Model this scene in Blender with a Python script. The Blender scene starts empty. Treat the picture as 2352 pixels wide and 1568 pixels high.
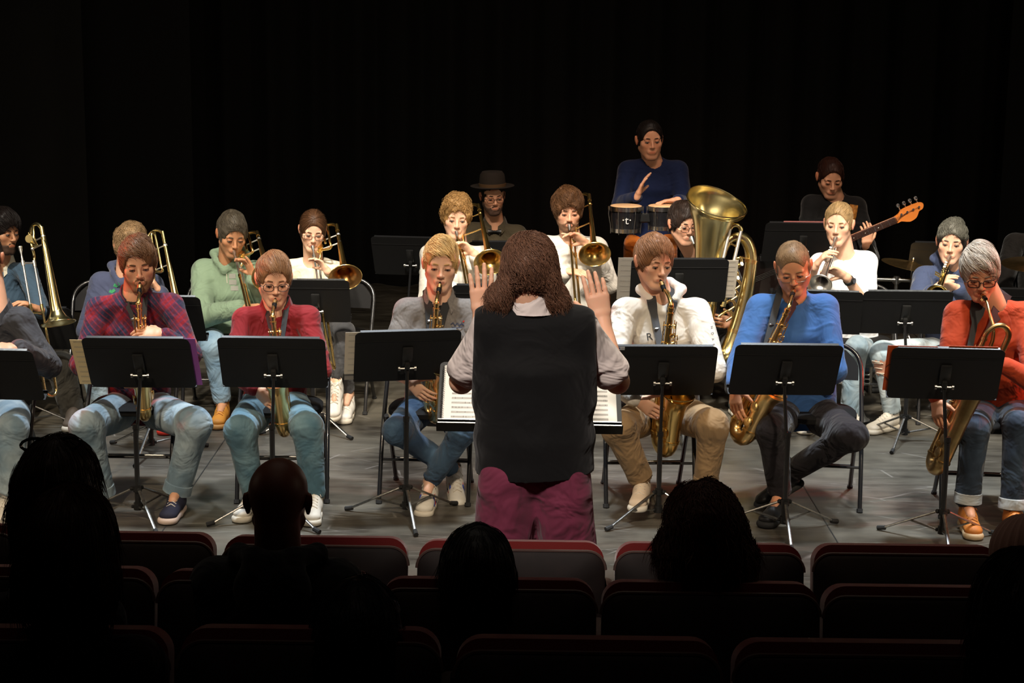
import bpy, math, random, os
import numpy as np
from mathutils import Vector, Matrix
from mathutils.bvhtree import BVHTree
from concurrent.futures import ThreadPoolExecutor

SC = bpy.context.scene
COL = SC.collection

# ---------------------------------------------------------------- camera
FPX, PITCH, ROLL = 3900.0, math.radians(10.97), math.radians(0.7)
CAM = np.array([0.0, 0.0, 2.44])
_r0 = np.array([1.0, 0, 0]); _u0 = np.array([0, math.sin(PITCH), math.cos(PITCH)])
C_F = np.array([0, math.cos(PITCH), -math.sin(PITCH)])
C_R = math.cos(ROLL) * _r0 + math.sin(ROLL) * _u0
C_U = -math.sin(ROLL) * _r0 + math.cos(ROLL) * _u0
cam_data = bpy.data.cameras.new('camera'); cam = bpy.data.objects.new('camera', cam_data); COL.objects.link(cam)
cam_data.sensor_width = 36.0; cam_data.lens = FPX / 2352 * 36.0
cam_data.clip_start = 0.05; cam_data.clip_end = 200
cam.matrix_world = Matrix(((C_R[0], C_U[0], -C_F[0], CAM[0]), (C_R[1], C_U[1], -C_F[1], CAM[1]),
                           (C_R[2], C_U[2], -C_F[2], CAM[2]), (0, 0, 0, 1)))
SC.camera = cam

# ---------------------------------------------------------------- world, exposure, lights
SC.view_settings.view_transform = 'Standard'; SC.view_settings.look = 'None'
SC.view_settings.gamma = 1.0; SC.view_settings.use_curve_mapping = False
SC.view_settings.exposure = 0.0
world = bpy.data.worlds.new('dark_hall'); SC.world = world; world.use_nodes = True
world.node_tree.nodes['Background'].inputs[0].default_value = (0.9, 0.95, 1.0, 1)
world.node_tree.nodes['Background'].inputs[1].default_value = 0.003

def spot(name, loc, target, power, color, deg=40, blend=0.5, size=0.12):
    d = bpy.data.lights.new(name, 'SPOT'); d.energy = power; d.color = color
    d.spot_size = math.radians(deg); d.spot_blend = blend; d.shadow_soft_size = size
    o = bpy.data.objects.new(name, d); COL.objects.link(o); o.location = loc
    v = Vector(target) - Vector(loc); o.rotation_euler = v.to_track_quat('-Z', 'Y').to_euler()
    return o
WARM = (1.0, 0.82, 0.60); KEYW = (1.0, 0.93, 0.80); RED = (1.0, 0.07, 0.03); COOL = (0.80, 0.90, 1.0)
def area(name, loc, target, power, color, sx, sy):
    d = bpy.data.lights.new(name, 'AREA'); d.energy = power; d.color = color; d.shape = 'RECTANGLE'; d.size = sx; d.size_y = sy; d.spread = math.radians(100)
    o = bpy.data.objects.new(name, d); COL.objects.link(o); o.location = loc
    v = Vector(target) - Vector(loc); o.rotation_euler = v.to_track_quat('-Z', 'Y').to_euler(); return o
# front row, warm light from the front-of-house bridge
for i, x in enumerate((-2.1, 0.0, 2.2)):
    spot('front_spot', (x * 1.3, 2.0, 5.7), (x, 8.5, 0.75), (1350, 1200, 1150)[i], WARM, 22, 0.6, 0.16)
spot('conductor_spot', (-0.9, 1.4, 5.4), (0.12, 5.5, 1.2), 1350, (1.0, 0.88, 0.80), 17, 0.9, 0.25)
spot('score_spot', (0.3, 8.0, 5.9), (0.12, 5.9, 1.1), 1000, KEYW, 17, 0.8, 0.15)
# second row, strong white light from over the front row
for i, x in enumerate((-3.0, -1.75, -0.55, 0.5, 1.7, 2.9)):
    spot('stage_spot', (x * 0.9 - 0.4, 5.6, 5.8), (x, 10.35, 0.80), (1500, 1750, 2200, 2400, 2600, 2200)[i], KEYW, 19, 0.6, 0.22)
# steep top light over the front row (bright knees and shoulders)
for i, x in enumerate((-2.2, -0.3, 1.6, 3.0)):
    spot('top_spot', (x, 8.2, 5.9), (x, 8.4, 0.4), 1500, COOL, 36, 0.8, 0.2)
spot('red_side_spot', (-5.4, 9.4, 2.2), (-2.1, 8.4, 1.1), 700, RED, 24, 0.7, 0.10)
spot('red_side_spot', (6.0, 8.7, 2.2), (2.6, 8.3, 1.0), 620, RED, 26, 0.7, 0.10)
# unseen area lights added over and beside the stage for the brass to reflect
area('brass_fill_top', (0, 5.2, 6.6), (0, 9.5, 0.8), 42, WARM, 7.0, 0.5)
area('brass_fill_top', (0, 8.8, 6.8), (0, 9.4, 0.8), 40, KEYW, 7.0, 0.5)
area('brass_fill_side', (-6.2, 7.0, 3.2), (0, 9.4, 0.9), 14, WARM, 0.6, 2.0)
area('brass_fill_side', (6.2, 7.0, 3.2), (0, 9.4, 0.9), 14, WARM, 0.6, 2.0)
# dim amber light on the rhythm players at the back
spot('back_spot', (0.9, 6.4, 5.8), (1.2, 11.6, 1.5), 330, (1.0, 0.50, 0.32), 34, 0.8, 0.15)
# dim area light added overhead to lift the dark hall seats
area('hall_fill', (0, 3.0, 6.5), (0, 3.6, 0.9), 2.2, (1.0, 0.75, 0.62), 5.0, 2.5)

# ---------------------------------------------------------------- pixel helpers (photo is 2352 x 1568)
def ray(px, py):
    return C_F + C_R * (px - 1176) / FPX - C_U * (py - 784) / FPX
def P(px, py, Y):
    d = ray(px, py); return CAM + d * (Y / d[1])
def G(px, py, z=0.0):
    d = ray(px, py); return CAM + d * ((z - CAM[2]) / d[2])
def V3(*a): return np.array(a, dtype=float)
def nrm(v): v = np.asarray(v, float); return v / (np.linalg.norm(v) + 1e-12)

def lin(r, g, b):
    f = lambda c: (c / 255 / 12.92) if c <= 10.3 else ((c / 255 + 0.055) / 1.055) ** 2.4
    return (f(r), f(g), f(b))

# ---------------------------------------------------------------- materials
MATS = {}
def mat(name, col=(0.5, 0.5, 0.5), rough=0.6, metal=0.0, bump=None, attr=None, coat=0.0, sss=0.0, spec=0.5,
        vary=None, sheen=0.0, fn=None, alpha=1.0, trans=0.0, ior=1.45):
    if name in MATS: return MATS[name]
    m = bpy.data.materials.new(name); m.use_nodes = True; nt = m.node_tree; N = nt.nodes; L = nt.links
    b = N['Principled BSDF']
    b.inputs['Base Color'].default_value = (*col, 1); b.inputs['Roughness'].default_value = rough
    b.inputs['Metallic'].default_value = metal; b.inputs['Specular IOR Level'].default_value = spec
    b.inputs['Coat Weight'].default_value = coat; b.inputs['IOR'].default_value = ior
    b.inputs['Transmission Weight'].default_value = trans; b.inputs['Alpha'].default_value = alpha
    if sss:
        b.inputs['Subsurface Weight'].default_value = sss; b.inputs['Subsurface Scale'].default_value = 0.02
        b.inputs['Subsurface Radius'].default_value = (1.0, 0.35, 0.2)
    if sheen: b.inputs['Sheen Weight'].default_value = sheen; b.inputs['Sheen Roughness'].default_value = 0.5
    base = None
    if attr:
        a = N.new('ShaderNodeAttribute'); a.attribute_name = attr; base = a.outputs['Color']
    tc = N.new('ShaderNodeTexCoord')
    if vary:  # (scale, amount)
        n = N.new('ShaderNodeTexNoise'); n.inputs['Scale'].default_value = vary[0]; n.inputs['Detail'].default_value = 4
        L.new(tc.outputs['Object'], n.inputs['Vector'])
        mr = N.new('ShaderNodeMapRange'); mr.inputs[1].default_value = 0.3; mr.inputs[2].default_value = 0.7
        mr.inputs[3].default_value = 1 - vary[1]; mr.inputs[4].default_value = 1 + vary[1]
        L.new(n.outputs['Fac'], mr.inputs[0])
        mx = N.new('ShaderNodeVectorMath'); mx.operation = 'SCALE'
        if base is None:
            rgb = N.new('ShaderNodeRGB'); rgb.outputs[0].default_value = (*col, 1); base = rgb.outputs[0]
        L.new(base, mx.inputs[0]); L.new(mr.outputs[0], mx.inputs['Scale']); base = mx.outputs[0]
    if fn: base = fn(nt, tc, base) or base
    if base is not None: L.new(base, b.inputs['Base Color'])
    if bump:
        prev = None
        for (sc, st, dist) in bump:
            n = N.new('ShaderNodeTexNoise'); n.inputs['Scale'].default_value = sc; n.inputs['Detail'].default_value = 3; n.inputs['Distortion'].default_value = 0.7 if sc < 100 else 0
            L.new(tc.outputs['Object'], n.inputs['Vector'])
            bp = N.new('ShaderNodeBump'); bp.inputs['Strength'].default_value = st; bp.inputs['Distance'].default_value = dist
            L.new(n.outputs['Fac'], bp.inputs['Height'])
            if prev: L.new(prev, bp.inputs['Normal'])
            prev = bp.outputs['Normal']
        L.new(prev, b.inputs['Normal'])
    MATS[name] = m; return m

def cloth(name, rgb, rough=0.85, wrinkle=1.0, vary=0.08, fn=None, attr=None):
    return mat('cloth_' + name, lin(*rgb), rough, vary=(7, vary), sheen=0.12, spec=0.25, attr=attr,
               bump=[(6.5, 0.95 * wrinkle, 0.045), (420, 0.2, 0.0015)], fn=fn)

# ---------------------------------------------------------------- object helpers
def tag(o, label=None, cat=None, group=None, kind=None):
    if label: o['label'] = label
    if cat: o['category'] = cat
    if group: o['group'] = group
    if kind: o['kind'] = kind
    return o
def empty(name, M=None, loc=None, label=None, cat=None, group=None):
    o = bpy.data.objects.new(name, None); COL.objects.link(o); o.empty_display_size = 0.1
    if M is not None: o.matrix_world = M
    if loc is not None: o.location = [float(c) for c in loc]
    o['_m'] = 0
    tag(o, label, cat, group); return o
def mesh(name, V, F, material, parent=None, org=None, smooth=True, colors=None, angle=None):
    V = np.asarray(V, dtype=np.float32)
    if org is not None: V = V - np.asarray(org, dtype=np.float32)
    me = bpy.data.meshes.new(name)
    if isinstance(F, np.ndarray):
        n = F.shape[1]; nf = len(F)
        me.vertices.add(len(V)); me.vertices.foreach_set('co', np.ascontiguousarray(V).ravel())
        me.loops.add(nf * n); me.loops.foreach_set('vertex_index', F.astype(np.int32).ravel())
        me.polygons.add(nf); me.polygons.foreach_set('loop_start', np.arange(0, nf * n, n, dtype=np.int32))
        me.update(calc_edges=True)
    else:
        me.from_pydata(V.tolist(), [], F); me.update()
    me.validate()
    if smooth:
        me.polygons.foreach_set('use_smooth', np.ones(len(me.polygons), dtype=bool))
        if angle: me.set_sharp_from_angle(angle=math.radians(angle))
    if colors is not None:
        a = me.color_attributes.new('col', 'FLOAT_COLOR', 'POINT')
        c = np.ones((len(V), 4), np.float32); c[:, :3] = colors; a.data.foreach_set('color', c.ravel())
    if material: me.materials.append(material)
    o = bpy.data.objects.new(name, me); COL.objects.link(o)
    if parent: o.parent = parent
    return o

class MB:
    """collects solids and links them as one mesh"""
    def __init__(s): s.V = []; s.F = []
    def add(s, V, F):
        n = len(s.V); s.V += [tuple(float(c) for c in v) for v in V]; s.F += [[i + n for i in f] for f in F]; return s
    def box(s, c, size, R=None, taper=1.0, bev=0.0):
        x, y, z = [d / 2 for d in size]
        if bev <= 0:
            vs = [(-x, -y, -z), (x, -y, -z), (x, y, -z), (-x, y, -z), (-x * taper, -y * taper, z), (x * taper, -y * taper, z), (x * taper, y * taper, z), (-x * taper, y * taper, z)]
            fs = [[0, 3, 2, 1], [4, 5, 6, 7], [0, 1, 5, 4], [1, 2, 6, 5], [2, 3, 7, 6], [3, 0, 4, 7]]
        else:
            b = min(bev, x * .49, y * .49, z * .49); vs = []; fs = []
            rings = [(-z, b), (-z + b, 0), (z - b, 0), (z, b)]
            for zz, ins in rings:
                X, Y = x - ins, y - ins; q = b
                vs += [(-X + q, -Y, zz), (X - q, -Y, zz), (X, -Y + q, zz), (X, Y - q, zz), (X - q, Y, zz), (-X + q, Y, zz), (-X, Y - q, zz), (-X, -Y + q, zz)]
            for r in range(3):
                for i in range(8):
                    j = (i + 1) % 8; fs.append([r * 8 + i, r * 8 + j, (r + 1) * 8 + j, (r + 1) * 8 + i])
            fs.append([7, 6, 5, 4, 3, 2, 1, 0]); fs.append([24 + i for i in range(8)])
        if R is not None: vs = [tuple(R @ np.array(v)) for v in vs]
        return s.add([(v[0] + c[0], v[1] + c[1], v[2] + c[2]) for v in vs], fs)
    def tube(s, pts, r, n=8, cap=True, flat=1.0, up=None, smooth=0):
        V, F = sweep(pts, r, n, cap, flat, up, smooth); return s.add(V, F)
    def lathe(s, prof, n=24, M=None):
        V = []; F = []
        for (r, z) in prof:
            for i in range(n):
                a = 2 * math.pi * i / n; V.append((r * math.cos(a), r * math.sin(a), z))
        for k in range(len(prof) - 1):
            for i in range(n):
                j = (i + 1) % n; F.append([k * n + i, k * n + j, (k + 1) * n + j, (k + 1) * n + i])
        if prof[0][0] > 1e-5: F.append([i for i in range(n)][::-1])
        if prof[-1][0] > 1e-5: F.append([(len(prof) - 1) * n + i for i in range(n)])
        if M is not None: V = [tuple(M[:3, :3] @ np.array(v) + M[:3, 3]) for v in V]
        return s.add(V, F)
    def prism(s, poly, t, M=None, z0=0.0):
        n = len(poly); V = [(x, y, z0) for x, y in poly] + [(x, y, z0 + t) for x, y in poly]
        F = [list(range(n))[::-1], [n + i for i in range(n)]] + [[i, (i + 1) % n, n + (i + 1) % n, n + i] for i in range(n)]
        if M is not None: V = [tuple(M[:3, :3] @ np.array(v) + M[:3, 3]) for v in V]
        return s.add(V, F)
    def ball(s, c, r, n=10, R=None):
        rr = r if hasattr(r, '__len__') else (r, r, r); V = []; F = []; m = n // 2
        for k in range(m + 1):
            t = math.pi * k / m
            for i in range(n):
                a = 2 * math.pi * i / n
                v = np.array([rr[0] * math.sin(t) * math.cos(a), rr[1] * math.sin(t) * math.sin(a), rr[2] * math.cos(t)])
                if R is not None: v = R @ v
                V.append(v + np.asarray(c))
        for k in range(m):
            for i in range(n):
                j = (i + 1) % n; F.append([k * n + i, (k + 1) * n + i, (k + 1) * n + j, k * n + j])
        return s.add(V, F)
    def build(s, name, material, parent=None, org=None, angle=40, smooth=True, colors=None):
        return mesh(name, s.V, s.F, material, parent, org, smooth, colors, angle)

def frame(z, hint=(0, 0, 1), c=(0, 0, 0)):
    """matrix whose third column is z"""
    z = nrm(z); h = np.asarray(hint, float)
    if abs(np.dot(z, nrm(h))) > 0.98: h = np.array([1.0, 0, 0]) if abs(z[0]) < 0.9 else np.array([0, 1.0, 0])
    x = nrm(np.cross(h, z)); y = np.cross(z, x); M = np.eye(4); M[:3, 0] = x; M[:3, 1] = y; M[:3, 2] = z; M[:3, 3] = c; return M

def smoothpts(pts, it):
    P_ = [np.asarray(p, float) for p in pts]
    n = len(P_); out = []
    for i in range(n - 1):
        p0 = P_[max(i - 1, 0)]; p1 = P_[i]; p2 = P_[i + 1]; p3 = P_[min(i + 2, n - 1)]
        for k in range(it):
            t = k / it
            out.append(0.5 * ((2 * p1) + (-p0 + p2) * t + (2 * p0 - 5 * p1 + 4 * p2 - p3) * t * t + (-p0 + 3 * p1 - 3 * p2 + p3) * t ** 3))
    out.append(P_[-1]); return out

def sweep(pts, r, n=8, cap=True, flat=1.0, up=None, smooth=0):
    pts = [np.asarray(p, float) for p in pts]
    rs = list(r) if hasattr(r, '__len__') else [r] * len(pts)
    if smooth:
        k = smooth; rp = smoothpts([np.array([x, 0, 0]) for x in rs], k); pts = smoothpts(pts, k); rs = [max(x[0], 1e-4) for x in rp]
    T = []
    for i in range(len(pts)):
        a = pts[max(i - 1, 0)]; b = pts[min(i + 1, len(pts) - 1)]; T.append(nrm(b - a))
    u = np.asarray(up, float) if up is not None else (np.array([0, 0, 1.0]) if abs(T[0][2]) < 0.9 else np.array([1.0, 0, 0]))
    V = []; F = []
    for i, p in enumerate(pts):
        t = T[i]; u = u - t * np.dot(u, t); u = nrm(u); v = np.cross(t, u)
        for k in range(n):
            a = 2 * math.pi * k / n; V.append(p + rs[i] * (math.cos(a) * u * flat + math.sin(a) * v))
    for i in range(len(pts) - 1):
        for k in range(n):
            j = (k + 1) % n; F.append([i * n + k, i * n + j, (i + 1) * n + j, (i + 1) * n + k])
    if cap: F.append(list(range(n))[::-1]); F.append([(len(pts) - 1) * n + k for k in range(n)])
    return V, F

# ---------------------------------------------------------------- distance-field modelling (numpy), meshed by surface nets
class Field:
    def __init__(s, xs, ys, zs):
        s.xs, s.ys, s.zs = [np.asarray(a, np.float32) for a in (xs, ys, zs)]
        s.F = np.full((len(xs), len(ys), len(zs)), 0.3, np.float32)
    def sub(s, lo, hi):
        r = []
        for a, l, h in zip((s.xs, s.ys, s.zs), lo, hi):
            i0 = max(int(np.searchsorted(a, l)) - 1, 0); i1 = min(int(np.searchsorted(a, h)) + 1, len(a)); r.append((i0, i1))
        if any(b - a < 1 for a, b in r): return None, None
        (a, b), (c, d), (e, f) = r
        return (slice(a, b), slice(c, d), slice(e, f)), (s.xs[a:b, None, None], s.ys[None, c:d, None], s.zs[None, None, e:f])
    def put(s, sl, d, k, op):
        A = s.F[sl]
        if op == 'u':
            if k > 0:
                h = np.clip(0.5 + 0.5 * (A - d) / k, 0, 1); s.F[sl] = A * (1 - h) + d * h - k * h * (1 - h)
            else: s.F[sl] = np.minimum(A, d)
        else:
            d = -d
            if k > 0:
                h = np.clip(0.5 - 0.5 * (A - d) / k, 0, 1); s.F[sl] = A * (1 - h) + d * h + k * h * (1 - h)
            else: s.F[sl] = np.maximum(A, d)
    def cap(s, a, b, ra, rb=None, k=0.01, op='u'):
        rb = ra if rb is None else rb; a = np.asarray(a, float); b = np.asarray(b, float); m = max(ra, rb) + k + 0.02
        sl, g = s.sub(np.minimum(a, b) - m, np.maximum(a, b) + m)
        if sl is None: return s
        ab = b - a; L = float(ab @ ab) + 1e-12; x, y, z = g[0] - a[0], g[1] - a[1], g[2] - a[2]
        t = np.clip((x * ab[0] + y * ab[1] + z * ab[2]) / L, 0, 1)
        d = np.sqrt((x - t * ab[0]) ** 2 + (y - t * ab[1]) ** 2 + (z - t * ab[2]) ** 2) - (ra + (rb - ra) * t)
        s.put(sl, d.astype(np.float32), k, op); return s
    def ell(s, c, r, R=None, k=0.01, op='u'):
        c = np.asarray(c, float); r = np.asarray(r, float); m = (max(r) if R is not None else r) + k + 0.02
        sl, g = s.sub(c - m, c + m)
        if sl is None: return s
        x, y, z = g[0] - c[0], g[1] - c[1], g[2] - c[2]
        if R is not None:
            x, y, z = (R[0, 0] * x + R[1, 0] * y + R[2, 0] * z, R[0, 1] * x + R[1, 1] * y + R[2, 1] * z, R[0, 2] * x + R[1, 2] * y + R[2, 2] * z)
        k0 = np.sqrt((x / r[0]) ** 2 + (y / r[1]) ** 2 + (z / r[2]) ** 2) + 1e-6
        k1 = np.sqrt((x / r[0] ** 2) ** 2 + (y / r[1] ** 2) ** 2 + (z / r[2] ** 2) ** 2) + 1e-6
        s.put(sl, (k0 * (k0 - 1) / k1).astype(np.float32), k, op); return s
    def ecap(s, a, b, lat, ra, rb, k=0.03, op='u', ez=0.05):
        """capsule with an elliptic section; ra, rb = (half width, half depth); lat = width direction"""
        a = np.asarray(a, float); b = np.asarray(b, float); w = nrm(b - a); u = np.asarray(lat, float); u = nrm(u - w * (u @ w)); v = np.cross(w, u)
        L = np.linalg.norm(b - a); m = max(*ra, *rb) + k + 0.02
        sl, g = s.sub(np.minimum(a, b) - m, np.maximum(a, b) + m)
        if sl is None: return s
        x, y, z = g[0] - a[0], g[1] - a[1], g[2] - a[2]
        pw = x * w[0] + y * w[1] + z * w[2]; pu = x * u[0] + y * u[1] + z * u[2]; pv = x * v[0] + y * v[1] + z * v[2]
        t = np.clip(pw / L, 0, 1); e = pw - t * L
        rx = ra[0] + (rb[0] - ra[0]) * t; ry = ra[1] + (rb[1] - ra[1]) * t
        k0 = np.sqrt((pu / rx) ** 2 + (pv / ry) ** 2 + (e / ez) ** 2) + 1e-6
        k1 = np.sqrt((pu / rx ** 2) ** 2 + (pv / ry ** 2) ** 2 + (e / ez ** 2) ** 2) + 1e-6
        s.put(sl, (k0 * (k0 - 1) / k1).astype(np.float32), k, op); return s
    def cut(s, p, n):
        """keep the side the normal n points away from"""
        g = (s.xs[:, None, None], s.ys[None, :, None], s.zs[None, None, :])
        d = (g[0] - p[0]) * n[0] + (g[1] - p[1]) * n[1] + (g[2] - p[2]) * n[2]
        s.F = np.maximum(s.F, d.astype(np.float32)); return s
    def wrinkle(s, amp, freq, seed, sq=(1, 1, 1)):
        idx = np.nonzero(np.abs(s.F) < 0.03)
        if len(idx[0]) == 0: return s
        p = np.stack([s.xs[idx[0]], s.ys[idx[1]], s.zs[idx[2]]], 1)
        s.F[idx] += amp * wnoise(p * np.array(sq, np.float32), freq, seed); return s
    def folds(s, amp, freq, seed, centres):
        """cloth folds: sharp ridges running across the limb direction near joints"""
        idx = np.nonzero(np.abs(s.F) < 0.03)
        if len(idx[0]) == 0: return s
        p = np.stack([s.xs[idx[0]], s.ys[idx[1]], s.zs[idx[2]]], 1); r = np.random.RandomState(seed); tot = np.zeros(len(p), np.float32)
        wob = wnoise(p, freq * .6, seed + 1); w2 = wnoise(p, freq * 1.3, seed + 2)
        for c, rad, ax in centres:
            dp = p - np.asarray(c, np.float32); dist = np.sqrt((dp ** 2).sum(1)); w = np.clip(1 - dist / rad, 0, 1) ** .8
            side = nrm(np.cross(ax, r.normal(size=3))); pk = .075 + .05 * r.rand(); a = dp @ np.asarray(ax, np.float32) + .55 * (dp @ side.astype(np.float32)) + .013 * wob
            ph = a * (6.283 / pk) + r.rand() * 6.28 + .55 * w2; f = 1 - np.abs(np.sin(ph * .5)); msk = np.clip(.5 + 1.2 * wnoise(p, 17, seed + 7), 0, 1); tot = np.maximum(tot, w * (f ** 2.0) * msk)
        s.F[idx] += (-amp * (tot - .35 * (tot > 0) * np.clip(tot * 4, 0, 1))).astype(np.float32); return s
    def mesh(s):
        F, xs, ys, zs = s.F, s.xs, s.ys, s.zs
        S = F < 0
        c = S[:-1, :-1, :-1].astype(np.uint8)
        for a in (0, 1):
            for b in (0, 1):
                for d in (0, 1):
                    if a or b or d: c += S[a:S.shape[0] - 1 + a, b:S.shape[1] - 1 + b, d:S.shape[2] - 1 + d]
        act = (c > 0) & (c < 8); ii, jj, kk = np.nonzero(act); n = len(ii)
        idx = np.full(act.shape, -1, np.int32); idx[ii, jj, kk] = np.arange(n)
        corner = {}
        for a in (0, 1):
            for b in (0, 1):
                for d in (0, 1): corner[(a, b, d)] = F[ii + a, jj + b, kk + d]
        acc = np.zeros((n, 3), np.float32); cnt = np.zeros(n, np.float32)
        for ax in range(3):
            for p in (0, 1):
                for q in (0, 1):
                    c0 = [p, q]; c0.insert(ax, 0); c1 = [p, q]; c1.insert(ax, 1)
                    f0 = corner[tuple(c0)]; f1 = corner[tuple(c1)]; m = (f0 < 0) != (f1 < 0)
                    t = np.where(m, f0 / np.where(m, f0 - f1, 1), 0)
                    pos = np.empty((n, 3), np.float32); pos[:] = c0; pos[:, ax] = t
                    acc[m] += pos[m]; cnt[m] += 1
        acc /= cnt[:, None]
        V = np.stack([xs[ii] + acc[:, 0] * (xs[ii + 1] - xs[ii]), ys[jj] + acc[:, 1] * (ys[jj + 1] - ys[jj]), zs[kk] + acc[:, 2] * (zs[kk + 1] - zs[kk])], 1)
        Q = []
        def quads(m, off, ia, ja, ka, flip):
            i, j, k = np.nonzero(m); sgn = None
            i, j, k = i + off[0], j + off[1], k + off[2]
            q = np.stack([idx[i + a[0], j + a[1], k + a[2]] for a in (ia, ja, ka, flip)], 1)
            return i, j, k, q
        # x edges
        m = S[:-1, 1:-1, 1:-1] != S[1:, 1:-1, 1:-1]
        i, j, k, q = quads(m, (0, 1, 1), (0, -1, -1), (0, 0, -1), (0, 0, 0), (0, -1, 0)); f = S[i, j, k]; q[~f] = q[~f][:, ::-1]; Q.append(q)
        m = S[1:-1, :-1, 1:-1] != S[1:-1, 1:, 1:-1]
        i, j, k, q = quads(m, (1, 0, 1), (-1, 0, -1), (-1, 0, 0), (0, 0, 0), (0, 0, -1)); f = S[i, j, k]; q[~f] = q[~f][:, ::-1]; Q.append(q)
        m = S[1:-1, 1:-1, :-1] != S[1:-1, 1:-1, 1:]
        i, j, k, q = quads(m, (1, 1, 0), (-1, -1, 0), (0, -1, 0), (0, 0, 0), (-1, 0, 0)); f = S[i, j, k]; q[~f] = q[~f][:, ::-1]; Q.append(q)
        return V, np.concatenate(Q)

_WD = {}
def wnoise(p, freq, seed):
    """cheap band of folded noise, about -1..1"""
    r = np.random.RandomState(seed); D = r.normal(size=(9, 3)).astype(np.float32); D /= np.linalg.norm(D, axis=1)[:, None]; ph = r.rand(9) * 6.28
    w = np.sin(p @ D[6] * freq * 0.4 + ph[6]) * 1.3; w2 = np.sin(p @ D[7] * freq * 0.45 + ph[7]) * 1.3
    o = np.zeros(len(p), np.float32)
    for i in range(6):
        o += np.sin((p @ D[i]) * freq * (0.7 + 0.28 * i) + ph[i] + w * (1 if i % 2 else -1) + w2 * 0.6) / (1 + 0.35 * i)
    return o / 2.6

def axis(lo, hi, fine, step, coarse):
    """grid line positions: fine intervals get step, the rest coarse"""
    out = [lo]; x = lo
    while x < hi:
        h = coarse
        for (a, b) in fine:
            if a - coarse * 0.5 <= x <= b: h = step; break
        x += h; out.append(x)
    return out
# ---------------------------------------------------------------- people
def Rot(yaw, pitch, roll):
    """head axes: x = image right, y = away from the face, z = up. yaw>0 turns the face to +x, pitch>0 looks down, roll>0 tips the crown to +x"""
    a, b, c = [math.radians(v) for v in (yaw, pitch, roll)]
    Rz = np.array([[math.cos(a), -math.sin(a), 0], [math.sin(a), math.cos(a), 0], [0, 0, 1]])
    Rx = np.array([[1, 0, 0], [0, math.cos(b), -math.sin(b)], [0, math.sin(b), math.cos(b)]])
    Ry = np.array([[math.cos(c), 0, math.sin(c)], [0, 1, 0], [-math.sin(c), 0, math.cos(c)]])
    return Rz @ Rx @ Ry

def head_prims(f, k=1.0, jaw=1.0, ears=True):
    """f(kind, *args) receives primitives in head coordinates"""
    f('ell', (0, .014, .028), (.077, .095, .086), .02)
    f('ell', (0, -.028, .033), (.068, .060, .072), .02)
    f('ell', (0, -.035, -.040), (.063 * jaw, .052, .067), .02)
    for s in (-1, 1):
        f('cap', (s * .055 * jaw, .000, -.052), (s * .021, -.064, -.100), .015, .014, .024)
        f('ell', (s * .043, -.061, -.020), (.022, .020, .020), .020)
    f('ell', (0, -.068, -.102), (.028, .020, .018), .024)
    f('cap', (-.040, -.077, .019), (.040, -.077, .019), .010, .010, .012)
    for s in (-1, 1):
        f('sub', (s * .031, -.103, .001), .0165, .012)
        f('ell', (s * .031, -.0775, .001), (.0145, .0125, .0105), .004)
    f('cap', (0, -.086, .008), (0, -.107, -.030), .0066, .0098, .010)
    for s in (-1, 1): f('ell', (s * .0115, -.098, -.034), (.0075, .0095, .007), .005)
    f('ell', (0, -.082, -.066), (.028, .013, .018), .010)
    f('cap', (-.016, -.0880, -.0620), (.016, -.0880, -.0620), .0042, .0042, .005)
    f('cap', (-.013, -.0880, -.0710), (.013, -.0880, -.0710), .0048, .0048, .005)
    if ears:
        for s in (-1, 1):
            f('ell', (s * .0795, .012, -.004), (.0085, .017, .031), .005)
            f('ell', (s * .086, .020, .006), (.006, .012, .022), .004)

def apply_head(F, H, R, sc, inflate=0.0, jaw=1.0, ears=True):
    T = lambda p: H + R @ (np.asarray(p) * sc)
    def f(kind, *a):
        if kind == 'ell': F.ell(T(a[0]), [r * sc + inflate for r in a[1]], R, a[2] * sc)
        elif kind == 'cap': F.cap(T(a[0]), T(a[1]), a[2] * sc + inflate, a[3] * sc + inflate, a[4] * sc)
        elif kind == 'sub' and inflate == 0: F.cap(T(a[0]), T(a[0]) + 1e-4, a[1] * sc, None, a[2] * sc, 's')
    head_prims(f, 1.0, jaw, ears)

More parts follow.
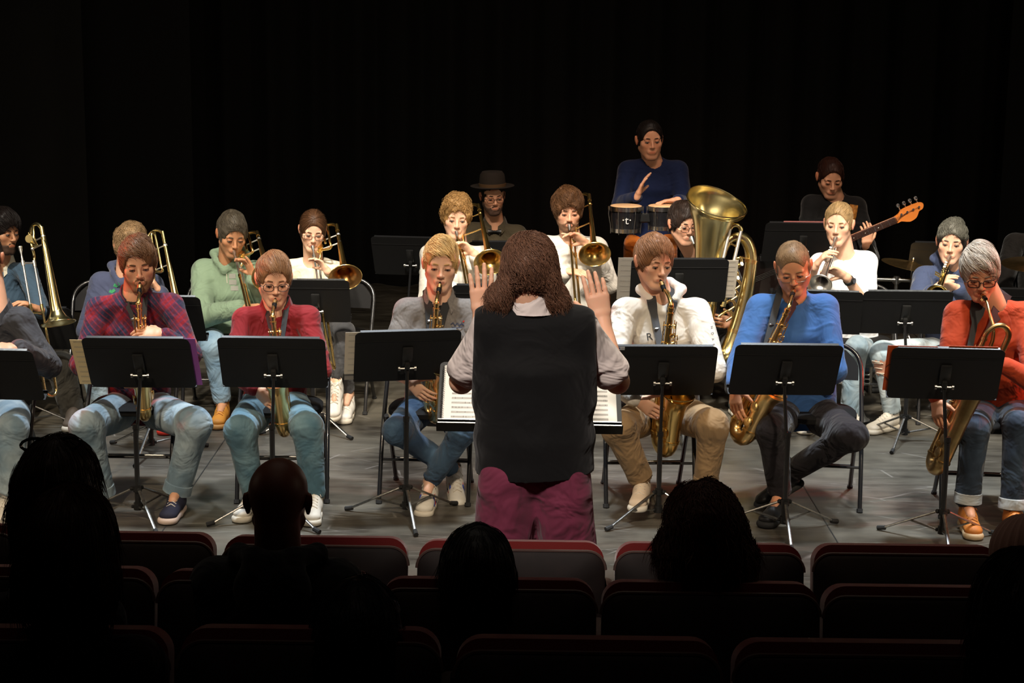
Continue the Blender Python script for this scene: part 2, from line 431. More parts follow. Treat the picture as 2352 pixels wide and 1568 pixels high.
def hand_prims(F, wr, d, pn, side, curl=0.6, sc=1.0, spread=0.25, thumb=1.0, point=False):
    """wr wrist, d towards the knuckles, pn palm normal (the way the palm faces), side +-1 puts the thumb on side*(d x pn)"""
    d = nrm(d); pn = nrm(np.asarray(pn) - d * np.dot(pn, d)); lat = np.cross(d, pn) * side
    wr = np.asarray(wr, float)
    F.ecap(wr - d * .01, wr + d * .03 * sc, lat, (.026 * sc, .019 * sc), (.031 * sc, .016 * sc), .012, ez=.015)
    F.ecap(wr + d * .03 * sc, wr + d * .082 * sc, lat, (.033 * sc, .0155 * sc), (.040 * sc, .0125 * sc), .012, ez=.012)
    for i, (o, b, L) in enumerate(((.030, .086, .072), (.0105, .091, .080), (-.0095, .088, .074), (-.0285, .079, .058))):
        p = wr + (d * b + lat * o) * sc; dd = nrm(d + lat * o * spread * 8)
        c = curl[i] if hasattr(curl, '__len__') else curl
        r = .0088 * sc
        for j, (fr, ang) in enumerate(((.45, .55), (.31, .9), (.24, .55))):
            a = c * ang; dd = nrm(dd * math.cos(a) + pn * math.sin(a)); pn2 = nrm(pn - dd * np.dot(pn, dd))
            q = p + dd * L * fr * sc; F.cap(p, q, r, r * .9, .0035); p = q; r *= .9
            # keep rotating towards the palm
            pnr = nrm(pn * math.cos(a) - d * math.sin(a)) if j == 0 else pn
    p = wr + (d * .028 + lat * .022 + pn * .004) * sc; dd = nrm(d * .62 + lat * .75 * thumb + pn * .35)
    q = p + dd * .043 * sc; F.cap(p, q, .0135 * sc, .0105 * sc, .008)
    dd = nrm(dd + d * .45 + pn * .35 * (0.4 + (curl if not hasattr(curl, '__len__') else curl[0]))); F.cap(q, q + dd * .032 * sc, .0100 * sc, .0078 * sc, .004)

def lerp(a, b, t): return np.asarray(a) * (1 - t) + np.asarray(b) * t

def ribbon(pts, normals, w, t=0.003, widths=None):
    """strap following pts, lying flat against normals"""
    V = []; F = []; n = len(pts)
    for i in range(n):
        a = pts[max(i - 1, 0)]; b = pts[min(i + 1, n - 1)]; T = nrm(np.asarray(b) - a); N = nrm(normals[i]); S = nrm(np.cross(T, N)); N = np.cross(S, T)
        ww = widths[i] if widths else w; p = np.asarray(pts[i], float)
        V += [p + S * ww / 2, p - S * ww / 2, p - S * ww / 2 + N * t, p + S * ww / 2 + N * t]
    for i in range(n - 1):
        for k in range(4):
            j = (k + 1) % 4; F.append([i * 4 + k, (i + 1) * 4 + k, (i + 1) * 4 + j, i * 4 + j])
    F.append([0, 1, 2, 3]); F.append([(n - 1) * 4 + k for k in (3, 2, 1, 0)])
    return V, F

def compute(s):
    """numpy part: distance fields -> meshes (runs in a thread)"""
    out = {}; J = s['J']; sc = s.get('sc', 1.06); R = s['R']; H = s['H']; seed = s['seed']; q = s.get('q', 1.0)
    fine = .0041 * q; mid = .0075 * q; crs = .012 * q
    N = J['neck']; SL, SR = J['sl'], J['sr']; PV = J['pelvis']; CH = J['chest']; lat = nrm(SR - SL)
    legs = s.get('legs', True); build = s.get('build', 1.0)
    HL, HR = J['hl'], J['hr']
    headc = H + R @ np.array([0, 0, 0.0])
    handc = []
    for side in ('l', 'r'):
        if 'w' + side in J: handc.append(J['w' + side] + nrm(s['hand_' + side][0]) * .09)
    # ------------ body
    pts = [headc, N, SL, SR, PV] + [J[k] for k in ('el', 'er', 'wl', 'wr', 'kl', 'kr', 'al', 'ar') if k in J] + handc
    if legs and s.get('bareleg'): pass
    A = np.array(pts); lo = A.min(0) - .16; hi = A.max(0) + .16
    fi = [[], [], []]
    for ax in range(3):
        fi[ax].append((headc[ax] - .14 * sc, headc[ax] + .14 * sc))
        for h in handc: fi[ax].append((h[ax] - .10, h[ax] + .10))
    B = Field(axis(lo[0], hi[0], fi[0], fine, crs), axis(lo[1], hi[1], fi[1], fine, crs), axis(lo[2], hi[2], fi[2], fine, crs))
    bw = build
    B.ecap(PV, lerp(PV, CH, .5), lat, (.135 * bw, .085 * bw), (.115 * bw, .08 * bw), .03)
    B.ecap(lerp(PV, CH, .5), CH, lat, (.115 * bw, .08 * bw), (.14 * bw, .09 * bw), .03)
    B.ecap(CH, N - [0, 0, .08], lat, (.14 * bw, .09 * bw), (.085, .06), .03)
    for S in (SL, SR): B.cap(lerp(S, N, .6) - [0, 0, .03], S, .036, .042, .03)
    NB = N + nrm(N - CH) * .0
    B.cap(NB - [0, 0, .03], H + R @ np.array([0, .030, -.055]) * sc, .061 * sc, .056 * sc, .022)
    B.cap(NB - [0, 0, .02], H + R @ np.array([0, .050, -.02]) * sc, .052 * sc, .052 * sc, .022)
    for side in ('l', 'r'):
        S, E = J['s' + side], J['e' + side]; W = J['w' + side]
        B.cap(S, E, .043 * sc, .034 * sc, .02); B.cap(E, W, .037 * sc, .0245 * sc, .02)
        hd = s['hand_' + side]
        hand_prims(B, W, hd[0], hd[1], hd[2], hd[3] if len(hd) > 3 else .6, sc * s.get('hsc', 1.0), spread=hd[4] if len(hd) > 4 else .25)
        if legs:
            B.cap(J['h' + side], J['k' + side], .068, .048, .03); B.cap(J['k' + side], J['a' + side], .045, .032, .02)
            B.cap(J['a' + side], J['a' + side] + nrm(s['toe_' + side]) * .10 - [0, 0, .035], .033, .022, .02)
    apply_head(B, H, R, sc, 0.0, s.get('jaw', 1.0))
    V, F = B.mesh()
    # colours
    skin = np.array(s['skin']); hairc = np.array(s['hairc'])
    L = (V - H) @ R / sc
    C = np.tile(skin, (len(V), 1)); nv = wnoise(V, 60, seed)[:, None]
    C = C * (1 + .05 * nv)
    inh = (np.abs(L[:, 0]) < .1) & (L[:, 2] > -.14) & (L[:, 1] < .1) & (L[:, 2] < .13)
    x, y, z = L[:, 0], L[:, 1], L[:, 2]
    def blend(w, col):
        w = (np.clip(w, 0, 1) * inh)[:, None]; C[:] = C * (1 - w) + np.array(col) * w
    st = s.get('stubble', 0)
    if st:
        g = np.clip((-.038 - z + .25 * (y + .03)) / .02, 0, 1) * np.clip((.055 - y) / .03, 0, 1) * (z > -.125)
        g = g * (1 - np.exp(-((x / .03) ** 2 + ((z + .066) / .010) ** 2)) * .9)
        blend(g * st * .8, hairc * .6 + skin * .22)
    blend(.35 * np.exp(-((np.abs(x) - .044) / .018) ** 2 - ((z + .03) / .02) ** 2) * (y < -.03), skin * np.array([1.0, .72, .66]))
    blend(.25 * np.exp(-(x / .012) ** 2 - ((z + .033) / .012) ** 2) * (y < -.09), skin * np.array([1.0, .74, .68]))
    blend(.75 * np.clip(1.4 - ((x / .021) ** 4 + ((z + .0665) / .0075) ** 4), 0, 1) * (y < -.08), s.get('lipc', skin * np.array([.82, .50, .48])))
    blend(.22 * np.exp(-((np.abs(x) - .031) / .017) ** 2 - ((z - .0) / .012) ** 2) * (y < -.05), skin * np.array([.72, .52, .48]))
    blend(.6 * (np.abs(x) > .072) * (np.abs(z) < .035) * (y > -.01) * (y < .04), skin * np.array([1, .62, .52]))
    out['body'] = (V, F, C)
    # ------------ shirt
    kind = s['top']; th = s.get('loose', 1.0); gap = .013
    mm = s.get('cres', .0068) * q
    tl = s.get('sleeve', 1.0)   # fraction: 1 long, .5 = to the elbow
    pts = [N, SL, SR, PV]
    for sd in 'lr':
        pts.append(J['e' + sd])
        if tl > .5: pts.append(J['w' + sd])
    A = np.array(pts); lo = A.min(0) - .17; hi = A.max(0) + .14
    Sx = Field(*[np.arange(lo[i], hi[i], mm) for i in range(3)])
    hem = s.get('hem', .06); up = nrm(CH - PV); HB = PV - up * hem
    b1 = (.165 * bw * th, .118 * bw * th); b2 = (.158 * bw * th, .115 * bw * th); b3 = (.165 * bw, .118 * bw)
    if s.get('belly'): b2 = (b2[0] + s['belly'] * .5, b2[1] + s['belly'])
    Sx.ecap(HB - up * .05, lerp(PV, CH, .45), lat, b1, b2, .03); Sx.ecap(lerp(PV, CH, .45), CH, lat, b2, b3, .04)
    Sx.ecap(CH, N - [0, 0, .062], lat, b3, (.100, .078), .04)
    if s.get('bust'):
        fr = nrm(np.cross(lat, up)); fr = fr if fr @ (R @ np.array([0, -1, 0])) > 0 else -fr
        for sg in (-1, 1): Sx.ell(CH + fr * .075 + lat * sg * .07 - up * .02, (.06, .055, .06), None, .04)
    for sd in 'lr':
        S, E, W = J['s' + sd], J['e' + sd], J['w' + sd]
        Sx.cap(lerp(S, N, .78) - [0, 0, .018], S, .040, .056, .035)
        ra, re, rw = s.get('arm', (.062, .052, .040))
        if tl >= 1:
            Sx.cap(S, E, ra, re, .035); Sx.cap(E, lerp(E, W, .93), re, rw, .02)
            if kind in ('hoodie', 'sweat'): Sx.cap(lerp(E, W, .80), lerp(E, W, .93), .042, .036, .006)
        else:
            e2 = lerp(S, E, tl * 2 if tl <= .5 else 1); Sx.cap(S, e2, ra, re * 1.12, .035)
            if tl > .5: Sx.cap(E, lerp(E, W, (tl - .5) * 2), re, re, .02)
    k_ = s.get('wrk', 1); Sx.wrinkle(.0045 * k_, 22, seed + 5); Sx.folds(.0175 * k_, 15, seed + 9, [(J['e' + a], .22, nrm(J['w' + a] - J['e' + a])) for a in 'lr'] + [(J['s' + a] - [0, .03, .10], .22, nrm(J['e' + a] - J['s' + a])) for a in 'lr'] + [(PV + up * .10, .28, up)])
    if kind == 'hoodie':
        fr = np.cross(lat, up); fr = fr if fr @ (R @ np.array([0, -1, 0])) > 0 else -fr
        ring = [N + fr * .075 - up * .060, N + lat * .055 + fr * .045 - up * .005, N + lat * .102 - fr * .015 + up * .030, N - fr * .085 + up * .045 + lat * .05, N - fr * .105 + up * .035, N - fr * .085 + up * .045 - lat * .05, N - lat * .102 - fr * .015 + up * .030, N - lat * .055 + fr * .045 - up * .005, N + fr * .075 - up * .060]
        for a, b in zip(ring[:-1], ring[1:]): Sx.cap(a, b, .026, .026, .012)
        Sx.ell(N - fr * .115 - up * .03, (.10, .05, .09), None, .03)
    if kind == 'sweat' or kind == 'sweater':
        fr = np.cross(lat, up); fr = fr if fr @ (R @ np.array([0, -1, 0])) > 0 else -fr
        for i in range(14):
            a0, a1 = i / 14 * 2 * math.pi, (i + 1) / 14 * 2 * math.pi
            c_ = lambda a: N + lat * .068 * math.sin(a) + fr * .062 * math.cos(a) - up * (.012 + .020 * math.cos(a))
            Sx.cap(c_(a0), c_(a1), .012, .012, .006)
    # neck opening
    fr = np.cross(lat, up); fr = fr if fr @ (R @ np.array([0, -1, 0])) > 0 else -fr
    out['front'] = fr
    Sx.cap(N - up * .035 + fr * .012, N + up * .25 + fr * .02, .063, .073, .008, 's')
    if s.get('vneck'):
        v = s['vneck']
        for t in np.linspace(0, 1, 6): Sx.cap(N + fr * .10 + up * .02 - up * v * t, N + fr * .2 + up * .02 - up * v * t, .055 * (1 - t) + .004, .055 * (1 - t) + .004, .003, 's')
    # flat hem and sleeve ends
    g = Sx
    Sx.cut(HB - up * .015, -up)
    if tl < 1:
        for sd in 'lr':
            S, E, W = J['s' + sd], J['e' + sd], J['w' + sd]
            if tl <= .5: c0 = lerp(S, E, tl * 2); dr = nrm(E - S)
            else: c0 = lerp(E, W, (tl - .5) * 2); dr = nrm(W - E)
            Sx.cap(c0 + dr * .089, c0 + dr * .15, .085, .085, .006, 's')
    V, F = Sx.mesh(); out['top'] = (V, F)
    if s.get('vest'):
        Vx = Field(*[np.arange(lo_[0], lo_[1], mm) for lo_ in zip(np.minimum(np.minimum(SL, SR), HB) - .22, np.maximum(np.maximum(SL, SR), N) + .22)])
        hb2 = HB
        Vx.ecap(hb2 - up * .06, lerp(PV, CH, .30), lat, (.202, .158), (.192, .142), .03, ez=.06); Vx.ecap(lerp(PV, CH, .30), CH, lat, (.192, .142), (.194, .134), .04)
        Vx.ecap(CH, N - [0, 0, .062], lat, (.194, .134), (.140, .092), .04)
        for S in (SL, SR): Vx.cap(lerp(S, N, .78) - [0, 0, .018], S - [0, 0, .004], .055, .070, .04); Vx.cap(S - [0, 0, .006], S - up * .24 - lat * (0), .066, .062, .03)
        Vx.wrinkle(.003, 20, seed + 61); Vx.folds(.007, 14, seed + 62, [(PV + up * .16, .22, up), (CH - up * .05, .2, nrm(lat + up))])
        Vx.cut(hb2 - up * .012, -up)
        for sg in (-1, 1): Vx.cut((SL + SR) / 2 + lat * sg * .197, nrm(lat * sg + up * .04))
        Vx.cap(N - up * .012, N + up * .25, .072, .085, .004, 's'); out['vest'] = Vx.mesh()
    # ------------ trousers
    if legs:
        ba = s.get('pant', (.098, .072, .060, .058))
        pts = [PV] + [J[k] for k in ('hl', 'hr', 'kl', 'kr', 'al', 'ar')]
        A = np.array(pts); lo = A.min(0) - .14; hi = A.max(0) + .16
        T = Field(*[np.arange(lo[i], hi[i], mm * 1.05) for i in range(3)])
        T.ecap(PV - up * .02, PV + up * .09, lat, (.158 * bw, .112 * bw), (.145 * bw, .10 * bw), .03, ez=.06)
        for sd in 'lr':
            hh, kk, aa = J['h' + sd], J['k' + sd], J['a' + sd]
            T.cap(hh, kk, ba[0], ba[1], .03); T.cap(kk, lerp(kk, aa, .92), ba[2] + .008, ba[3], .03)
        w = s.get('pwr', 1.0); T.wrinkle(.0045 * w, 22, seed + 21); T.folds(.0180 * w, 16, seed + 22, [(J['k' + a], .20, nrm(J['a' + a] - J['h' + a])) for a in 'lr'] + [(J['h' + a], .19, nrm(J['k' + a] - J['h' + a])) for a in 'lr'] + [(J['a' + a], .17, nrm(J['a' + a] - J['k' + a])) for a in 'lr'])
        for sd in 'lr':
            kk, aa = J['k' + sd], J['a' + sd]; dr = nrm(aa - kk); c0 = lerp(kk, aa, s.get('plen', 1.02))
            if s.get('rollup'):
                c1 = lerp(kk, aa, s.get('plen', 1.02) - .10)
            T.cap(c0 + dr * .104, c0 + dr * .14, .10, .10, .004, 's')
            T.cap(c0 - dr * .01, c0 + dr * .09, ba[3] - .012, ba[3] - .012, .002, 's')
        V, F = T.mesh(); out['trousers'] = (V, F)
    # ------------ hair
    hs = s['hair']
    if hs:
        g = hs; hr = .0055 * q
        lo_, hi_ = H - [.19, .19, .19 + g.get('long', 0)], H + [.19, .19, .21]
        Hf = Field(*[np.arange(lo_[i], hi_[i], hr) for i in range(3)])
        T = lambda p: H + R @ (np.asarray(p, float) * sc)
        t, sd_, tp = g.get('t', .012), g.get('side', .008), g.get('top', .02)
        Hf.ell(T((0, .014, .028)), (.075 * sc + sd_, .094 * sc + t, .086 * sc + tp), R, .02)
        Hf.ell(T((0, -.026, .040)), (.064 * sc + sd_, .060 * sc + g.get('front', .01), .072 * sc + tp), R, .02)
        for (c, r) in g.get('blobs', []): Hf.ell(T(c), np.array(r) * sc, R, .02)
        if g.get('nape', 1): Hf.ell(T((0, .060, -.03)), (.058 * sc, .045 * sc, .055 * sc), R, .02)
        if g.get('burn', 1):
            for sg in (-1, 1): Hf.cap(T((sg * .069, -.030, .02)), T((sg * .069, -.026, -.02 - .01 * g.get('burn', 1))), .010, .006, .01)
        Hf.wrinkle(g.get('lump', .006), g.get('lf', 70), seed + 31, (1, 1, 1))
        # face window and the area under the hairline
        hl = g.get('line', .062)
        Hf.ell(T((g.get('part', 0), -.118, hl - .082)), np.array((.068, .082, .092)) * sc, R, .006, 's')
        Hf.ell(T((0, -.105, -.06)), np.array((.085, .085, .085)) * sc, R, .006, 's')
        if g.get('napecut'): Hf.ell(T((0, .10, -.105)), np.array((.062, .085, .062)) * sc, R, .01, 's')
        if g.get('earcut', 1):
            for sg in (-1, 1): Hf.ell(T((sg * .092, .016, -.030)), np.array((.022, .030, .045)) * sc, R, .004, 's')
        if not g.get('long'):
            Hf.cut(T((0, .02, -.065)), R @ nrm((0, -.35, -1)))
        V, F = Hf.mesh(); out['hair'] = (V, F)
        out['strands'] = strands(V, F, H, R, sc, g, seed)
    if s.get('beard'):
        b = s['beard']; Hf = Field(*[np.arange(H[i] - .15, H[i] + .12, .005 * q) for i in range(3)])
        apply_head(Hf, H, R, sc, b, s.get('jaw', 1.0), False)
        Hf.wrinkle(.003, 130, seed + 44)
        T = lambda p: H + R @ (np.asarray(p, float) * sc)
        Hf.cut(T((0, -.03, -.043)), R @ nrm((0, -.12, 1))); Hf.cut(T((0, .022, -.03)), R @ nrm((0, 1, -.1)))
        Hf.ell(T((0, -.104, -.067)), np.array((.026, .03, .0095)) * sc, R, .004, 's')
        for sg in (-1, 1): Hf.ell(T((sg * .044, -.080, -.046)), np.array((.024, .045, .019)) * sc, R, .006, 's')
        Hf.ell(T((0, -.11, -.032)), np.array((.018, .03, .017)) * sc, R, .004, 's')
        V, F = Hf.mesh(); out['beard'] = (V, F)
    return out

def strands(V, F, H, R, sc, g, seed):
    n = int(g.get('n', 500) * 1.9)
    if n == 0: return None
    r = np.random.RandomState(seed); L = (V - H) @ R / sc
    # vertex normals
    a = V[F[:, 0]]; b = V[F[:, 1]]; c = V[F[:, 2]]; fn = np.cross(b - a, c - a); vn = np.zeros_like(V)
    for k in range(4): np.add.at(vn, F[:, k], fn)
    vn /= np.linalg.norm(vn, axis=1)[:, None] + 1e-9
    # outer surface only
    inside = ((L[:, 0] / .078) ** 2 + ((L[:, 1] - .012) / .098) ** 2 + ((L[:, 2] - .028) / .09) ** 2) < .98
    ok = np.nonzero(~inside)[0]
    if len(ok) == 0: return None
    pick = r.choice(ok, n); ln = g.get('len', .05); crown = np.array(g.get('crown', (.0, .045, .125)))
    comb = np.array(g.get('comb', (0, 0, 0)), float); curl = g.get('curl', 0.0); lift = g.get('lift', .25); grav = g.get('grav', .3); w = g.get('w', .0022) * .55; n0 = n
    p = V[pick].astype(float); nr = vn[pick].astype(float); l = L[pick]
    d = (l - crown) @ R.T; d /= np.linalg.norm(d, axis=1)[:, None] + 1e-9
    d = d + (R @ comb)[None] + np.array([0, 0, -grav]) + r.normal(size=(n, 3)) * g.get('mess', .25)
    d -= nr * (d * nr).sum(1)[:, None]; d /= np.linalg.norm(d, axis=1)[:, None] + 1e-9
    p = p - d * ln * .35 + nr * .0008
    qs = l.copy()
    if not g.get('long'):
        le = ((p + d * ln * .8) - H) @ R / sc
        bad = (le[:, 1] < -.035) & (le[:, 2] < g.get('line', .062) - g.get('fringe', .012) + .9 * np.abs(le[:, 0] - g.get('part', 0)) * 0) & (np.abs(le[:, 0]) < .068)
        dc = np.linalg.norm((l - crown)[:, :2], axis=1) < .02
        keep = ~bad & ~dc & (l[:, 2] > -.05); p, nr, d, l = p[keep], nr[keep], d[keep], l[keep]; n = len(p)
        if n == 0: return None
    S = g.get('seg', 5); VV = []; ph = r.rand(n) * 6.28; lens = ln * (.6 + .8 * r.rand(n)); cdir = np.cross(nr, d)
    if g.get('napecut'): lens = lens * np.where((np.abs(l[:, 0]) < .055) & (l[:, 1] > .02) & (l[:, 2] < .0), .35, 1)
    cw = g.get('cw', 1.6)
    ec = np.array([0, .012, .02]); er = np.array([.078, .098, .095]); q0 = np.sqrt((((l - ec) / er) ** 2).sum(1)) + .012
    for k in range(S + 1):
        t = k / S; wid = w * (1 - .85 * t ** 2) * (.35 if k == 0 else 1)
        off = curl * (np.sin(ph + t * 6.28 * cw)[:, None] * cdir + np.cos(ph + t * 6.28 * cw)[:, None] * nr * .6)
        rise = math.sin(min(t, 1) * math.pi) * .10 * lift + g.get('tip', 0) * t * t
        base = p + d * (lens * t)[:, None]
        Lb = (base - H) @ R / sc - ec; q = np.sqrt(((Lb / er) ** 2).sum(1)); f = np.clip(q0 / q, .5, 1.3); hang = np.clip((Lb[:, 2] + .02) / .05, 0, 1) if g.get('long') else 1.0
        f = 1 + (f - 1) * hang; base = H + ((Lb * f[:, None] + ec) @ R.T) * sc
        base = base + nr * (lens * rise)[:, None] + off
        if g.get('drop'): base = base + np.array([0, 0, -1.0]) * (lens * t * t * g['drop'])[:, None]
        for j in range(3):
            an = 2.094 * j + ph
            VV.append(base + wid * (np.cos(an)[:, None] * cdir + np.sin(an)[:, None] * nr * .6))
    VV = np.stack(VV, 1)  # n, (S+1)*3, 3
    m = (S + 1) * 3; Q = []
    for k in range(S):
        for j in range(3):
            j2 = (j + 1) % 3; Q.append([k * 3 + j, k * 3 + j2, (k + 1) * 3 + j2, (k + 1) * 3 + j])
    Q = (np.array(Q)[None] + (np.arange(n) * m)[:, None, None]).reshape(-1, 4)
    tint = np.repeat(.65 + .7 * r.rand(n), m)
    return VV.reshape(-1, 3), Q, tint

# shoes: local axes x across, y towards the toe, z up, origin at the heel bottom
SHOES = {}
def shoe_meshes(kind):
    if kind in SHOES: return SHOES[kind]
    F = Field(np.arange(-.07, .07, .006), np.arange(-.04, .31, .007), np.arange(-.01, .18, .006))
    F.ecap((0, .03, .055), (0, .09, .06), (1, 0, 0), (.035, .045), (.036, .042), .02, ez=.03)
    F.ecap((0, .09, .052), (.003, .225, .038), (1, 0, 0), (.038, .038), (.044, .026), .03, ez=.035)
    F.cap((0, .045, .06), (0, .040, .115 if kind != 'boot' else .155), .040, .038, .02)
    F.cap((0, .085, .09), (0, .15, .065), .024, .022, .02)
    F.cap((0, .040, .10 if kind != 'boot' else .14), (0, .038, .19), .030, .030, .003, 's')
    F.cut((0, 0, .018), (0, 0, -1)); up = F.mesh()
    Fs = Field(np.arange(-.07, .07, .006), np.arange(-.05, .32, .007), np.arange(-.01, .06, .005))
    Fs.ecap((0, .03, .015), (0, .12, .015), (1, 0, 0), (.040, .03), (.040, .03), .01, ez=.045)
    Fs.ecap((0, .12, .015), (.004, .232, .015), (1, 0, 0), (.040, .03), (.050, .03), .02, ez=.045)
    Fs.cut((0, 0, .030), (0, 0, 1)); Fs.cut((0, 0, .0), (0, 0, -1)); so = Fs.mesh()
    lb = MB()
    for i in range(5):
        y = .095 + i * .020; z = .108 - i * .0085
        lb.tube([(-.022, y - .006, z - .006), (0, y, z + .004), (.022, y + .008, z - .006)], .0028, 5)
        lb.tube([(.022, y - .006, z - .006), (0, y + .002, z + .006), (-.022, y + .008, z - .006)], .0028, 5)
    lb.tube([(0, .09, .115), (.02, .075, .125), (.035, .09, .105)], .0022, 5); lb.tube([(0, .09, .115), (-.02, .075, .125), (-.037, .095, .10)], .0022, 5)
    SHOES[kind] = (up, so, (lb.V, lb.F)); return SHOES[kind]

def make_head_details(s, root, org):
    H, R, sc = s['H'], s['R'], s.get('sc', 1.06); T = lambda p: H + R @ (np.asarray(p, float) * sc)
    if s.get('noface'): return
    look = s.get('lid', .5)
    for sg in (-1, 1):
        b = MB(); b.ball(T((sg * .031, -.0785, .0)), .0128 * sc, 12, R)
        e = b.build('eye', mat('eye_white', (.55, .5, .46), .25), root, org)
        gz = -.0035 + s.get('gaze', (0, 0))[1]; gx = s.get('gaze', (0, 0))[0]
        i = MB(); i.ball(T((sg * .031 + gx, -.0875, gz)), np.array((.0060, .0042, .0060)) * sc, 10, R)
        i.build('iris', mat('iris_dark', (.012, .008, .006), .15), e, org)
        # upper lid shell lowered over the eyeball and its lash line
        lid = MB(); zc = .0035 - .006 * look
        lid.ball(T((sg * .031, -.0795, zc + .004)), np.array((.0150, .0135, .0085)) * sc, 12, R)
        lid.build('eyelid', mat('lid_' + s['id'], tuple(np.array(s['skin']) * [.80, .70, .66]), .55), root, org)
        la = MB(); pts = [T((sg * .031 + a * .0145, -.0912 + abs(a) ** 2 * .0075, zc - .0030 - abs(a) ** 2 * .0015)) for a in (-1, -.5, 0, .5, 1)]
        la.tube(pts, .0013 * sc, 5); la.build('lash', mat('lash', (.012, .008, .006), .6), root, org)
        if not s.get('nobrow'):
            w = s.get('brow', 1.0)
            pts = [T(v) for v in ((sg * .014, -.0905, .0190), (sg * .023, -.0905, .0212), (sg * .034, -.0880, .0222), (sg * .045, -.0805, .0195), (sg * .053, -.0705, .0140))]
            bb = MB(); bb.tube(pts, [v * w * sc for v in (.0024, .0032, .0032, .0024, .0012)], 6, flat=.9)
            bb.build('eyebrow', mat('brow_' + s['id'], tuple(np.array(s['hairc']) * s.get('browd', .6)), .8), root, org)
    if s.get('glasses'):
        g = s['glasses']; m = mat('glasses_' + s['id'], g['col'], g.get('rough', .3), g.get('metal', .0))
        b = MB(); r = g.get('r', .0016); W, Hh = g.get('w', .024), g.get('h', .018); z0 = g.get('z', -.006); y0 = -.106
        lens = MB()
        for sg in (-1, 1):
            loop = []
            for k in range(17):
                a = 2 * math.pi * k / 16; ex = g.get('sq', .6)
                cx = math.copysign(abs(math.cos(a)) ** ex, math.cos(a)) * W; cz = math.copysign(abs(math.sin(a)) ** ex, math.sin(a)) * Hh
                loop.append(T((sg * .034 + cx, y0 + abs(sg * .034 + cx) ** 2 * 2.2, z0 + cz)))
            use = loop if not g.get('half') else loop[8:17]
            b.tube(use, r * sc, 6, cap=bool(g.get('half')))
            lens.add(loop[:-1] + [np.mean(loop[:-1], 0)], [[k, (k + 1) % 16, 16] for k in range(16)])
            b.tube([T((sg * (.034 + W), y0 + .008, z0 + .006)), T((sg * .073, -.085, z0 + .006)), T((sg * .084, -.02, z0 + .006)), T((sg * .086, .02, z0 + .008)), T((sg * .084, .04, z0 - .012))], r * sc * .9, 6)
        b.tube([T((-.034 + W, y0 + .001, z0 + .004)), T((0, y0 - .003, z0 + .009)), T((.034 - W, y0 + .001, z0 + .004))], r * sc, 6)
        o = b.build('eyeglasses', m, root, org)
        l = mesh('lens', lens.V, lens.F, mat('lens_glass', (1, 1, 1), .02, trans=1.0, alpha=.18, ior=1.1, spec=.6), o, org)

def collar_mesh(s, N, lat, up, fr, big=1.0):
    """turned-down shirt collar, open at the front"""
    V = []; F = []; n = 22
    op = s.get('copen', .55)
    for i in range(n + 1):
        a = op + (2 * math.pi - 2 * op) * i / n
        di = lat * math.sin(a) * 1.0 + fr * math.cos(a); e = min(i, n - i) / 3.0; pt = max(0, 1 - e)
        base = N + fr * .004
        droop = up * (-.045 * max(0, math.cos(a)))
        inner = base + di * .060 + up * .000 + droop; top = base + di * .066 + up * .034 * big * (1 - .35 * pt) + droop
        outer = base + di * (.088 + .012 * pt) + up * (-.010 - .020 * pt) * big + droop * 1.1
        V += [inner, top, top + di * .004 + up * .002, outer, outer - di * .004]
    for i in range(n):
        for k in range(4):
            F.append([i * 5 + k, (i + 1) * 5 + k, (i + 1) * 5 + k + 1, i * 5 + k + 1])
        F.append([i * 5 + 4, (i + 1) * 5 + 4, (i + 1) * 5, i * 5])
    F.append([0, 1, 2, 3, 4][::-1]); F.append([n * 5 + k for k in range(5)])
    return V, F

PEOPLE = []
REG = {}
def person(id, label, Y, eyes, ypr, sh, pelvis, hair, hairc, skin, top, topm, **kw):
    """eyes: pixel midway between the eyes (the face side of the head); all joints may be (px,py,Y) or world 3-vectors"""
    s = dict(id=id, label=label, hair=hair, hairc=hairc, skin=skin, top=top, topm=topm, seed=abs(hash_(id)) % 9999); s.update(kw)
    W = lambda v: P(*v) if abs(v[0]) > 30 or abs(v[1]) > 30 else V3(*v)
    sc = s.get('sc', 1.06); R = Rot(*ypr); s['R'] = R
    he = P(eyes[0], eyes[1], eyes[2] if len(eyes) > 2 else Y - .06); s['H'] = (he + R @ np.array([0, .085, 0]) * sc) if 'hc' not in s else P(*s['hc'])
    SLp, SRp = P(*sh[0]), P(*sh[1]); J = {}
    J['sl'], J['sr'] = SLp, SRp; J['pelvis'] = P(*pelvis)
    J['neck'] = (SLp + SRp) / 2 + V3(0, 0, .080) if 'neck' not in kw else P(*kw['neck'])
    J['chest'] = J['neck'] + nrm(J['pelvis'] - J['neck']) * .20 + V3(0, .0, 0)
    lat = nrm(SRp - SLp); hl = nrm(V3(lat[0], lat[1] * .5, 0))
    J['hl'] = J['pelvis'] - hl * .085 - V3(0, .03, .02); J['hr'] = J['pelvis'] + hl * .085 - V3(0, .03, .02)
    for k in ('el', 'er', 'wl', 'wr', 'kl', 'kr', 'al', 'ar'):
        if k in kw: J[k] = W(kw[k])
    pv = J['pelvis']
    sx = -1
    for sd in 'lr':
        sg = -1 if sd == 'l' else 1
        if 'k' + sd not in J: J['k' + sd] = pv + V3(sg * .15, -.45, -.03)
        if 'a' + sd not in J: J['a' + sd] = J['k' + sd] * V3(1, 1, 0) + V3(0, .02, .09)
        if 'e' + sd not in J: J['e' + sd] = J['s' + sd] + V3(sg * .08, -.06, -.27)
        if 'w' + sd not in J: J['w' + sd] = J['e' + sd] + V3(-sg * .12, -.20, .02)
        s.setdefault('hand_' + sd, (J['w' + sd] - J['e' + sd], V3(-sg * .7, 0, -.7), -sg, .6))
        s.setdefault('toe_' + sd, V3(sg * .15, -1, 0))
    s['J'] = J; PEOPLE.append(s); return s
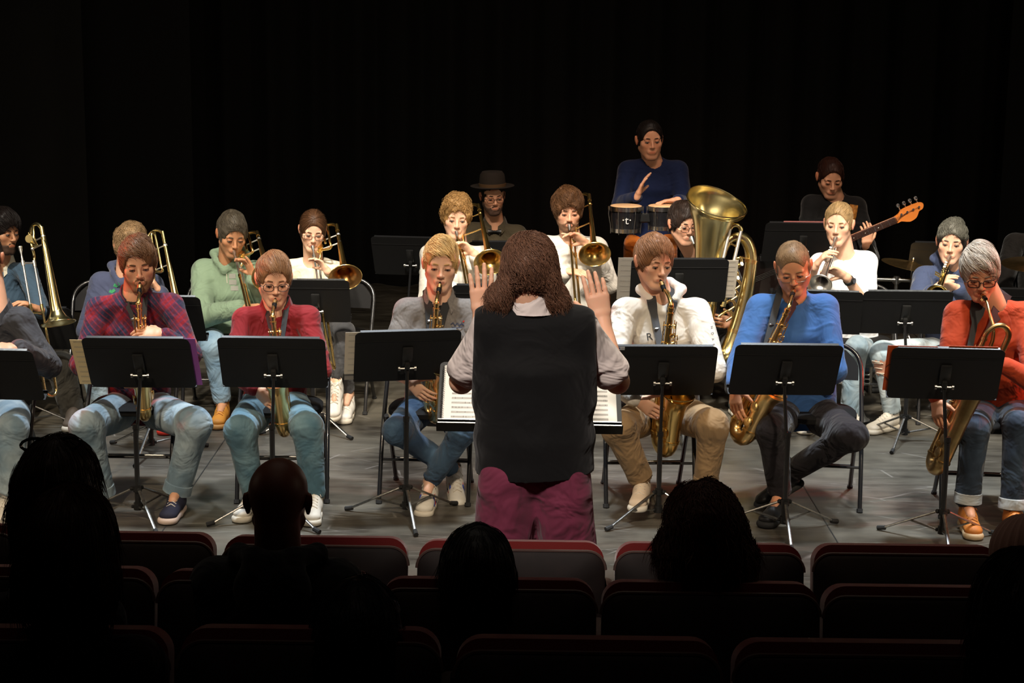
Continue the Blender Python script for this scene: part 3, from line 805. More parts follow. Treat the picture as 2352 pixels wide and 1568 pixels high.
def hash_(t):
    h = 7
    for c in t: h = (h * 31 + ord(c)) % 1000003
    return h

def realize(s, out):
    J = s['J']; org = V3(J['pelvis'][0], J['pelvis'][1], 0.0 if not s.get('oz') else s['oz'])
    root = empty('person', loc=org, label=s['label'], cat='person', group=s.get('group')); s['root'] = root; s['org'] = org
    V, F, C = out['body']
    mesh('body', V, F, mat('skin', (1, 1, 1), .48, attr='col', sss=.12, bump=[(500, .06, .001)], spec=.4), root, org, colors=C)
    V, F = out['top']; top = mesh(s.get('topname', {'hoodie': 'hoodie', 'sweat': 'sweatshirt', 'sweater': 'sweater', 'shirt': 'shirt', 'vest': 'shirt'}.get(s['top'], 'shirt')), V, F, s['topm'], root, org)
    s['topobj'] = top; s['topV'] = V; s['topF'] = F
    N = J['neck']; lat = nrm(J['sr'] - J['sl']); up = nrm(J['chest'] - J['pelvis']); fr = out['front']; s['fr'] = fr
    if s['top'] == 'shirt' and not s.get('nocollar'):
        v, f = collar_mesh(s, N, lat, up, fr, s.get('cbig', 1.0)); mesh('collar', v, f, s.get('collarm', s['topm']), root, org, angle=60)
    if 'vest' in out: mesh('vest', *out['vest'], cloth('black_vest', (8, 8, 9), wrinkle=.5, vary=.05), root, org)
    if 'trousers' in out: s['trV'], s['trF'] = out['trousers']; mesh('trousers', *out['trousers'], s['pantm'], root, org)
    if 'hair' in out:
        hc = np.array(s['hairc']); V, F = out['hair']
        hm = mat('hair', (1, 1, 1), s.get('hairrough', .5), attr='col', bump=[(160, .35, .004)], spec=.35)
        nz = wnoise(V, 90, s['seed'] + 3)[:, None]
        cc = np.clip(hc[None] * (.85 + .25 * nz), 0, 1)
        if s.get('haircol2') is not None:  # crown keeps the sheen tone, the darker hair colour lies below
            L = (V - s['H']) @ s['R']; w = np.clip((L[:, 2] - .03) / .03, 0, 1)[:, None]; cc = cc * w + np.array(s['haircol2']) * (1 - w)
        ho = mesh('hair', V, F, hm, root, org, colors=cc)
        if out.get('strands') is not None:
            SV, SF, tint = out['strands']; cl = hc[None] * tint[:, None]
            if s.get('haircol2') is not None:
                L = (SV - s['H']) @ s['R']; w = np.clip((L[:, 2] - .02) / .03, 0, 1)[:, None]; cl = cl * w + np.array(s['haircol2']) * (1 - w)
            so = mesh('hair_strands', SV, SF, hm, ho, org, colors=np.clip(cl, 0, 1)); so['kind'] = 'stuff'
    if 'beard' in out:
        V, F = out['beard']; mesh('beard', V, F, mat('beard_' + s['id'], tuple(np.array(s['hairc']) * s.get('beardd', .8) + np.array(s['skin']) * .10), .75, bump=[(300, .5, .003)]), root, org)
    make_head_details(s, root, org)
    if s.get('shoe') and s.get('legs', True):
        kd, cu, cs, cl = s['shoe']
        up_, so_, la_ = shoe_meshes(kd)
        for sd in 'lr':
            if sd in s.get('noshoe', ''): continue
            a = J['a' + sd]; toe = nrm(s['toe_' + sd]); z = nrm(np.cross(np.cross(toe, [0, 0, 1.0]), toe)); z = z if z[2] > 0 else -z
            x = np.cross(toe, z); Rm = np.stack([x, toe, z], 1)
            o_ = a - Rm @ np.array([0, .042, .095]); 
            if abs(toe[2]) < .05: o_[2] = max(o_[2], s.get('floorz', 0.0) + .002); o_[2] = s.get('floorz', 0.0) + .002 if o_[2] < s.get('floorz', 0.0) + .06 else o_[2]
            tf = lambda v: (np.asarray(v) @ Rm.T) + o_
            sh = mesh('shoe', tf(up_[0]), up_[1], cu, root, org)
            mesh('sole', tf(so_[0]), so_[1], cs, sh, org)
            if cl: mesh('laces', tf(la_[0]), la_[1], cl, sh, org)
            s['shoefr_' + sd] = (Rm, o_)
            if s.get('stripes'):
                for i, c in enumerate(s['stripes']):
                    for sg in (-1, 1):
                        b = MB(); y = .10 + i * .026; b.add([tuple(tf(v)) for v in ((sg * .0415, y, .030), (sg * .0425, y + .014, .030), (sg * .036, y - .004, .075), (sg * .0355, y - .018, .078))] + [tuple(tf(v)) for v in ((sg * .038, y, .030), (sg * .039, y + .014, .030), (sg * .030, y - .004, .075), (sg * .030, y - .018, .078))],
                              [[0, 1, 2, 3], [7, 6, 5, 4], [0, 4, 5, 1], [1, 5, 6, 2], [2, 6, 7, 3], [3, 7, 4, 0]])
                        b.build('stripe', c, sh, org)
    if s.get('rollup') and s.get('legs', True):
        for sd in s.get('rollsides', 'lr'):
            kk, aa = J['k' + sd], J['a' + sd]; dr = nrm(aa - kk); c0 = lerp(kk, aa, s.get('plen', 1.02)) - dr * .022; r = s.get('pant', (.098, .072, .060, .058))[3] + .004
            b = MB(); b.tube([c0 - dr * .030, c0 - dr * .026, c0 + dr * .022, c0 + dr * .026, c0 + dr * .022, c0 - dr * .02], [r * .97, r * 1.03, r * 1.05, r, r * .93, r * .9], 20, cap=False)
            b.build('cuff', s['rollup'], root, org)
    return root

def bvh(s):
    return BVHTree.FromPolygons(s['topV'].tolist(), s['topF'].tolist())
def get_tree(s):
    if '_bvh' not in s: s['_bvh'] = bvh(s)
    return s['_bvh']
def on_front(s, px, py, off=.004, tree=None):
    """point on the garment seen through photo pixel"""
    tree = get_tree(s)
    d = ray(px, py); hit = tree.ray_cast(Vector(CAM), Vector(d))
    if hit[0] is None: return None, None
    return np.array(hit[0]) + np.array(hit[1]) * off, np.array(hit[1])
# ---------------------------------------------------------------- metals and plastics
M_BLACK = mat('black_paint', (.012, .012, .012), .38, vary=(30, .2), spec=.45)
M_DESK = mat('desk_black', (.010, .010, .0105), .55, bump=[(900, .15, .0006)], spec=.3)
M_TUBE = mat('black_tube', (.014, .014, .015), .25, coat=.3)
M_CHROME = mat('chrome', (.62, .62, .60), .24, 1.0)
M_STEEL = mat('worn_steel', (.34, .33, .31), .32, 1.0, vary=(60, .25))
M_RUB = mat('rubber', (.015, .015, .015), .8)
M_BRASS = mat('brass_lacquer', (.80, .54, .18), .26, 1.0, coat=.3, vary=(9, .10))
M_GOLD = mat('gold_lacquer', (.88, .60, .24), .27, 1.0, coat=.3, vary=(9, .10))
M_OLDBRASS = mat('old_brass', (.52, .35, .15), .32, 1.0, vary=(14, .25))
M_YBRASS = mat('yellow_brass', (.78, .64, .30), .24, 1.0, coat=.4, vary=(6, .08))
M_ROSE = mat('rose_brass', (.66, .34, .12), .28, 1.0)
M_SILVER = mat('silver_plate', (.88, .87, .83), .36, 1.0)
M_PEARL = mat('pearl_button', (.75, .72, .65), .3)
M_EBON = mat('ebonite', (.008, .008, .008), .18)
M_PAPER = mat('paper', lin(214, 206, 190), .8)
M_PAD = mat('black_vinyl', (.008, .0075, .0075), .75, spec=.2, bump=[(200, .2, .001)])

# ---------------------------------------------------------------- music stand
def rrect(w, h, r, n=6, only_top=False):
    pts = []
    for (cx, cy, a0, rr) in ((w / 2 - r, h / 2 - r, 0, r), (-w / 2 + r, h / 2 - r, 90, r), (-w / 2 + r, -h / 2 + r, 180, r), (w / 2 - r, -h / 2 + r, 270, r)):
        if only_top and a0 >= 180:
            pts.append((math.copysign(w / 2, cx), -h / 2)); continue
        for k in range(n + 1):
            a = math.radians(a0 + 90 * k / n); pts.append((cx + rr * math.cos(a), cy + rr * math.sin(a)))
    return pts
LEGDATA = {}
def music_stand(base, top_px, label, yaw=0.0, roll=0.0, width=.508, height=.325, tilt=32, legrot=20, group=None, hgt=None, legm=None):
    """base: ground point under the pole; top_px: pixel of the top-edge middle of the desk (seen from behind)"""
    b = np.array(base, float); cy = math.radians(yaw); t = math.radians(tilt)
    # desk axes: x across, yv up along the panel, n normal towards the camera side (its back)
    xa = V3(math.cos(cy), math.sin(cy), 0); back = V3(math.sin(cy), -math.cos(cy), 0)
    up = nrm(V3(0, 0, 1) * math.cos(t) + back * math.sin(t)); rl = math.radians(roll); xr = nrm(xa * math.cos(rl) - up * math.sin(rl)); up = nrm(up * math.cos(rl) + xa * math.sin(rl)); n = np.cross(xr, up)
    tp = P(top_px[0], top_px[1], b[1] - .09) if hgt is None else V3(b[0], b[1], hgt)
    cen = tp - up * height / 2; clampz = up * -.055
    cl = cen + clampz
    root = empty('music_stand', loc=b, label=label, cat='music stand', group=group); M = np.eye(4); M[:3, 0] = xr; M[:3, 1] = up; M[:3, 2] = n; M[:3, 3] = cen
    d = MB(); d.prism(rrect(width, height, .028), .0022, M); dk = d.build('desk', M_DESK, root, b)
    e = MB()   # folded rim and pressed crease
    e.box(cen + up * (height / 2 - .001) - n * .006, (width - .05, .003, .014), np.stack([xr, up, n], 1))
    e.build('rim', M_STEEL if legm else M_TUBE, dk, b)
    c = MB(); c.box(cen + up * (height / 2 - .062) + n * .003, (width - .006, .0035, .0022), np.stack([xr, up, n], 1)); c.build('crease', M_DESK, dk, b)
    l = MB(); l.box(cen - up * (height / 2 - .002) - n * .024, (width, .004, .052), np.stack([xr, up, n], 1), bev=.0015)
    l.box(cen - up * (height / 2 - .009) - n * .050, (width, .016, .003), np.stack([xr, up, n], 1)); l.build('lip', M_DESK, root, b)
    k = MB(); k.box(cen + n * .010 + up * .005, (.050, .115, .015), np.stack([xr, up, n], 1), bev=.003)
    k.box(cl + n * .022, (.026, .060, .030), np.stack([xr, up, n], 1), bev=.004); k.build('bracket', M_BLACK, root, b)
    k = MB(); k.tube([cl + n * .030 - xr * .034, cl + n * .030 + xr * .034], .0055, 8)
    for sg in (-1, 1): k.tube([cl + n * .030 + xr * sg * .034, cl + n * .030 + xr * sg * .044], .0125, 12)
    k.build('clamp_bolt', M_STEEL, root, b)
    pt = cl + n * .028 - V3(0, 0, .012); ph = .11
    mid = b + (pt - b) * .42 if False else V3(b[0], b[1], max(pt[2] - .24, .4))
    k = MB(); k.tube([mid - V3(0, 0, .10), pt], .0085, 10); k.build('inner_pole', M_TUBE, root, b)
    k = MB(); k.tube([V3(b[0], b[1], .07), mid], .0125, 12); k.tube([mid - V3(0, 0, .012), mid + V3(0, 0, .012)], .0155, 12); k.build('outer_pole', M_TUBE, root, b)
    h = MB(); h.tube([b + V3(0, 0, .05), b + V3(0, 0, .15)], .0145, 10); h.tube([b + V3(0, 0, .135), b + V3(0, 0, .165)], .021, 12); h.tube([b + V3(0, 0, .045), b + V3(0, 0, .080)], .021, 12)
    for q in range(3):
        a = math.radians(legrot + 120 * q); dr = V3(math.cos(a), math.sin(a), 0); h.ball(b + dr * .028 + V3(0, 0, .150), .012, 8); h.ball(b + dr * .026 + V3(0, 0, .060), .009, 8)
    h.build('hub', M_BLACK, root, b)
    for q in range(3):
        a = math.radians(legrot + 120 * q); dr = V3(math.cos(a), math.sin(a), 0); sd = V3(-dr[1], dr[0], 0)
        g = MB(); g.tube([b + dr * .028 + V3(0, 0, .150), b + dr * .300 + V3(0, 0, .016)], .0085, 8, flat=.7); lg = g.build('leg', legm or M_STEEL, root, b)
        g = MB(); g.tube([b + dr * .285 + V3(0, 0, .020), b + dr * .325 + V3(0, 0, .012)], .0115, 8); g.build('rubber_foot', M_RUB, lg, b)
        g = MB(); g.tube([b + dr * .026 + V3(0, 0, .060), b + dr * .165 + V3(0, 0, .082)], .0055, 6); g.build('brace', M_STEEL, lg, b)
    root['_'] = 0
    return dict(root=root, cen=cen, x=xr, up=up, n=n, w=width, h=height, org=b)

def sheet(st, x0, x1, y0, y1, m, label, cat='paper', t=.0012, depth=.006, group=None, bend=0.0):
    """paper standing on the player's side of a desk; x/y in desk metres from its centre"""
    V = []; F = []; nx = 6
    for i in range(nx + 1):
        u = x0 + (x1 - x0) * i / nx; z = -depth - bend * math.sin(math.pi * i / nx)
        for (y, dz) in ((y0, 0), (y1, 0), (y1, -t), (y0, -t)): V.append(st['cen'] + st['x'] * u + st['up'] * y + st['n'] * (z + dz))
    for i in range(nx):
        for k in range(4): F.append([i * 4 + k, (i + 1) * 4 + k, (i + 1) * 4 + (k + 1) % 4, i * 4 + (k + 1) % 4])
    F.append([0, 1, 2, 3]); F.append([nx * 4 + k for k in (3, 2, 1, 0)])
    o = mesh(cat.replace(' ', '_'), V, F, m, None, None, smooth=False); tag(o, label, cat, group); return o

# ---------------------------------------------------------------- folding chair
def chair(x, y, yaw, label, group=None, fz=0.0):
    """centre of seat at x,y; faces -y"""
    c, s_ = math.cos(math.radians(yaw)), math.sin(math.radians(yaw)); R = np.array([[c, -s_, 0], [s_, c, 0], [0, 0, 1]])
    T = lambda p: R @ np.array(p, float) + V3(x, y, fz)
    org = V3(x, y, fz); root = empty('folding_chair', loc=org, label=label, cat='chair', group=group)
    # one bent tube: front feet, up the sides and over the backrest
    arch = [(-.225, -.215, .0), (-.225, -.10, .30), (-.222, .06, .56), (-.215, .14, .69), (-.17, .165, .755), (-.08, .175, .785), (.08, .175, .785), (.17, .165, .755), (.215, .14, .69), (.222, .06, .56), (.225, -.10, .30), (.225, -.215, .0)]
    b = MB(); b.tube([T(p) for p in arch], .0112, 10, smooth=3); fr = b.build('frame', M_TUBE, root, org)
    for sg in (-1, 1):
        b = MB(); b.tube([T((sg * .200, -.12, .435)), T((sg * .200, .02, .30)), T((sg * .200, .235, .0))], .0115, 8); lg = b.build('leg', M_TUBE, root, org)
        b = MB(); b.tube([T((sg * .200, .225, .015)), T((sg * .200, .235, .0))], .015, 8); b.build('foot_cap', M_RUB, lg, org)
        b = MB(); b.tube([T((sg * .225, -.210, .018)), T((sg * .225, -.217, .0))], .016, 8); b.build('foot_cap', M_RUB, fr, org)
    b = MB(); b.tube([T((-.222, -.135, .21)), T((.222, -.135, .21))], .007, 8); b.build('crossbar', M_TUBE, root, org)
    b = MB(); b.tube([T((-.200, .13, .15)), T((.200, .13, .15))], .006, 8); b.build('crossbar', M_CHROME, root, org)
    pad = MB(); n = 28; rings = [(.90, .432), (1, .440), (1.0, .462), (.93, .474), (.6, .478)]; V = []; F = []
    for (k, z) in rings:
        for i in range(n):
            a = 2 * math.pi * i / n; cx = math.copysign(abs(math.cos(a)) ** .75, math.cos(a)) * .200 * k; cy = math.copysign(abs(math.sin(a)) ** .75, math.sin(a)) * .195 * k - .01
            V.append(T((cx, cy, z)))
    for r in range(4):
        for i in range(n): F.append([r * n + i, r * n + (i + 1) % n, (r + 1) * n + (i + 1) % n, (r + 1) * n + i])
    F.append(list(range(n))[::-1]); F.append([4 * n + i for i in range(n)]); pad.add(V, F); pad.build('seat', M_PAD, root, org)
    # backrest panel inside the arch
    V = []; F = []; nx, nz = 10, 6
    for side in (0, 1):
        for j in range(nz + 1):
            v = j / nz
            for i in range(nx + 1):
                u = i / nx * 2 - 1; z = .612 + .155 * v; wid = .205 * (1 - .35 * max(0, v - .45) ** 1.5 * 2.2)
                y_ = .07 + (z - .56) * .50 - .010 * (u * u) - (.018 if side else 0) + .014
                V.append(T((u * wid, y_, z - .018 * u * u * v)))
    m_ = (nx + 1) * (nz + 1)
    for side in (0, 1):
        for j in range(nz):
            for i in range(nx):
                q = [side * m_ + j * (nx + 1) + i, side * m_ + j * (nx + 1) + i + 1, side * m_ + (j + 1) * (nx + 1) + i + 1, side * m_ + (j + 1) * (nx + 1) + i]; F.append(q if side else q[::-1])
    rim = [i for i in range(nx + 1)] + [j * (nx + 1) + nx for j in range(1, nz + 1)] + [nz * (nx + 1) + i for i in range(nx - 1, -1, -1)] + [j * (nx + 1) for j in range(nz - 1, 0, -1)]
    for i in range(len(rim)): a, b_ = rim[i], rim[(i + 1) % len(rim)]; F.append([a, b_, b_ + m_, a + m_])
    mesh('backrest', V, F, M_PAD, root, org, angle=50)
    return root

# ---------------------------------------------------------------- wind instruments (built in local axes, then placed)
def basis(x, y, z, o):
    M = np.eye(4); M[:3, 0] = x; M[:3, 1] = y; M[:3, 2] = z; M[:3, 3] = o; return Matrix(M.tolist())
def put_root(name, M, label, cat, group=None):
    o = empty(name, M=M, label=label, cat=cat, group=group); return o
def horn(b, pts, rs, n=20, smooth=0, wall=.0015, rim=None):
    b.tube(pts, rs, n, cap=False, smooth=smooth)
    V, F = sweep(pts, [max(r - wall, .001) for r in rs], n, False, 1.0, None, smooth); b.add(V, [f[::-1] for f in F])

def saxophone(mouth, bow, kind, label, group=None, turn=0.0, m=None, bellside=(0, -1, 0), nrot=0.0):
    """mouth = mouthpiece tip (world), bow = bottom of the bow (world); bell opens towards bellside"""
    m = m or M_GOLD
    par = {'alto': dict(L=.54, w=.105, hb=.27, rb=.062, r0=.0115, r1=.030, nk=(.10, .035), S=1.0),
           'tenor': dict(L=.66, w=.125, hb=.295, rb=.075, r0=.0125, r1=.035, nk=(.15, .055), S=1.15),
           'bari': dict(L=.80, w=.125, hb=.60, rb=.085, r0=.014, r1=.040, nk=(.15, .16), S=1.25)}[kind]
    L, w, hb, rb, r0, r1 = par['L'], par['w'], par['hb'], par['rb'], par['r0'], par['r1']; S = par['S']
    ny, nz = par['nk']
    mp = np.array([0, ny + .060, L + nz + .034])           # tip of mouthpiece, local (y towards the player)
    if kind == 'bari': mp = np.array([-.02, .22, L + .20])
    cr_, sr_ = math.cos(math.radians(nrot)), math.sin(math.radians(nrot)); NR = np.array([[cr_, -sr_, 0], [sr_, cr_, 0], [0, 0, 1.0]]); NK = lambda P_: [NR @ np.array(q_, float) for q_ in P_]; mp = NR @ mp
    vloc = mp - np.array([0, -w / 2, -.03 * S]); mouth = np.array(mouth); bow = np.array(bow); vw = mouth - bow
    sc = np.linalg.norm(vw) / np.linalg.norm(vloc)
    # align vloc to vw; local -y (bell side) towards bellside
    def fr3(a, hint):
        a = nrm(a); h = np.asarray(hint, float); h = nrm(h - a * (h @ a)); return np.stack([a, h, np.cross(a, h)], 1)
    Rl = fr3(vloc, (0, -1, 0)); Rw = fr3(vw, bellside); R = Rw @ Rl.T * sc
    M = np.eye(4); M[:3, :3] = R; M[:3, 3] = bow - R @ np.array([0, -w / 2, -.03 * S])
    root = put_root('saxophone', Matrix(M.tolist()), label, 'saxophone', group)
    zb = .05
    b = MB(); pts = [(0, 0, L), (0, 0, L * .7), (0, 0, L * .4), (0, 0, zb)]; rs = [r0, lerp(r0, r1, .35), lerp(r0, r1, .7), r1]
    for k in range(1, 8):
        a = math.pi * k / 8; pts.append((0, -w / 2 + w / 2 * math.cos(a), zb - w / 2 * math.sin(a))); rs.append(r1 + .004 * k / 8)
    pts += [(0, -w, zb), (0, -w - .002, zb + (hb - zb) * .45), (0, -w - .008, zb + (hb - zb) * .72), (0, -w - .018, hb - .028), (0, -w - .026, hb - .008), (0, -w - .028, hb)]
    rs += [r1 + .005, r1 + .009, r1 + .016, rb * .80, rb * .93, rb]
    horn(b, pts, [float(x) for x in rs], 22)
    b.build('body_tube', m, root, angle=60)
    t = nrm(np.array([0, -.012, 1.0])); ring = MB(); c0 = np.array([0, -w - .028, hb]); fm = frame(t)
    ring.tube([c0 + fm[:3, 0] * rb * math.cos(a) + fm[:3, 1] * rb * math.sin(a) for a in np.linspace(0, 2 * math.pi, 29)], .003, 6, cap=False); ring.build('bell_rim', m, root)
    b = MB()
    for z in (zb + .004, L - .01): b.tube([(0, 0, z - .006), (0, 0, z + .006)], lerp(r1, r0, (z - zb) / (L - zb)) + .004, 18)
    b.tube([(0, -w, zb - .004), (0, -w, zb + .008)], r1 + .009, 18)
    b.tube([(0, -r0, L * .55), (0, -w - .0, L * .50 if L * .5 < hb - .06 else hb - .09)], .006, 8)
    b.build('rings', m, root)['kind'] = 'stuff'
    # neck
    b = MB()
    if kind == 'bari':
        b.tube([(0, 0, L - .01), (0, 0, L + .03), (.035, -.005, L + .085), (.085, -.01, L + .095), (.125, -.01, L + .06), (.13, -.01, L - .01), (.125, -.01, L - .07)], [.014, .0145, .0155, .017, .018, .019, .0195], 14, smooth=4)
        b.tube([(.125, -.01, L - .07), (.085, -.01, L - .095), (.055, -.008, L - .06), (.05, -.004, L + .0)], [.0195, .017, .014, .012], 12, smooth=4)
        b.tube([(.05, -.004, L + .0), (.035, .01, L + .06), (.0, .06, L + .13), (-.01, .12, L + .175), (-.015, .165, L + .185)], [.011, .0105, .009, .008, .0075], 12, smooth=3)
    else:
        b.tube(NK([(0, 0, L - .01), (0, 0, L + .018), (0, .010, L + nz * .55 + .01), (0, ny * .45, L + nz * .9 + .010), (0, ny, L + nz + .012)]), [r0 * 1.02, r0, r0 * .9, r0 * .72, r0 * .55], 14, smooth=4)
        b.tube([(0, 0, L + .008), (0, 0, L + .022)], r0 + .004, 14)
        b.tube(NK([(0, .0, L + nz * .55 + .024), (0, ny * .4, L + nz * .9 + .028), (0, ny * .55, L + nz + .024)]), .003, 6)
    b.build('neck', m, root)
    dm = NR @ nrm(np.array([0, 1, .32 if kind != 'bari' else .1])); me = mp; ms = me - dm * .085
    b = MB(); b.tube([ms, ms + dm * .02, me - dm * .022, me], [.0115, .0125, .0110, .0045], 12); b.build('mouthpiece', M_EBON, root)
    b = MB(); b.tube([me - dm * .056, me - dm * .028], .0138, 12)
    for q in (-.050, -.034): b.tube([me + dm * q + np.array([0, 0, -.012]), me + dm * q + np.array([0, 0, -.022])], .0035, 6); b.ball(me + dm * q + np.array([0, 0, -.024]), .005, 6)
    b.build('ligature', M_GOLD, root)
    # rods, key cups, guards
    b = MB()
    for (x, y) in ((.026, -.018), (-.024, -.020), (.030, .004), (-.030, .0)):
        b.tube([(x * S * .85, y, L * .93), (x * S * 1.15, y - .006, zb + .03)], .0026, 6)
        for z in np.linspace(zb + .04, L * .9, 7):
            b.tube([(x * .4, y * .4, z), (x * S, y, z)], .0022, 5)
    b.tube([(.036, -w * .5, zb + .01), (.036, -w * .75, hb * .8)], .003, 6); b.tube([(-.036, -w * .6, zb), (-.040, -w * .9, hb * .75)], .003, 6)
    b.build('key_rods', m, root)['kind'] = 'stuff'
    keys = []
    rr = random.Random(hash_(label))
    for i in range(11):
        z = L * .90 - (L * .84 - zb) * i / 10.5; rad = lerp(r0, r1, (L - z) / (L - zb)); kr = (.0085 + .0012 * i) * S
        an = (-90 + (18 if i % 2 else -22)); d = np.array([math.cos(math.radians(an)), math.sin(math.radians(an)), 0]); keys.append((d * (rad + .006) + np.array([0, 0, z]), d, kr))
    for i in range(3):
        z = L * .88 - i * .045; keys.append((np.array([.026 * S, .004, z]), np.array([1.0, 0, 0]), .010 * S))
    for i in range(2): keys.append((np.array([-(r1 + .012), -w - .004, zb + .05 + i * .085]), np.array([-1.0, -.15, 0]), .024 * S))
    keys.append((np.array([(r1 + .008), -.010, zb + .03]), np.array([1.0, -.3, 0]), .024 * S)); keys.append((np.array([0, -w / 2 - .01, zb - w / 2 - r1 * .2]), np.array([.9, 0, -.3]), .022 * S))
    for (c, d, kr) in keys:
        fm = frame(d, (0, 0, 1), c); b = MB(); b.lathe([(kr, -.003), (kr, .002), (kr * .8, .004), (kr * .3, .0045), (.0001, .0045)], 14, fm)
        b.tube([c + d * .004, c + d * .006 + np.array([0, 0, kr * 1.1])], .0022, 5); b.build('key', m, root)
    for z in (.50, .58, .66, .30, .38, .46):
        b = MB(); b.lathe([(.0075, 0), (.0075, .003), (.0001, .0035)], 10, frame((0.15, -1, 0), (0, 0, 1), (.012, -r1 - .014, L * z))); b.build('pearl_key', M_PEARL, root)
    # side keys / palm keys sticking out
    b = MB()
    for i in range(3): b.tube([(.02, .0, L * .80 - i * .03), (.040 * S, -.006, L * .80 - i * .03 + .012), (.042 * S, -.006, L * .80 - i * .03 - .012)], .0035, 6)
    for i in range(3): b.tube([(-.02, -.01, L * .48 - i * .022), (-.040 * S, -.014, L * .48 - i * .022), (-.041 * S, -.014, L * .48 - i * .022 - .014)], .0035, 6)
    b.build('side_keys', m, root)['kind'] = 'stuff'
    return dict(root=root, M=M, hook=M[:3, :3] @ np.array([0, r1 * .6, L * .62]) + M[:3, 3], sc=sc)

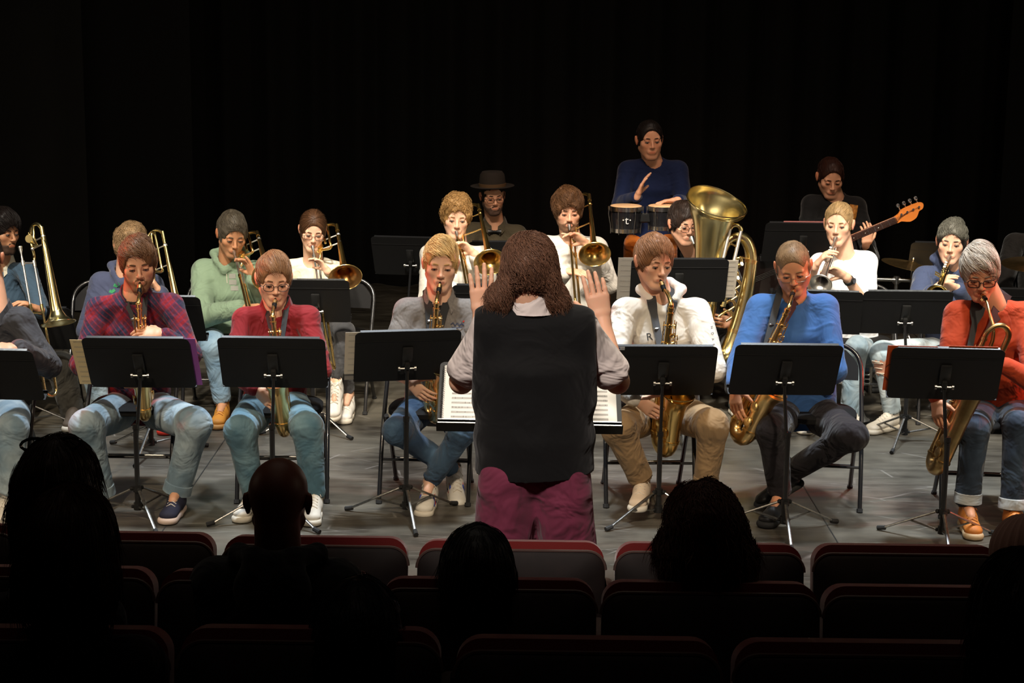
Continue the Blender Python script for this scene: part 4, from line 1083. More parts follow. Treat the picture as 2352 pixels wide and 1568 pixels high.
def trombone(mouth, axisdir, label, up=(0, 0, 1), ext=.12, m=None, sm=None, group=None, valve=False, bellr=.105, side=-1, roll=0.0, dropx=0, mute=0, sc=.95, boff=.125, fwd=.36, back=.30, inner=None):
    m = m or M_YBRASS; sm = sm or M_SILVER
    y = nrm(axisdir); z = np.asarray(up, float); z = nrm(z - y * (z @ y)); x = np.cross(y, z)
    a = math.radians(roll); x, z = x * math.cos(a) + z * math.sin(a), z * math.cos(a) - x * math.sin(a)
    M = np.eye(4); M[:3, 0] = x * sc; M[:3, 1] = y * sc; M[:3, 2] = z * sc; M[:3, 3] = mouth
    root = put_root('trombone', Matrix(M.tolist()), label, 'trombone', group)
    s = side
    b = MB(); b.lathe([(.0125, 0), (.0128, .004), (.0110, .010), (.0105, .022), (.0055, .045), (.0055, .075)], 14, frame((0, 1, 0), (0, 0, 1), (0, 0, 0)))
    b.lathe([(.0115, .0), (.007, .006), (.003, .015)], 14, frame((0, 1, 0), (0, 0, 1), (0, .0005, 0))); b.build('mouthpiece', M_SILVER, root)
    o2 = np.array([s * .035, 0, -.072])
    b = MB(); b.tube([(0, .06, 0), (0, .60, 0)], .0065, 10); b.tube([np.array([0, .09, 0]) + o2, np.array([0, .60, 0]) + o2], .0065, 10)
    b.build('inner_slide', sm, root)
    y1 = .66 + ext
    b = MB(); b.tube([(0, .17 + ext, 0), (0, y1, 0)], .0082, 10); b.tube([np.array([0, .17 + ext, 0]) + o2, np.array([0, y1, 0]) + o2], .0082, 10)
    pts = [np.array([0, y1, 0]) + o2 * .5 - o2 * .5 * math.cos(t) + np.array([0, .04 * math.sin(t), 0]) for t in np.linspace(0, math.pi, 9)]
    b.tube(pts, .0085, 10); b.tube([(0, .20 + ext, 0), np.array([0, .20 + ext, 0]) + o2], .0060, 8)
    b.tube([(0, .15 + ext, 0), (0, .18 + ext, 0)], .0105, 10); b.tube([np.array([0, .15 + ext, 0]) + o2, np.array([0, .18 + ext, 0]) + o2], .0105, 10)
    b.build('outer_slide', m, root)
    b = MB(); b.tube([(0, .10, 0), np.array([0, .10, 0]) + o2], .0060, 8); b.tube([(0, .085, 0), (0, .115, 0)], .0105, 10); b.tube([np.array([0, .085, 0]) + o2, np.array([0, .12, 0]) + o2], .0110, 10); b.build('hand_brace', M_SILVER if sm is M_SILVER else m, root)
    # bell section
    A = np.array([s * .050, 0, -.050]); Bp = np.array([s * (.050 + boff), 0, .010])
    b = MB(); b.tube([np.array([0, .10, 0]) + o2, np.array([0, .06, 0]) + o2 * 1.1, np.array([0, .02, 0]) + A, np.array([0, -back + .06, 0]) + A], [.0075, .0080, .0085, .0090], 10, smooth=3)
    mid = (A + Bp) / 2; h = (Bp - A) / 2
    pts = [mid - h * math.cos(t) + np.array([0, -back - .062 * math.sin(t) + .03, 0]) for t in np.linspace(0, math.pi, 11)]
    b.tube(pts, [.0095 + .0012 * k / 10 for k in range(11)], 12)
    b.tube([np.array([0, -back + .06, 0]) + A, np.array([0, -back + .0, 0]) + A], .0115, 12); b.tube([np.array([0, -back + .06, 0]) + Bp, np.array([0, -back + .0, 0]) + Bp], .0125, 12)
    b.build('tuning_slide', m, root)
    b = MB(); Lb = fwd
    ys = [-back + .04, -back + .20, -.02, .12, .20, Lb - .10, Lb - .055, Lb - .028, Lb - .010, Lb]; rs = [.0105, .0125, .015, .0185, .0225, .031, .043, .060, .082, bellr]
    horn(b, [np.array([0, v, 0]) + Bp for v in ys], rs, 30, smooth=3); b.build('bell', m, root, angle=70)
    if inner:
        b = MB(); V, F = sweep([np.array([0, v, 0]) + Bp for v in ys[4:]], [max(r - .0022, .001) for r in rs[4:]], 30, False, 1.0, None, 3); b.add(V, [f[::-1] for f in F]); b.build('bell_lining', inner, root)
    r_ = MB(); r_.tube([np.array([math.cos(t) * bellr, Lb, math.sin(t) * bellr]) + Bp for t in np.linspace(0, 2 * math.pi, 37)], .0028, 6, cap=False); r_.build('bell_rim', m, root)
    b = MB()
    for v in (-back + .10, -.02): b.tube([np.array([0, v, 0]) + A, np.array([0, v, 0]) + Bp], .0045, 8); b.ball(np.array([0, v, 0]) + A, .011, 8); b.ball(np.array([0, v, 0]) + Bp, .015, 8)
    b.build('braces', M_SILVER if sm is M_SILVER else m, root)
    if valve:
        b = MB(); c = (A + Bp) / 2
        b.tube([np.array([0, -.02, 0]) + A, np.array([0, .02, 0]) + c * 1.0 + [0, 0, .02], np.array([0, -.02, 0]) + c + [0, 0, .04], np.array([0, -back + .02, 0]) + c + [0, 0, .03], np.array([0, -back - .02, 0]) + c * .9, np.array([0, -back + .02, 0]) + c * .8 - [0, 0, .01], np.array([0, -.06, 0]) + c * .8 - [0, 0, .01]], .0080, 10, smooth=5)
        b.lathe([(.0001, -.022), (.024, -.022), (.026, -.018), (.026, .018), (.024, .022), (.0001, .022)], 18, frame((0, 0, 1), (0, 1, 0), np.array([0, -.04, 0]) + A)); b.build('valve', m, root)
    return root

def trumpet(mouth, axisdir, label, up=(0, 0, 1), m=None, group=None, sc=1.0, roll=0.0):
    m = m or M_BRASS; y = nrm(axisdir); z = np.asarray(up, float); z = nrm(z - y * (z @ y)); x = np.cross(y, z)
    a = math.radians(roll); x, z = x * math.cos(a) + z * math.sin(a), z * math.cos(a) - x * math.sin(a)
    M = np.eye(4); M[:3, 0] = x * sc; M[:3, 1] = y * sc; M[:3, 2] = z * sc; M[:3, 3] = mouth
    root = put_root('trumpet', Matrix(M.tolist()), label, 'trumpet', group)
    b = MB(); b.lathe([(.0085, -.012), (.0135, -.012), (.0138, -.006), (.0105, .003), (.0095, .014), (.005, .034), (.0050, .072)], 14, frame((0, 1, 0), (0, 0, 1), (0, .012, 0))); b.build('mouthpiece', M_SILVER, root)
    xl, xb = .012, -.014
    b = MB(); b.tube([(xl * 0, .07, 0), (0, .30, 0)], .0062, 10); b.tube([(0, .26, 0), (0, .385, 0)], .0078, 10)
    b.tube([(0, .385, 0), (0, .425, -.012), (0, .44, -.035), (0, .425, -.058), (0, .385, -.070)], .0072, 10, smooth=3); b.tube([(0, .385, -.07), (0, .27, -.07)], .0078, 10)
    b.build('lead_pipe', m, root)
    b = MB(); pts = [(xb, .20, -.068), (xb, .13, -.070), (xb, .085, -.055), (xb, .072, -.032), (xb, .085, -.009), (xb, .13, .004), (xb, .25, .003), (xb, .34, .003), (xb, .40, .003), (xb, .44, .003), (xb, .465, .003), (xb, .48, .003)]
    horn(b, pts, [.006, .0062, .0065, .0068, .0072, .0080, .0100, .0140, .0200, .0300, .0430, .0620], 24, smooth=3); b.build('bell', m, root, angle=70)
    r_ = MB(); r_.tube([(xb + math.cos(t) * .062, .48, .003 + math.sin(t) * .062) for t in np.linspace(0, 2 * math.pi, 29)], .0018, 6, cap=False); r_.build('bell_rim', m, root)
    for i in range(3):
        yy = .195 + i * .027; b = MB(); b.lathe([(.0001, -.125), (.0105, -.122), (.0120, -.115), (.0120, .022), (.0128, .024), (.0128, .032), (.006, .034), (.0035, .036), (.0035, .058)], 14, frame((0, 0, 1), (0, 1, 0), (-.003, yy, 0))); v = b.build('valve', m, root)
        b = MB(); b.lathe([(.0001, .058), (.0080, .058), (.0080, .062), (.0001, .063)], 12, frame((0, 0, 1), (0, 1, 0), (-.003, yy, 0))); b.build('finger_button', M_PEARL, v)
    b = MB(); b.tube([(.01, .19, -.03), (.045, .165, -.03), (.045, .165, -.045), (.01, .19, -.045)], .005, 8); b.tube([(0, .26, -.05), (0, .33, -.045), (0, .335, -.03), (0, .26, -.035)], .005, 8)
    for yy in (.15, .32): b.tube([(0, yy, 0), (xb, yy, .003)], .003, 6)
    b.tube([(xb, .13, .0), (xb, .13, -.07)], .003, 6); b.tube([(0, .35, 0), (0, .35, -.07)], .003, 6); b.tube([(0, .31, .008), (0, .305, .03), (0, .325, .03)], .003, 6)
    b.build('slides', m, root)
    return root

def theatre_seat(cx, cy, fz, yaw, w, label, group=None, top=.80):
    """rear view of a tip-up theatre seat; its back faces the camera"""
    org = V3(cx, cy, fz); c, s_ = math.cos(math.radians(yaw)), math.sin(math.radians(yaw)); R = np.array([[c, -s_, 0], [s_, c, 0], [0, 0, 1]])
    root = empty('theatre_seat', loc=org, label=label, cat='theatre seat', group=group)
    M_SH = mat('seat_shell', (.014, .007, .006), .7, vary=(20, .3)); M_UP = mat('red_velvet', (.20, .008, .007), .9, sheen=.5, bump=[(300, .3, .002)]); M_PI = mat('seat_piping', (.10, .055, .045), .6)
    t = math.radians(12); Rt = np.array([[1, 0, 0], [0, math.cos(t), math.sin(t)], [0, -math.sin(t), math.cos(t)]])  # lean towards the camera at the top
    def Mx(dy, dz):
        M = np.eye(4); A = R @ Rt @ np.array([[1, 0, 0], [0, 0, -1], [0, 1, 0]], float); M[:3, :3] = A; M[:3, 3] = org + R @ np.array([0, dy, dz]); return M
    h = .46; zc = top - h / 2
    def pillow(wd, hh, r, t0, t1, M, name, m, par, bulge=.0):
        po = rrect(wd, hh, r, 7); pi_ = rrect(wd - .03, hh - .03, r * .85, 7); n = len(po); V = []; F = []
        V += [(x, y, t0) for x, y in po] + [(x, y, t1 - .012) for x, y in po] + [(x, y, t1) for x, y in pi_] + [(x * .5, y * .5, t1 + bulge) for x, y in pi_]
        for k in range(3):
            for i in range(n): F.append([k * n + i, k * n + (i + 1) % n, (k + 1) * n + (i + 1) % n, (k + 1) * n + i])
        F.append(list(range(n))[::-1]); F.append([3 * n + i for i in range(n)])
        b = MB(); V = [tuple(M[:3, :3] @ np.array(v) + M[:3, 3]) for v in V]; b.add(V, F); return b.build(name, m, par, org, angle=50)
    sh = pillow(w, h, .055, -.012, .018, Mx(0, zc), 'back_shell', M_SH, root)
    M = Mx(0, zc); b = MB(); po = rrect(w + .003, h + .003, .056, 7); keep = [M[:3, :3] @ np.array([x, y, .006]) + M[:3, 3] for x, y in po if y > -.05]
    b.tube(keep, .0048, 6); b.build('piping', M_PI, root, org)
    M = Mx(.028, zc + .016); M2 = M.copy(); M2[:3, 2] *= -1; M2[:3, 0] *= -1
    pillow(w - .006, h + .012, .055, -.014, .060, M2, 'back_cushion', M_UP, root, .02)
    b = MB(); b.box(org + R @ np.array([0, .30, .44]), (w - .08, .42, .09), R, bev=.03); b.build('seat_cushion', M_UP, root, org)
    for sg in (-1, 1):
        b = MB(); b.box(org + R @ np.array([sg * (w / 2 + .022), .22, .30]), (.03, .36, .60), R, bev=.01); su = b.build('side_panel', M_SH, root, org)
        b = MB(); b.box(org + R @ np.array([sg * (w / 2 + .022), .24, .615]), (.042, .30, .03), R, bev=.01); b.build('armrest', mat('dark_wood', (.03, .012, .006), .5), su, org)
    return root
# ---------------------------------------------------------------- the setting
def floor_fn(nt, tc, base):
    N, L = nt.nodes, nt.links
    b = N['Principled BSDF']
    n1 = N.new('ShaderNodeTexNoise'); n1.inputs['Scale'].default_value = 1.3; n1.inputs['Detail'].default_value = 8; n1.inputs['Roughness'].default_value = .65; L.new(tc.outputs['Object'], n1.inputs['Vector'])
    mp = N.new('ShaderNodeMapping'); mp.inputs['Scale'].default_value = (1.6, 6, 1); mp.inputs['Rotation'].default_value = (0, 0, .12); L.new(tc.outputs['Object'], mp.inputs['Vector'])
    n2 = N.new('ShaderNodeTexNoise'); n2.inputs['Scale'].default_value = 2.0; n2.inputs['Detail'].default_value = 6; L.new(mp.outputs[0], n2.inputs['Vector'])
    cr = N.new('ShaderNodeValToRGB'); e = cr.color_ramp.elements; e[0].position = .40; e[0].color = (.032, .027, .021, 1); e[1].position = .62; e[1].color = (.118, .106, .083, 1)
    mxf = N.new('ShaderNodeMath'); mxf.operation = 'MULTIPLY_ADD'; mxf.inputs[1].default_value = .38; L.new(n2.outputs['Fac'], mxf.inputs[0])
    m2 = N.new('ShaderNodeMath'); m2.operation = 'MULTIPLY'; m2.inputs[1].default_value = .66; L.new(n1.outputs['Fac'], m2.inputs[0]); L.new(m2.outputs[0], mxf.inputs[2]); L.new(mxf.outputs[0], cr.inputs[0])
    # scuffs: thin bright streaks where a stretched voronoi is near its edge
    out = cr.outputs['Color']
    for (rot, sx, sy, seed) in ((.5, 1.1, 7, 0), (-.9, .9, 8, 5), (1.4, 1.3, 6, 11)):
        mp2 = N.new('ShaderNodeMapping'); mp2.inputs['Rotation'].default_value = (0, 0, rot); mp2.inputs['Scale'].default_value = (sx, sy, 1); mp2.inputs['Location'].default_value = (seed, seed * .7, 0); L.new(tc.outputs['Object'], mp2.inputs['Vector'])
        v = N.new('ShaderNodeTexVoronoi'); v.feature = 'DISTANCE_TO_EDGE'; v.inputs['Scale'].default_value = 1.0; L.new(mp2.outputs[0], v.inputs['Vector'])
        n3 = N.new('ShaderNodeTexNoise'); n3.inputs['Scale'].default_value = 3.1 + seed * .1; L.new(tc.outputs['Object'], n3.inputs['Vector'])
        gt = N.new('ShaderNodeMapRange'); gt.inputs[1].default_value = .50; gt.inputs[2].default_value = .60; L.new(n3.outputs['Fac'], gt.inputs[0])
        lt = N.new('ShaderNodeMapRange'); lt.inputs[1].default_value = .010; lt.inputs[2].default_value = .0; lt.inputs[3].default_value = 0; lt.inputs[4].default_value = .6; L.new(v.outputs['Distance'], lt.inputs[0])
        mu = N.new('ShaderNodeMath'); mu.operation = 'MULTIPLY'; L.new(gt.outputs[0], mu.inputs[0]); L.new(lt.outputs[0], mu.inputs[1])
        mix = N.new('ShaderNodeMix'); mix.data_type = 'RGBA'; L.new(mu.outputs[0], mix.inputs[0]); L.new(out, mix.inputs[6]); mix.inputs[7].default_value = (.30, .28, .25, 1); out = mix.outputs[2]
    rr = N.new('ShaderNodeMapRange'); rr.inputs[1].default_value = .3; rr.inputs[2].default_value = .7; rr.inputs[3].default_value = .28; rr.inputs[4].default_value = .50; L.new(n1.outputs['Fac'], rr.inputs[0]); L.new(rr.outputs[0], b.inputs['Roughness'])
    return out
M_FLOOR = mat('stage_lino', (.08, .08, .075), .4, fn=floor_fn, bump=[(60, .10, .002)], spec=.45)
M_HALL = mat('hall_carpet', (.014, .010, .010), .95)
M_DRAPE = mat('stage_drape', (.0060, .0056, .0048), .95, vary=(3, .25))
M_DRAPE2 = mat('masking_drape', (.0012, .0011, .0010), .95)

def slab(name, x0, x1, y0, y1, z0, z1, m, kind='structure', parent=None):
    b = MB(); b.box(((x0 + x1) / 2, (y0 + y1) / 2, (z0 + z1) / 2), (x1 - x0, y1 - y0, z1 - z0)); o = b.build(name, m, parent, None, None, False)
    if kind and parent is None: o['kind'] = kind
    return o
fl = slab('floor', -9, 9, 4.55, 16.2, -.12, 0, M_FLOOR)
# seams of the dance-floor rolls, recessed lines running up the stage
for sx in (-5.2, -3.6, -2.0, -.4, 1.2, 2.8, 4.4):
    b = MB(); b.box((sx + .35, 10.4, .0008), (.006, 11.4, .0012)); b.build('seam', mat('seam_tape', (.016, .016, .015), .5), fl)
slab('trim_1', -9, 9, -1.2, 4.55, -.12, -.004, M_HALL); bpy.data.objects['trim_1'].name = 'floor_2'
for i, (y0, y1, z) in enumerate(((3.78, 4.50, .15), (3.02, 3.78, .30), (2.2, 3.02, .45), (-1.2, 2.2, .60))):
    o = slab('floor_%d' % (i + 3), -9, 9, y0, y1, -.004, z, M_HALL)
slab('ceiling', -9, 9, -1.2, 16.2, 8.0, 8.2, M_DRAPE2)
slab('wall_left', -9.2, -9, -1.2, 16.2, -.12, 8.2, M_DRAPE2); slab('wall_right', 9, 9.2, -1.2, 16.2, -.12, 8.2, M_DRAPE2)
slab('wall_front', -9.2, 9.2, -1.4, -1.2, -.12, 8.2, M_DRAPE2)
def drape(name, x0, x1, y, m, amp=.09, per=.42, h=7.6, seed=1):
    r = random.Random(seed); n = int((x1 - x0) / .035) + 2; V = []; F = []
    for i in range(n):
        x = x0 + (x1 - x0) * i / (n - 1); w = math.sin(x / per * 6.28 + 1.2 * math.sin(x * 1.7 + seed)) * amp + math.sin(x / per * 13.1 + seed) * amp * .3
        for z, k in ((.01, 1.0), (2.5, .95), (5.0, .8), (h, .6)): V.append((x, y + w * k, z))
        for z, k in ((.01, 1.0), (2.5, .95), (5.0, .8), (h, .6)): V.append((x, y + .012 + w * k, z))
    for i in range(n - 1):
        for k in range(3):
            a = i * 8 + k; F.append([a, a + 8, a + 9, a + 1]); a += 4; F.append([a, a + 1, a + 9, a + 8])
    o = mesh(name, V, F, m); o['kind'] = 'structure'; return o
drape('wall_back', -8.6, 8.6, 15.2, M_DRAPE2, seed=3)
drape('trim_1', -6.8, -3.42, 13.6, M_DRAPE, .02, .8, seed=5)
drape('trim_2', -7.4, -2.72, 14.4, mat('stage_drape_far', (.0026, .0024, .0021), .95), .02, .8, seed=7)
drape('trim_3', 4.02, 8.0, 14.0, mat('stage_drape_right', (.0024, .0023, .0021), .95), .02, .8, seed=9)

# ---------------------------------------------------------------- colours
SK1 = lin(214, 160, 128); SK2 = lin(224, 172, 142); SK3 = lin(196, 142, 106); SKP = lin(232, 184, 156)
H_BRN = lin(108, 74, 48); H_DK = lin(38, 28, 24); H_LT = lin(168, 128, 78); H_BLOND = lin(204, 166, 106); H_GREY = lin(172, 158, 142)

def plaid_fn(nt, tc, base):
    N, L = nt.nodes, nt.links
    def stripes(rot, sc, lo, hi):
        mp = N.new('ShaderNodeMapping'); mp.inputs['Rotation'].default_value = (0, rot, 0); mp.inputs['Scale'].default_value = (sc,) * 3; L.new(tc.outputs['Object'], mp.inputs['Vector'])
        w = N.new('ShaderNodeTexWave'); w.inputs['Scale'].default_value = 1.0; w.inputs['Distortion'].default_value = .35; L.new(mp.outputs[0], w.inputs['Vector'])
        r = N.new('ShaderNodeMapRange'); r.inputs[1].default_value = lo; r.inputs[2].default_value = hi; L.new(w.outputs['Fac'], r.inputs[0]); return r.outputs[0]
    a = stripes(.75, 2.9, .35, .7); c = stripes(-.82, 2.9, .35, .7); a2 = stripes(.75, 14, .75, .95); c2 = stripes(-.82, 14, .75, .95)
    def mixc(f, c1, c2_):
        m = N.new('ShaderNodeMix'); m.data_type = 'RGBA'; L.new(f, m.inputs[0])
        for idx, c_ in ((6, c1), (7, c2_)):
            if hasattr(c_, 'is_linked') or not hasattr(c_, '__len__'): L.new(c_, m.inputs[idx])
            else: m.inputs[idx].default_value = (*c_, 1)
        return m.outputs[2]
    navy, red, wine = lin(40, 38, 60), lin(122, 24, 36), lin(78, 30, 48)
    x = mixc(a, navy, wine); y = mixc(a, wine, red); o = mixc(c, x, y)
    hh = N.new('ShaderNodeMath'); hh.operation = 'MULTIPLY'; hh.inputs[1].default_value = .45; L.new(a2, hh.inputs[0]); o = mixc(hh.outputs[0], o, lin(150, 40, 50))
    hh = N.new('ShaderNodeMath'); hh.operation = 'MULTIPLY'; hh.inputs[1].default_value = .45; L.new(c2, hh.inputs[0]); return mixc(hh.outputs[0], o, lin(60, 44, 80))
def heather(c1, c2):
    def fn(nt, tc, base):
        N, L = nt.nodes, nt.links; n = N.new('ShaderNodeTexNoise'); n.inputs['Scale'].default_value = 90; n.inputs['Detail'].default_value = 3; L.new(tc.outputs['Object'], n.inputs['Vector'])
        m = N.new('ShaderNodeMix'); m.data_type = 'RGBA'; L.new(n.outputs['Fac'], m.inputs[0]); m.inputs[6].default_value = (*lin(*c1), 1); m.inputs[7].default_value = (*lin(*c2), 1); return m.outputs[2]
    return fn
def denim(name, c1, c2, wr=1.0):
    def fn(nt, tc, base):
        N, L = nt.nodes, nt.links; n = N.new('ShaderNodeTexNoise'); n.inputs['Scale'].default_value = 6; n.inputs['Detail'].default_value = 5; L.new(tc.outputs['Object'], n.inputs['Vector'])
        r = N.new('ShaderNodeMapRange'); r.inputs[1].default_value = .38; r.inputs[2].default_value = .64; L.new(n.outputs['Fac'], r.inputs[0])
        m = N.new('ShaderNodeMix'); m.data_type = 'RGBA'; L.new(r.outputs[0], m.inputs[0]); m.inputs[6].default_value = (*lin(*c1), 1); m.inputs[7].default_value = (*lin(*c2), 1); return m.outputs[2]
    return cloth(name, c1, wrinkle=wr, fn=fn)
M_JEANL = denim('light_denim', (112, 134, 148), (158, 172, 178)); M_JEANM = denim('mid_denim', (74, 106, 122), (110, 138, 148)); M_JEAND = denim('blue_denim', (44, 66, 92), (78, 104, 130)); M_JEANN = denim('dark_denim', (26, 34, 46), (58, 72, 88))
M_WHITE = cloth('white_knit', (214, 208, 198), wrinkle=.9); M_CREAM = cloth('cream_knit', (222, 216, 196))
M_LEATH_W = mat('white_leather', lin(222, 216, 204), .5, vary=(20, .08)); M_SOLEW = mat('white_sole', lin(214, 206, 190), .6)
M_TAN = mat('tan_leather', lin(186, 112, 44), .6, bump=[(120, .3, .002)], vary=(20, .2)); M_SOLET = mat('cream_sole', lin(190, 164, 128), .6)
M_BLKLEA = mat('black_leather', (.012, .012, .012), .4, bump=[(150, .3, .002)]); M_LACE = mat('lace', lin(210, 200, 184), .8); M_LACEO = mat('lace_tan', lin(150, 84, 30), .8)
M_NAVYS = mat('navy_suede', lin(36, 36, 56), .8); M_SUEDE = mat('beige_suede', lin(186, 172, 146), .85)

# ================================================================ PEOPLE
# --- front row, left to right
person('f0', 'person at left edge in dark grey jacket and faded jeans, head out of frame', 8.5, (-48, 612, 8.4), (0, 18, 0), ((-62, 752, 8.45), (48, 738, 8.42)), (-8, 925, 8.55),
       dict(top=.02, n=200, len=.03), H_DK, SK1, 'shirt', cloth('charcoal_jacket', (58, 58, 62), .7, 1.3), copen=.4, arm=(.070, .062, .048), wrk=1.5,
       er=(112, 838, 8.35), wr=(40, 800, 8.05), wl=(-60, 860, 8.05), el=(-150, 860, 8.3), kl=(-90, 985, 8.05), kr=(30, 985, 8.02), al=(-70, 1150, 8.05), ar=(14, 1150, 7.98), pantm=M_JEANL, pant=(.10, .075, .062, .062),
       shoe=('sneaker', M_LEATH_W, M_SOLEW, M_LACE), topname='jacket', hand_r=((-.7, -.5, .1), (0, .5, -.8), -1, .8))

def FR(id, label, Y, **kw): return person(id, label, Y, **kw)
person('f1', 'person with tousled brown hair and beard in a red and navy plaid shirt, playing saxophone', 8.45, (319, 618, 8.34), (14, 10, -3), ((228, 710, 8.45), (394, 702, 8.45)), (322, 928, 8.55),
       dict(top=.028, side=.010, t=.014, front=.014, line=.066, n=1000, len=.055, lump=.009, lf=55, comb=(.9, -.9, 0), mess=.35, lift=.3, w=.0030, curl=.003, part=-.018), H_BRN, SK1, 'shirt', cloth('plaid', (90, 30, 40), fn=plaid_fn),
       jaw=1.02, stubble=.85, beard=.0030, beardd=.85, el=(188, 838, 8.30), wl=(285, 878, 8.14), er=(438, 812, 8.33), wr=(376, 768, 8.20), lid=.8, brow=1.3,
       hand_l=((.8, -.1, .15), (.2, .7, .1), 1, .7), hand_r=((-.9, .0, .12), (-.1, .5, -.7), -1, .55),
       kl=(200, 978, 8.05), kr=(448, 975, 8.05), al=(232, 1128, 8.12), ar=(408, 1122, 8.06), toe_r=(-.05, -1, -.0), toe_l=(-.3, -1, 0), pantm=M_JEANL, pant=(.102, .082, .070, .064), rollup=M_JEANL, plen=1.05,
       shoe=('sneaker', M_NAVYS, mat('red_edge_sole', lin(214, 190, 176), .6), M_LACE), copen=.5)
person('f2', 'person with straight brown hair and thin dark glasses in a burgundy shirt, playing saxophone', 8.45, (633, 655, 8.35), (13, 12, 1), ((563, 735, 8.47), (706, 732, 8.47)), (632, 925, 8.55),
       dict(top=.022, side=.008, t=.012, front=.014, line=.068, n=900, len=.055, lump=.006, comb=(.5, -1.0, 0), mess=.18, lift=.2, w=.0026), lin(128, 90, 58), SK2, 'shirt', cloth('burgundy', (114, 22, 27), wrinkle=1.2),
       el=(534, 850, 8.30), wl=(588, 893, 8.16), er=(738, 850, 8.30), wr=(668, 826, 8.24), hand_l=((.75, -.2, -.62), (.35, .8, .2), 1, .45), hand_r=((-.8, .1, .3), (-.1, .6, -.4), -1, .6),
       kl=(552, 990, 8.06), kr=(706, 982, 8.06), al=(583, 1140, 8.10), ar=(722, 1140, 8.06), toe_r=(.06, -1, 0), pantm=M_JEANM, pant=(.10, .078, .066, .056), shoe=('sneaker', M_LEATH_W, M_SOLEW, M_LACE), stubble=.15,
       glasses=dict(col=(.015, .012, .012), w=.0235, h=.0185, sq=.75), lid=.55, gaze=(0, -.003), copen=.6)
person('f3', 'person with swept blond hair in a grey polo shirt, ankles crossed, playing saxophone', 8.45, (1013, 617, 8.36), (4, 7, 3), ((934, 714, 8.47), (1082, 716, 8.47)), (1000, 930, 8.55),
       dict(top=.026, side=.004, t=.010, front=.012, line=.072, n=1000, len=.060, lump=.006, comb=(1.3, -.5, .2), mess=.15, lift=.4, w=.0026, curl=.002), H_BLOND, SKP, 'shirt', cloth('grey_pique', (120, 116, 112), fn=heather((98, 95, 93), (136, 130, 126))),
       sleeve=.46, el=(893, 850, 8.34), wl=(938, 872, 8.18), er=(1095, 850, 8.34), wr=(1040, 850, 8.25), hand_l=((.62, -.3, -.55), (.4, .8, .1), 1, .5), hand_r=((-.8, .1, .2), (0, .6, -.5), -1, .6),
       kl=(912, 990, 8.12), kr=(1062, 992, 8.14), al=(1044, 1082, 8.42), ar=(988, 1105, 8.26), toe_r=(-.10, -1, -.05), toe_l=(.15, -.9, -.35), pantm=M_JEAND, pant=(.092, .070, .056, .048),
       shoe=('sneaker', M_LEATH_W, M_SOLEW, M_LACE), stripes=[mat('stripe_blue', lin(40, 60, 150), .6), mat('stripe_red', lin(190, 50, 36), .6), mat('stripe_blue2', lin(40, 60, 150), .6)], lid=.8, lipc=lin(178, 100, 90), browd=.75, hsc=.95, copen=.75, cbig=1.15)
person('f4', 'person with brown fringe in a white hoodie and khaki trousers, playing saxophone', 8.45, (1519, 612, 8.35), (22, 10, 2), ((1437, 715, 8.47), (1600, 715, 8.47)), (1530, 938, 8.55),
       dict(top=.022, side=.010, t=.014, front=.013, line=.066, n=1000, len=.060, lump=.006, comb=(.2, -1.1, 0), mess=.16, lift=.2, w=.0026, burn=2.2, drop=.2), lin(128, 86, 54), SK2, 'hoodie', M_WHITE,
       el=(1404, 868, 8.30), wl=(1462, 915, 8.16), er=(1640, 850, 8.30), wr=(1575, 838, 8.26), hand_l=((.72, -.25, -.50), (.45, .8, .1), 1, .4), hand_r=((-.8, .1, .2), (0, .6, -.5), -1, .6), arm=(.072, .062, .050),
       kl=(1420, 985, 8.08), kr=(1636, 978, 8.06), al=(1476, 1106, 8.16), ar=(1618, 1130, 8.10), toe_l=(-.18, -1, 0), pantm=cloth('khaki', (150, 122, 88), wrinkle=1.3), pant=(.10, .080, .068, .058), rollup=cloth('khaki', (150, 122, 88)), plen=.90,
       shoe=('sneaker', mat('white_canvas', lin(216, 196, 172), .8), M_SOLEW, M_LACE), lid=.7, gaze=(0, -.003), loose=1.06)
person('f5', 'older person with cropped hair and rimless glasses in a bright blue sweater, playing saxophone', 8.40, (1822, 634, 8.28), (-8, 22, -7), ((1748, 708, 8.42), (1893, 708, 8.42)), (1838, 938, 8.5),
       dict(top=.006, side=.0035, t=.004, front=.004, line=.070, n=260, len=.018, lump=.0015, comb=(.2, -.8, 0), mess=.4, lift=.3, w=.0018, burn=.6), lin(136, 108, 78), lin(210, 148, 112), 'sweater', cloth('blue_wool', (60, 100, 158), wrinkle=.7),
       el=(1700, 838, 8.26), wl=(1688, 884, 8.10), er=(1915, 850, 8.28), wr=(1830, 830, 8.20), hand_l=((.05, -.25, -1.0), (.6, .5, 0), 1, .35), hand_r=((-.8, .1, .2), (0, .6, -.5), -1, .6), arm=(.074, .064, .046), belly=.03, chk=1,
       kl=(1772, 985, 8.04), kr=(1955, 1000, 8.02), al=(1792, 1135, 8.10), ar=(1812, 1085, 8.34), toe_l=(-.45, -.9, 0), toe_r=(-.85, -.3, -.4), pantm=cloth('black_jeans', (36, 32, 36), wrinkle=1.3), pant=(.100, .080, .066, .058), shoe=('boot', M_BLKLEA, M_RUB, None), rollup=None,
       glasses=dict(col=(.5, .45, .38), w=.0235, h=.013, sq=.6, half=True, metal=.9, z=-.010), lid=.55, browd=1.0, jaw=1.16, wrk=.7, build=1.1)
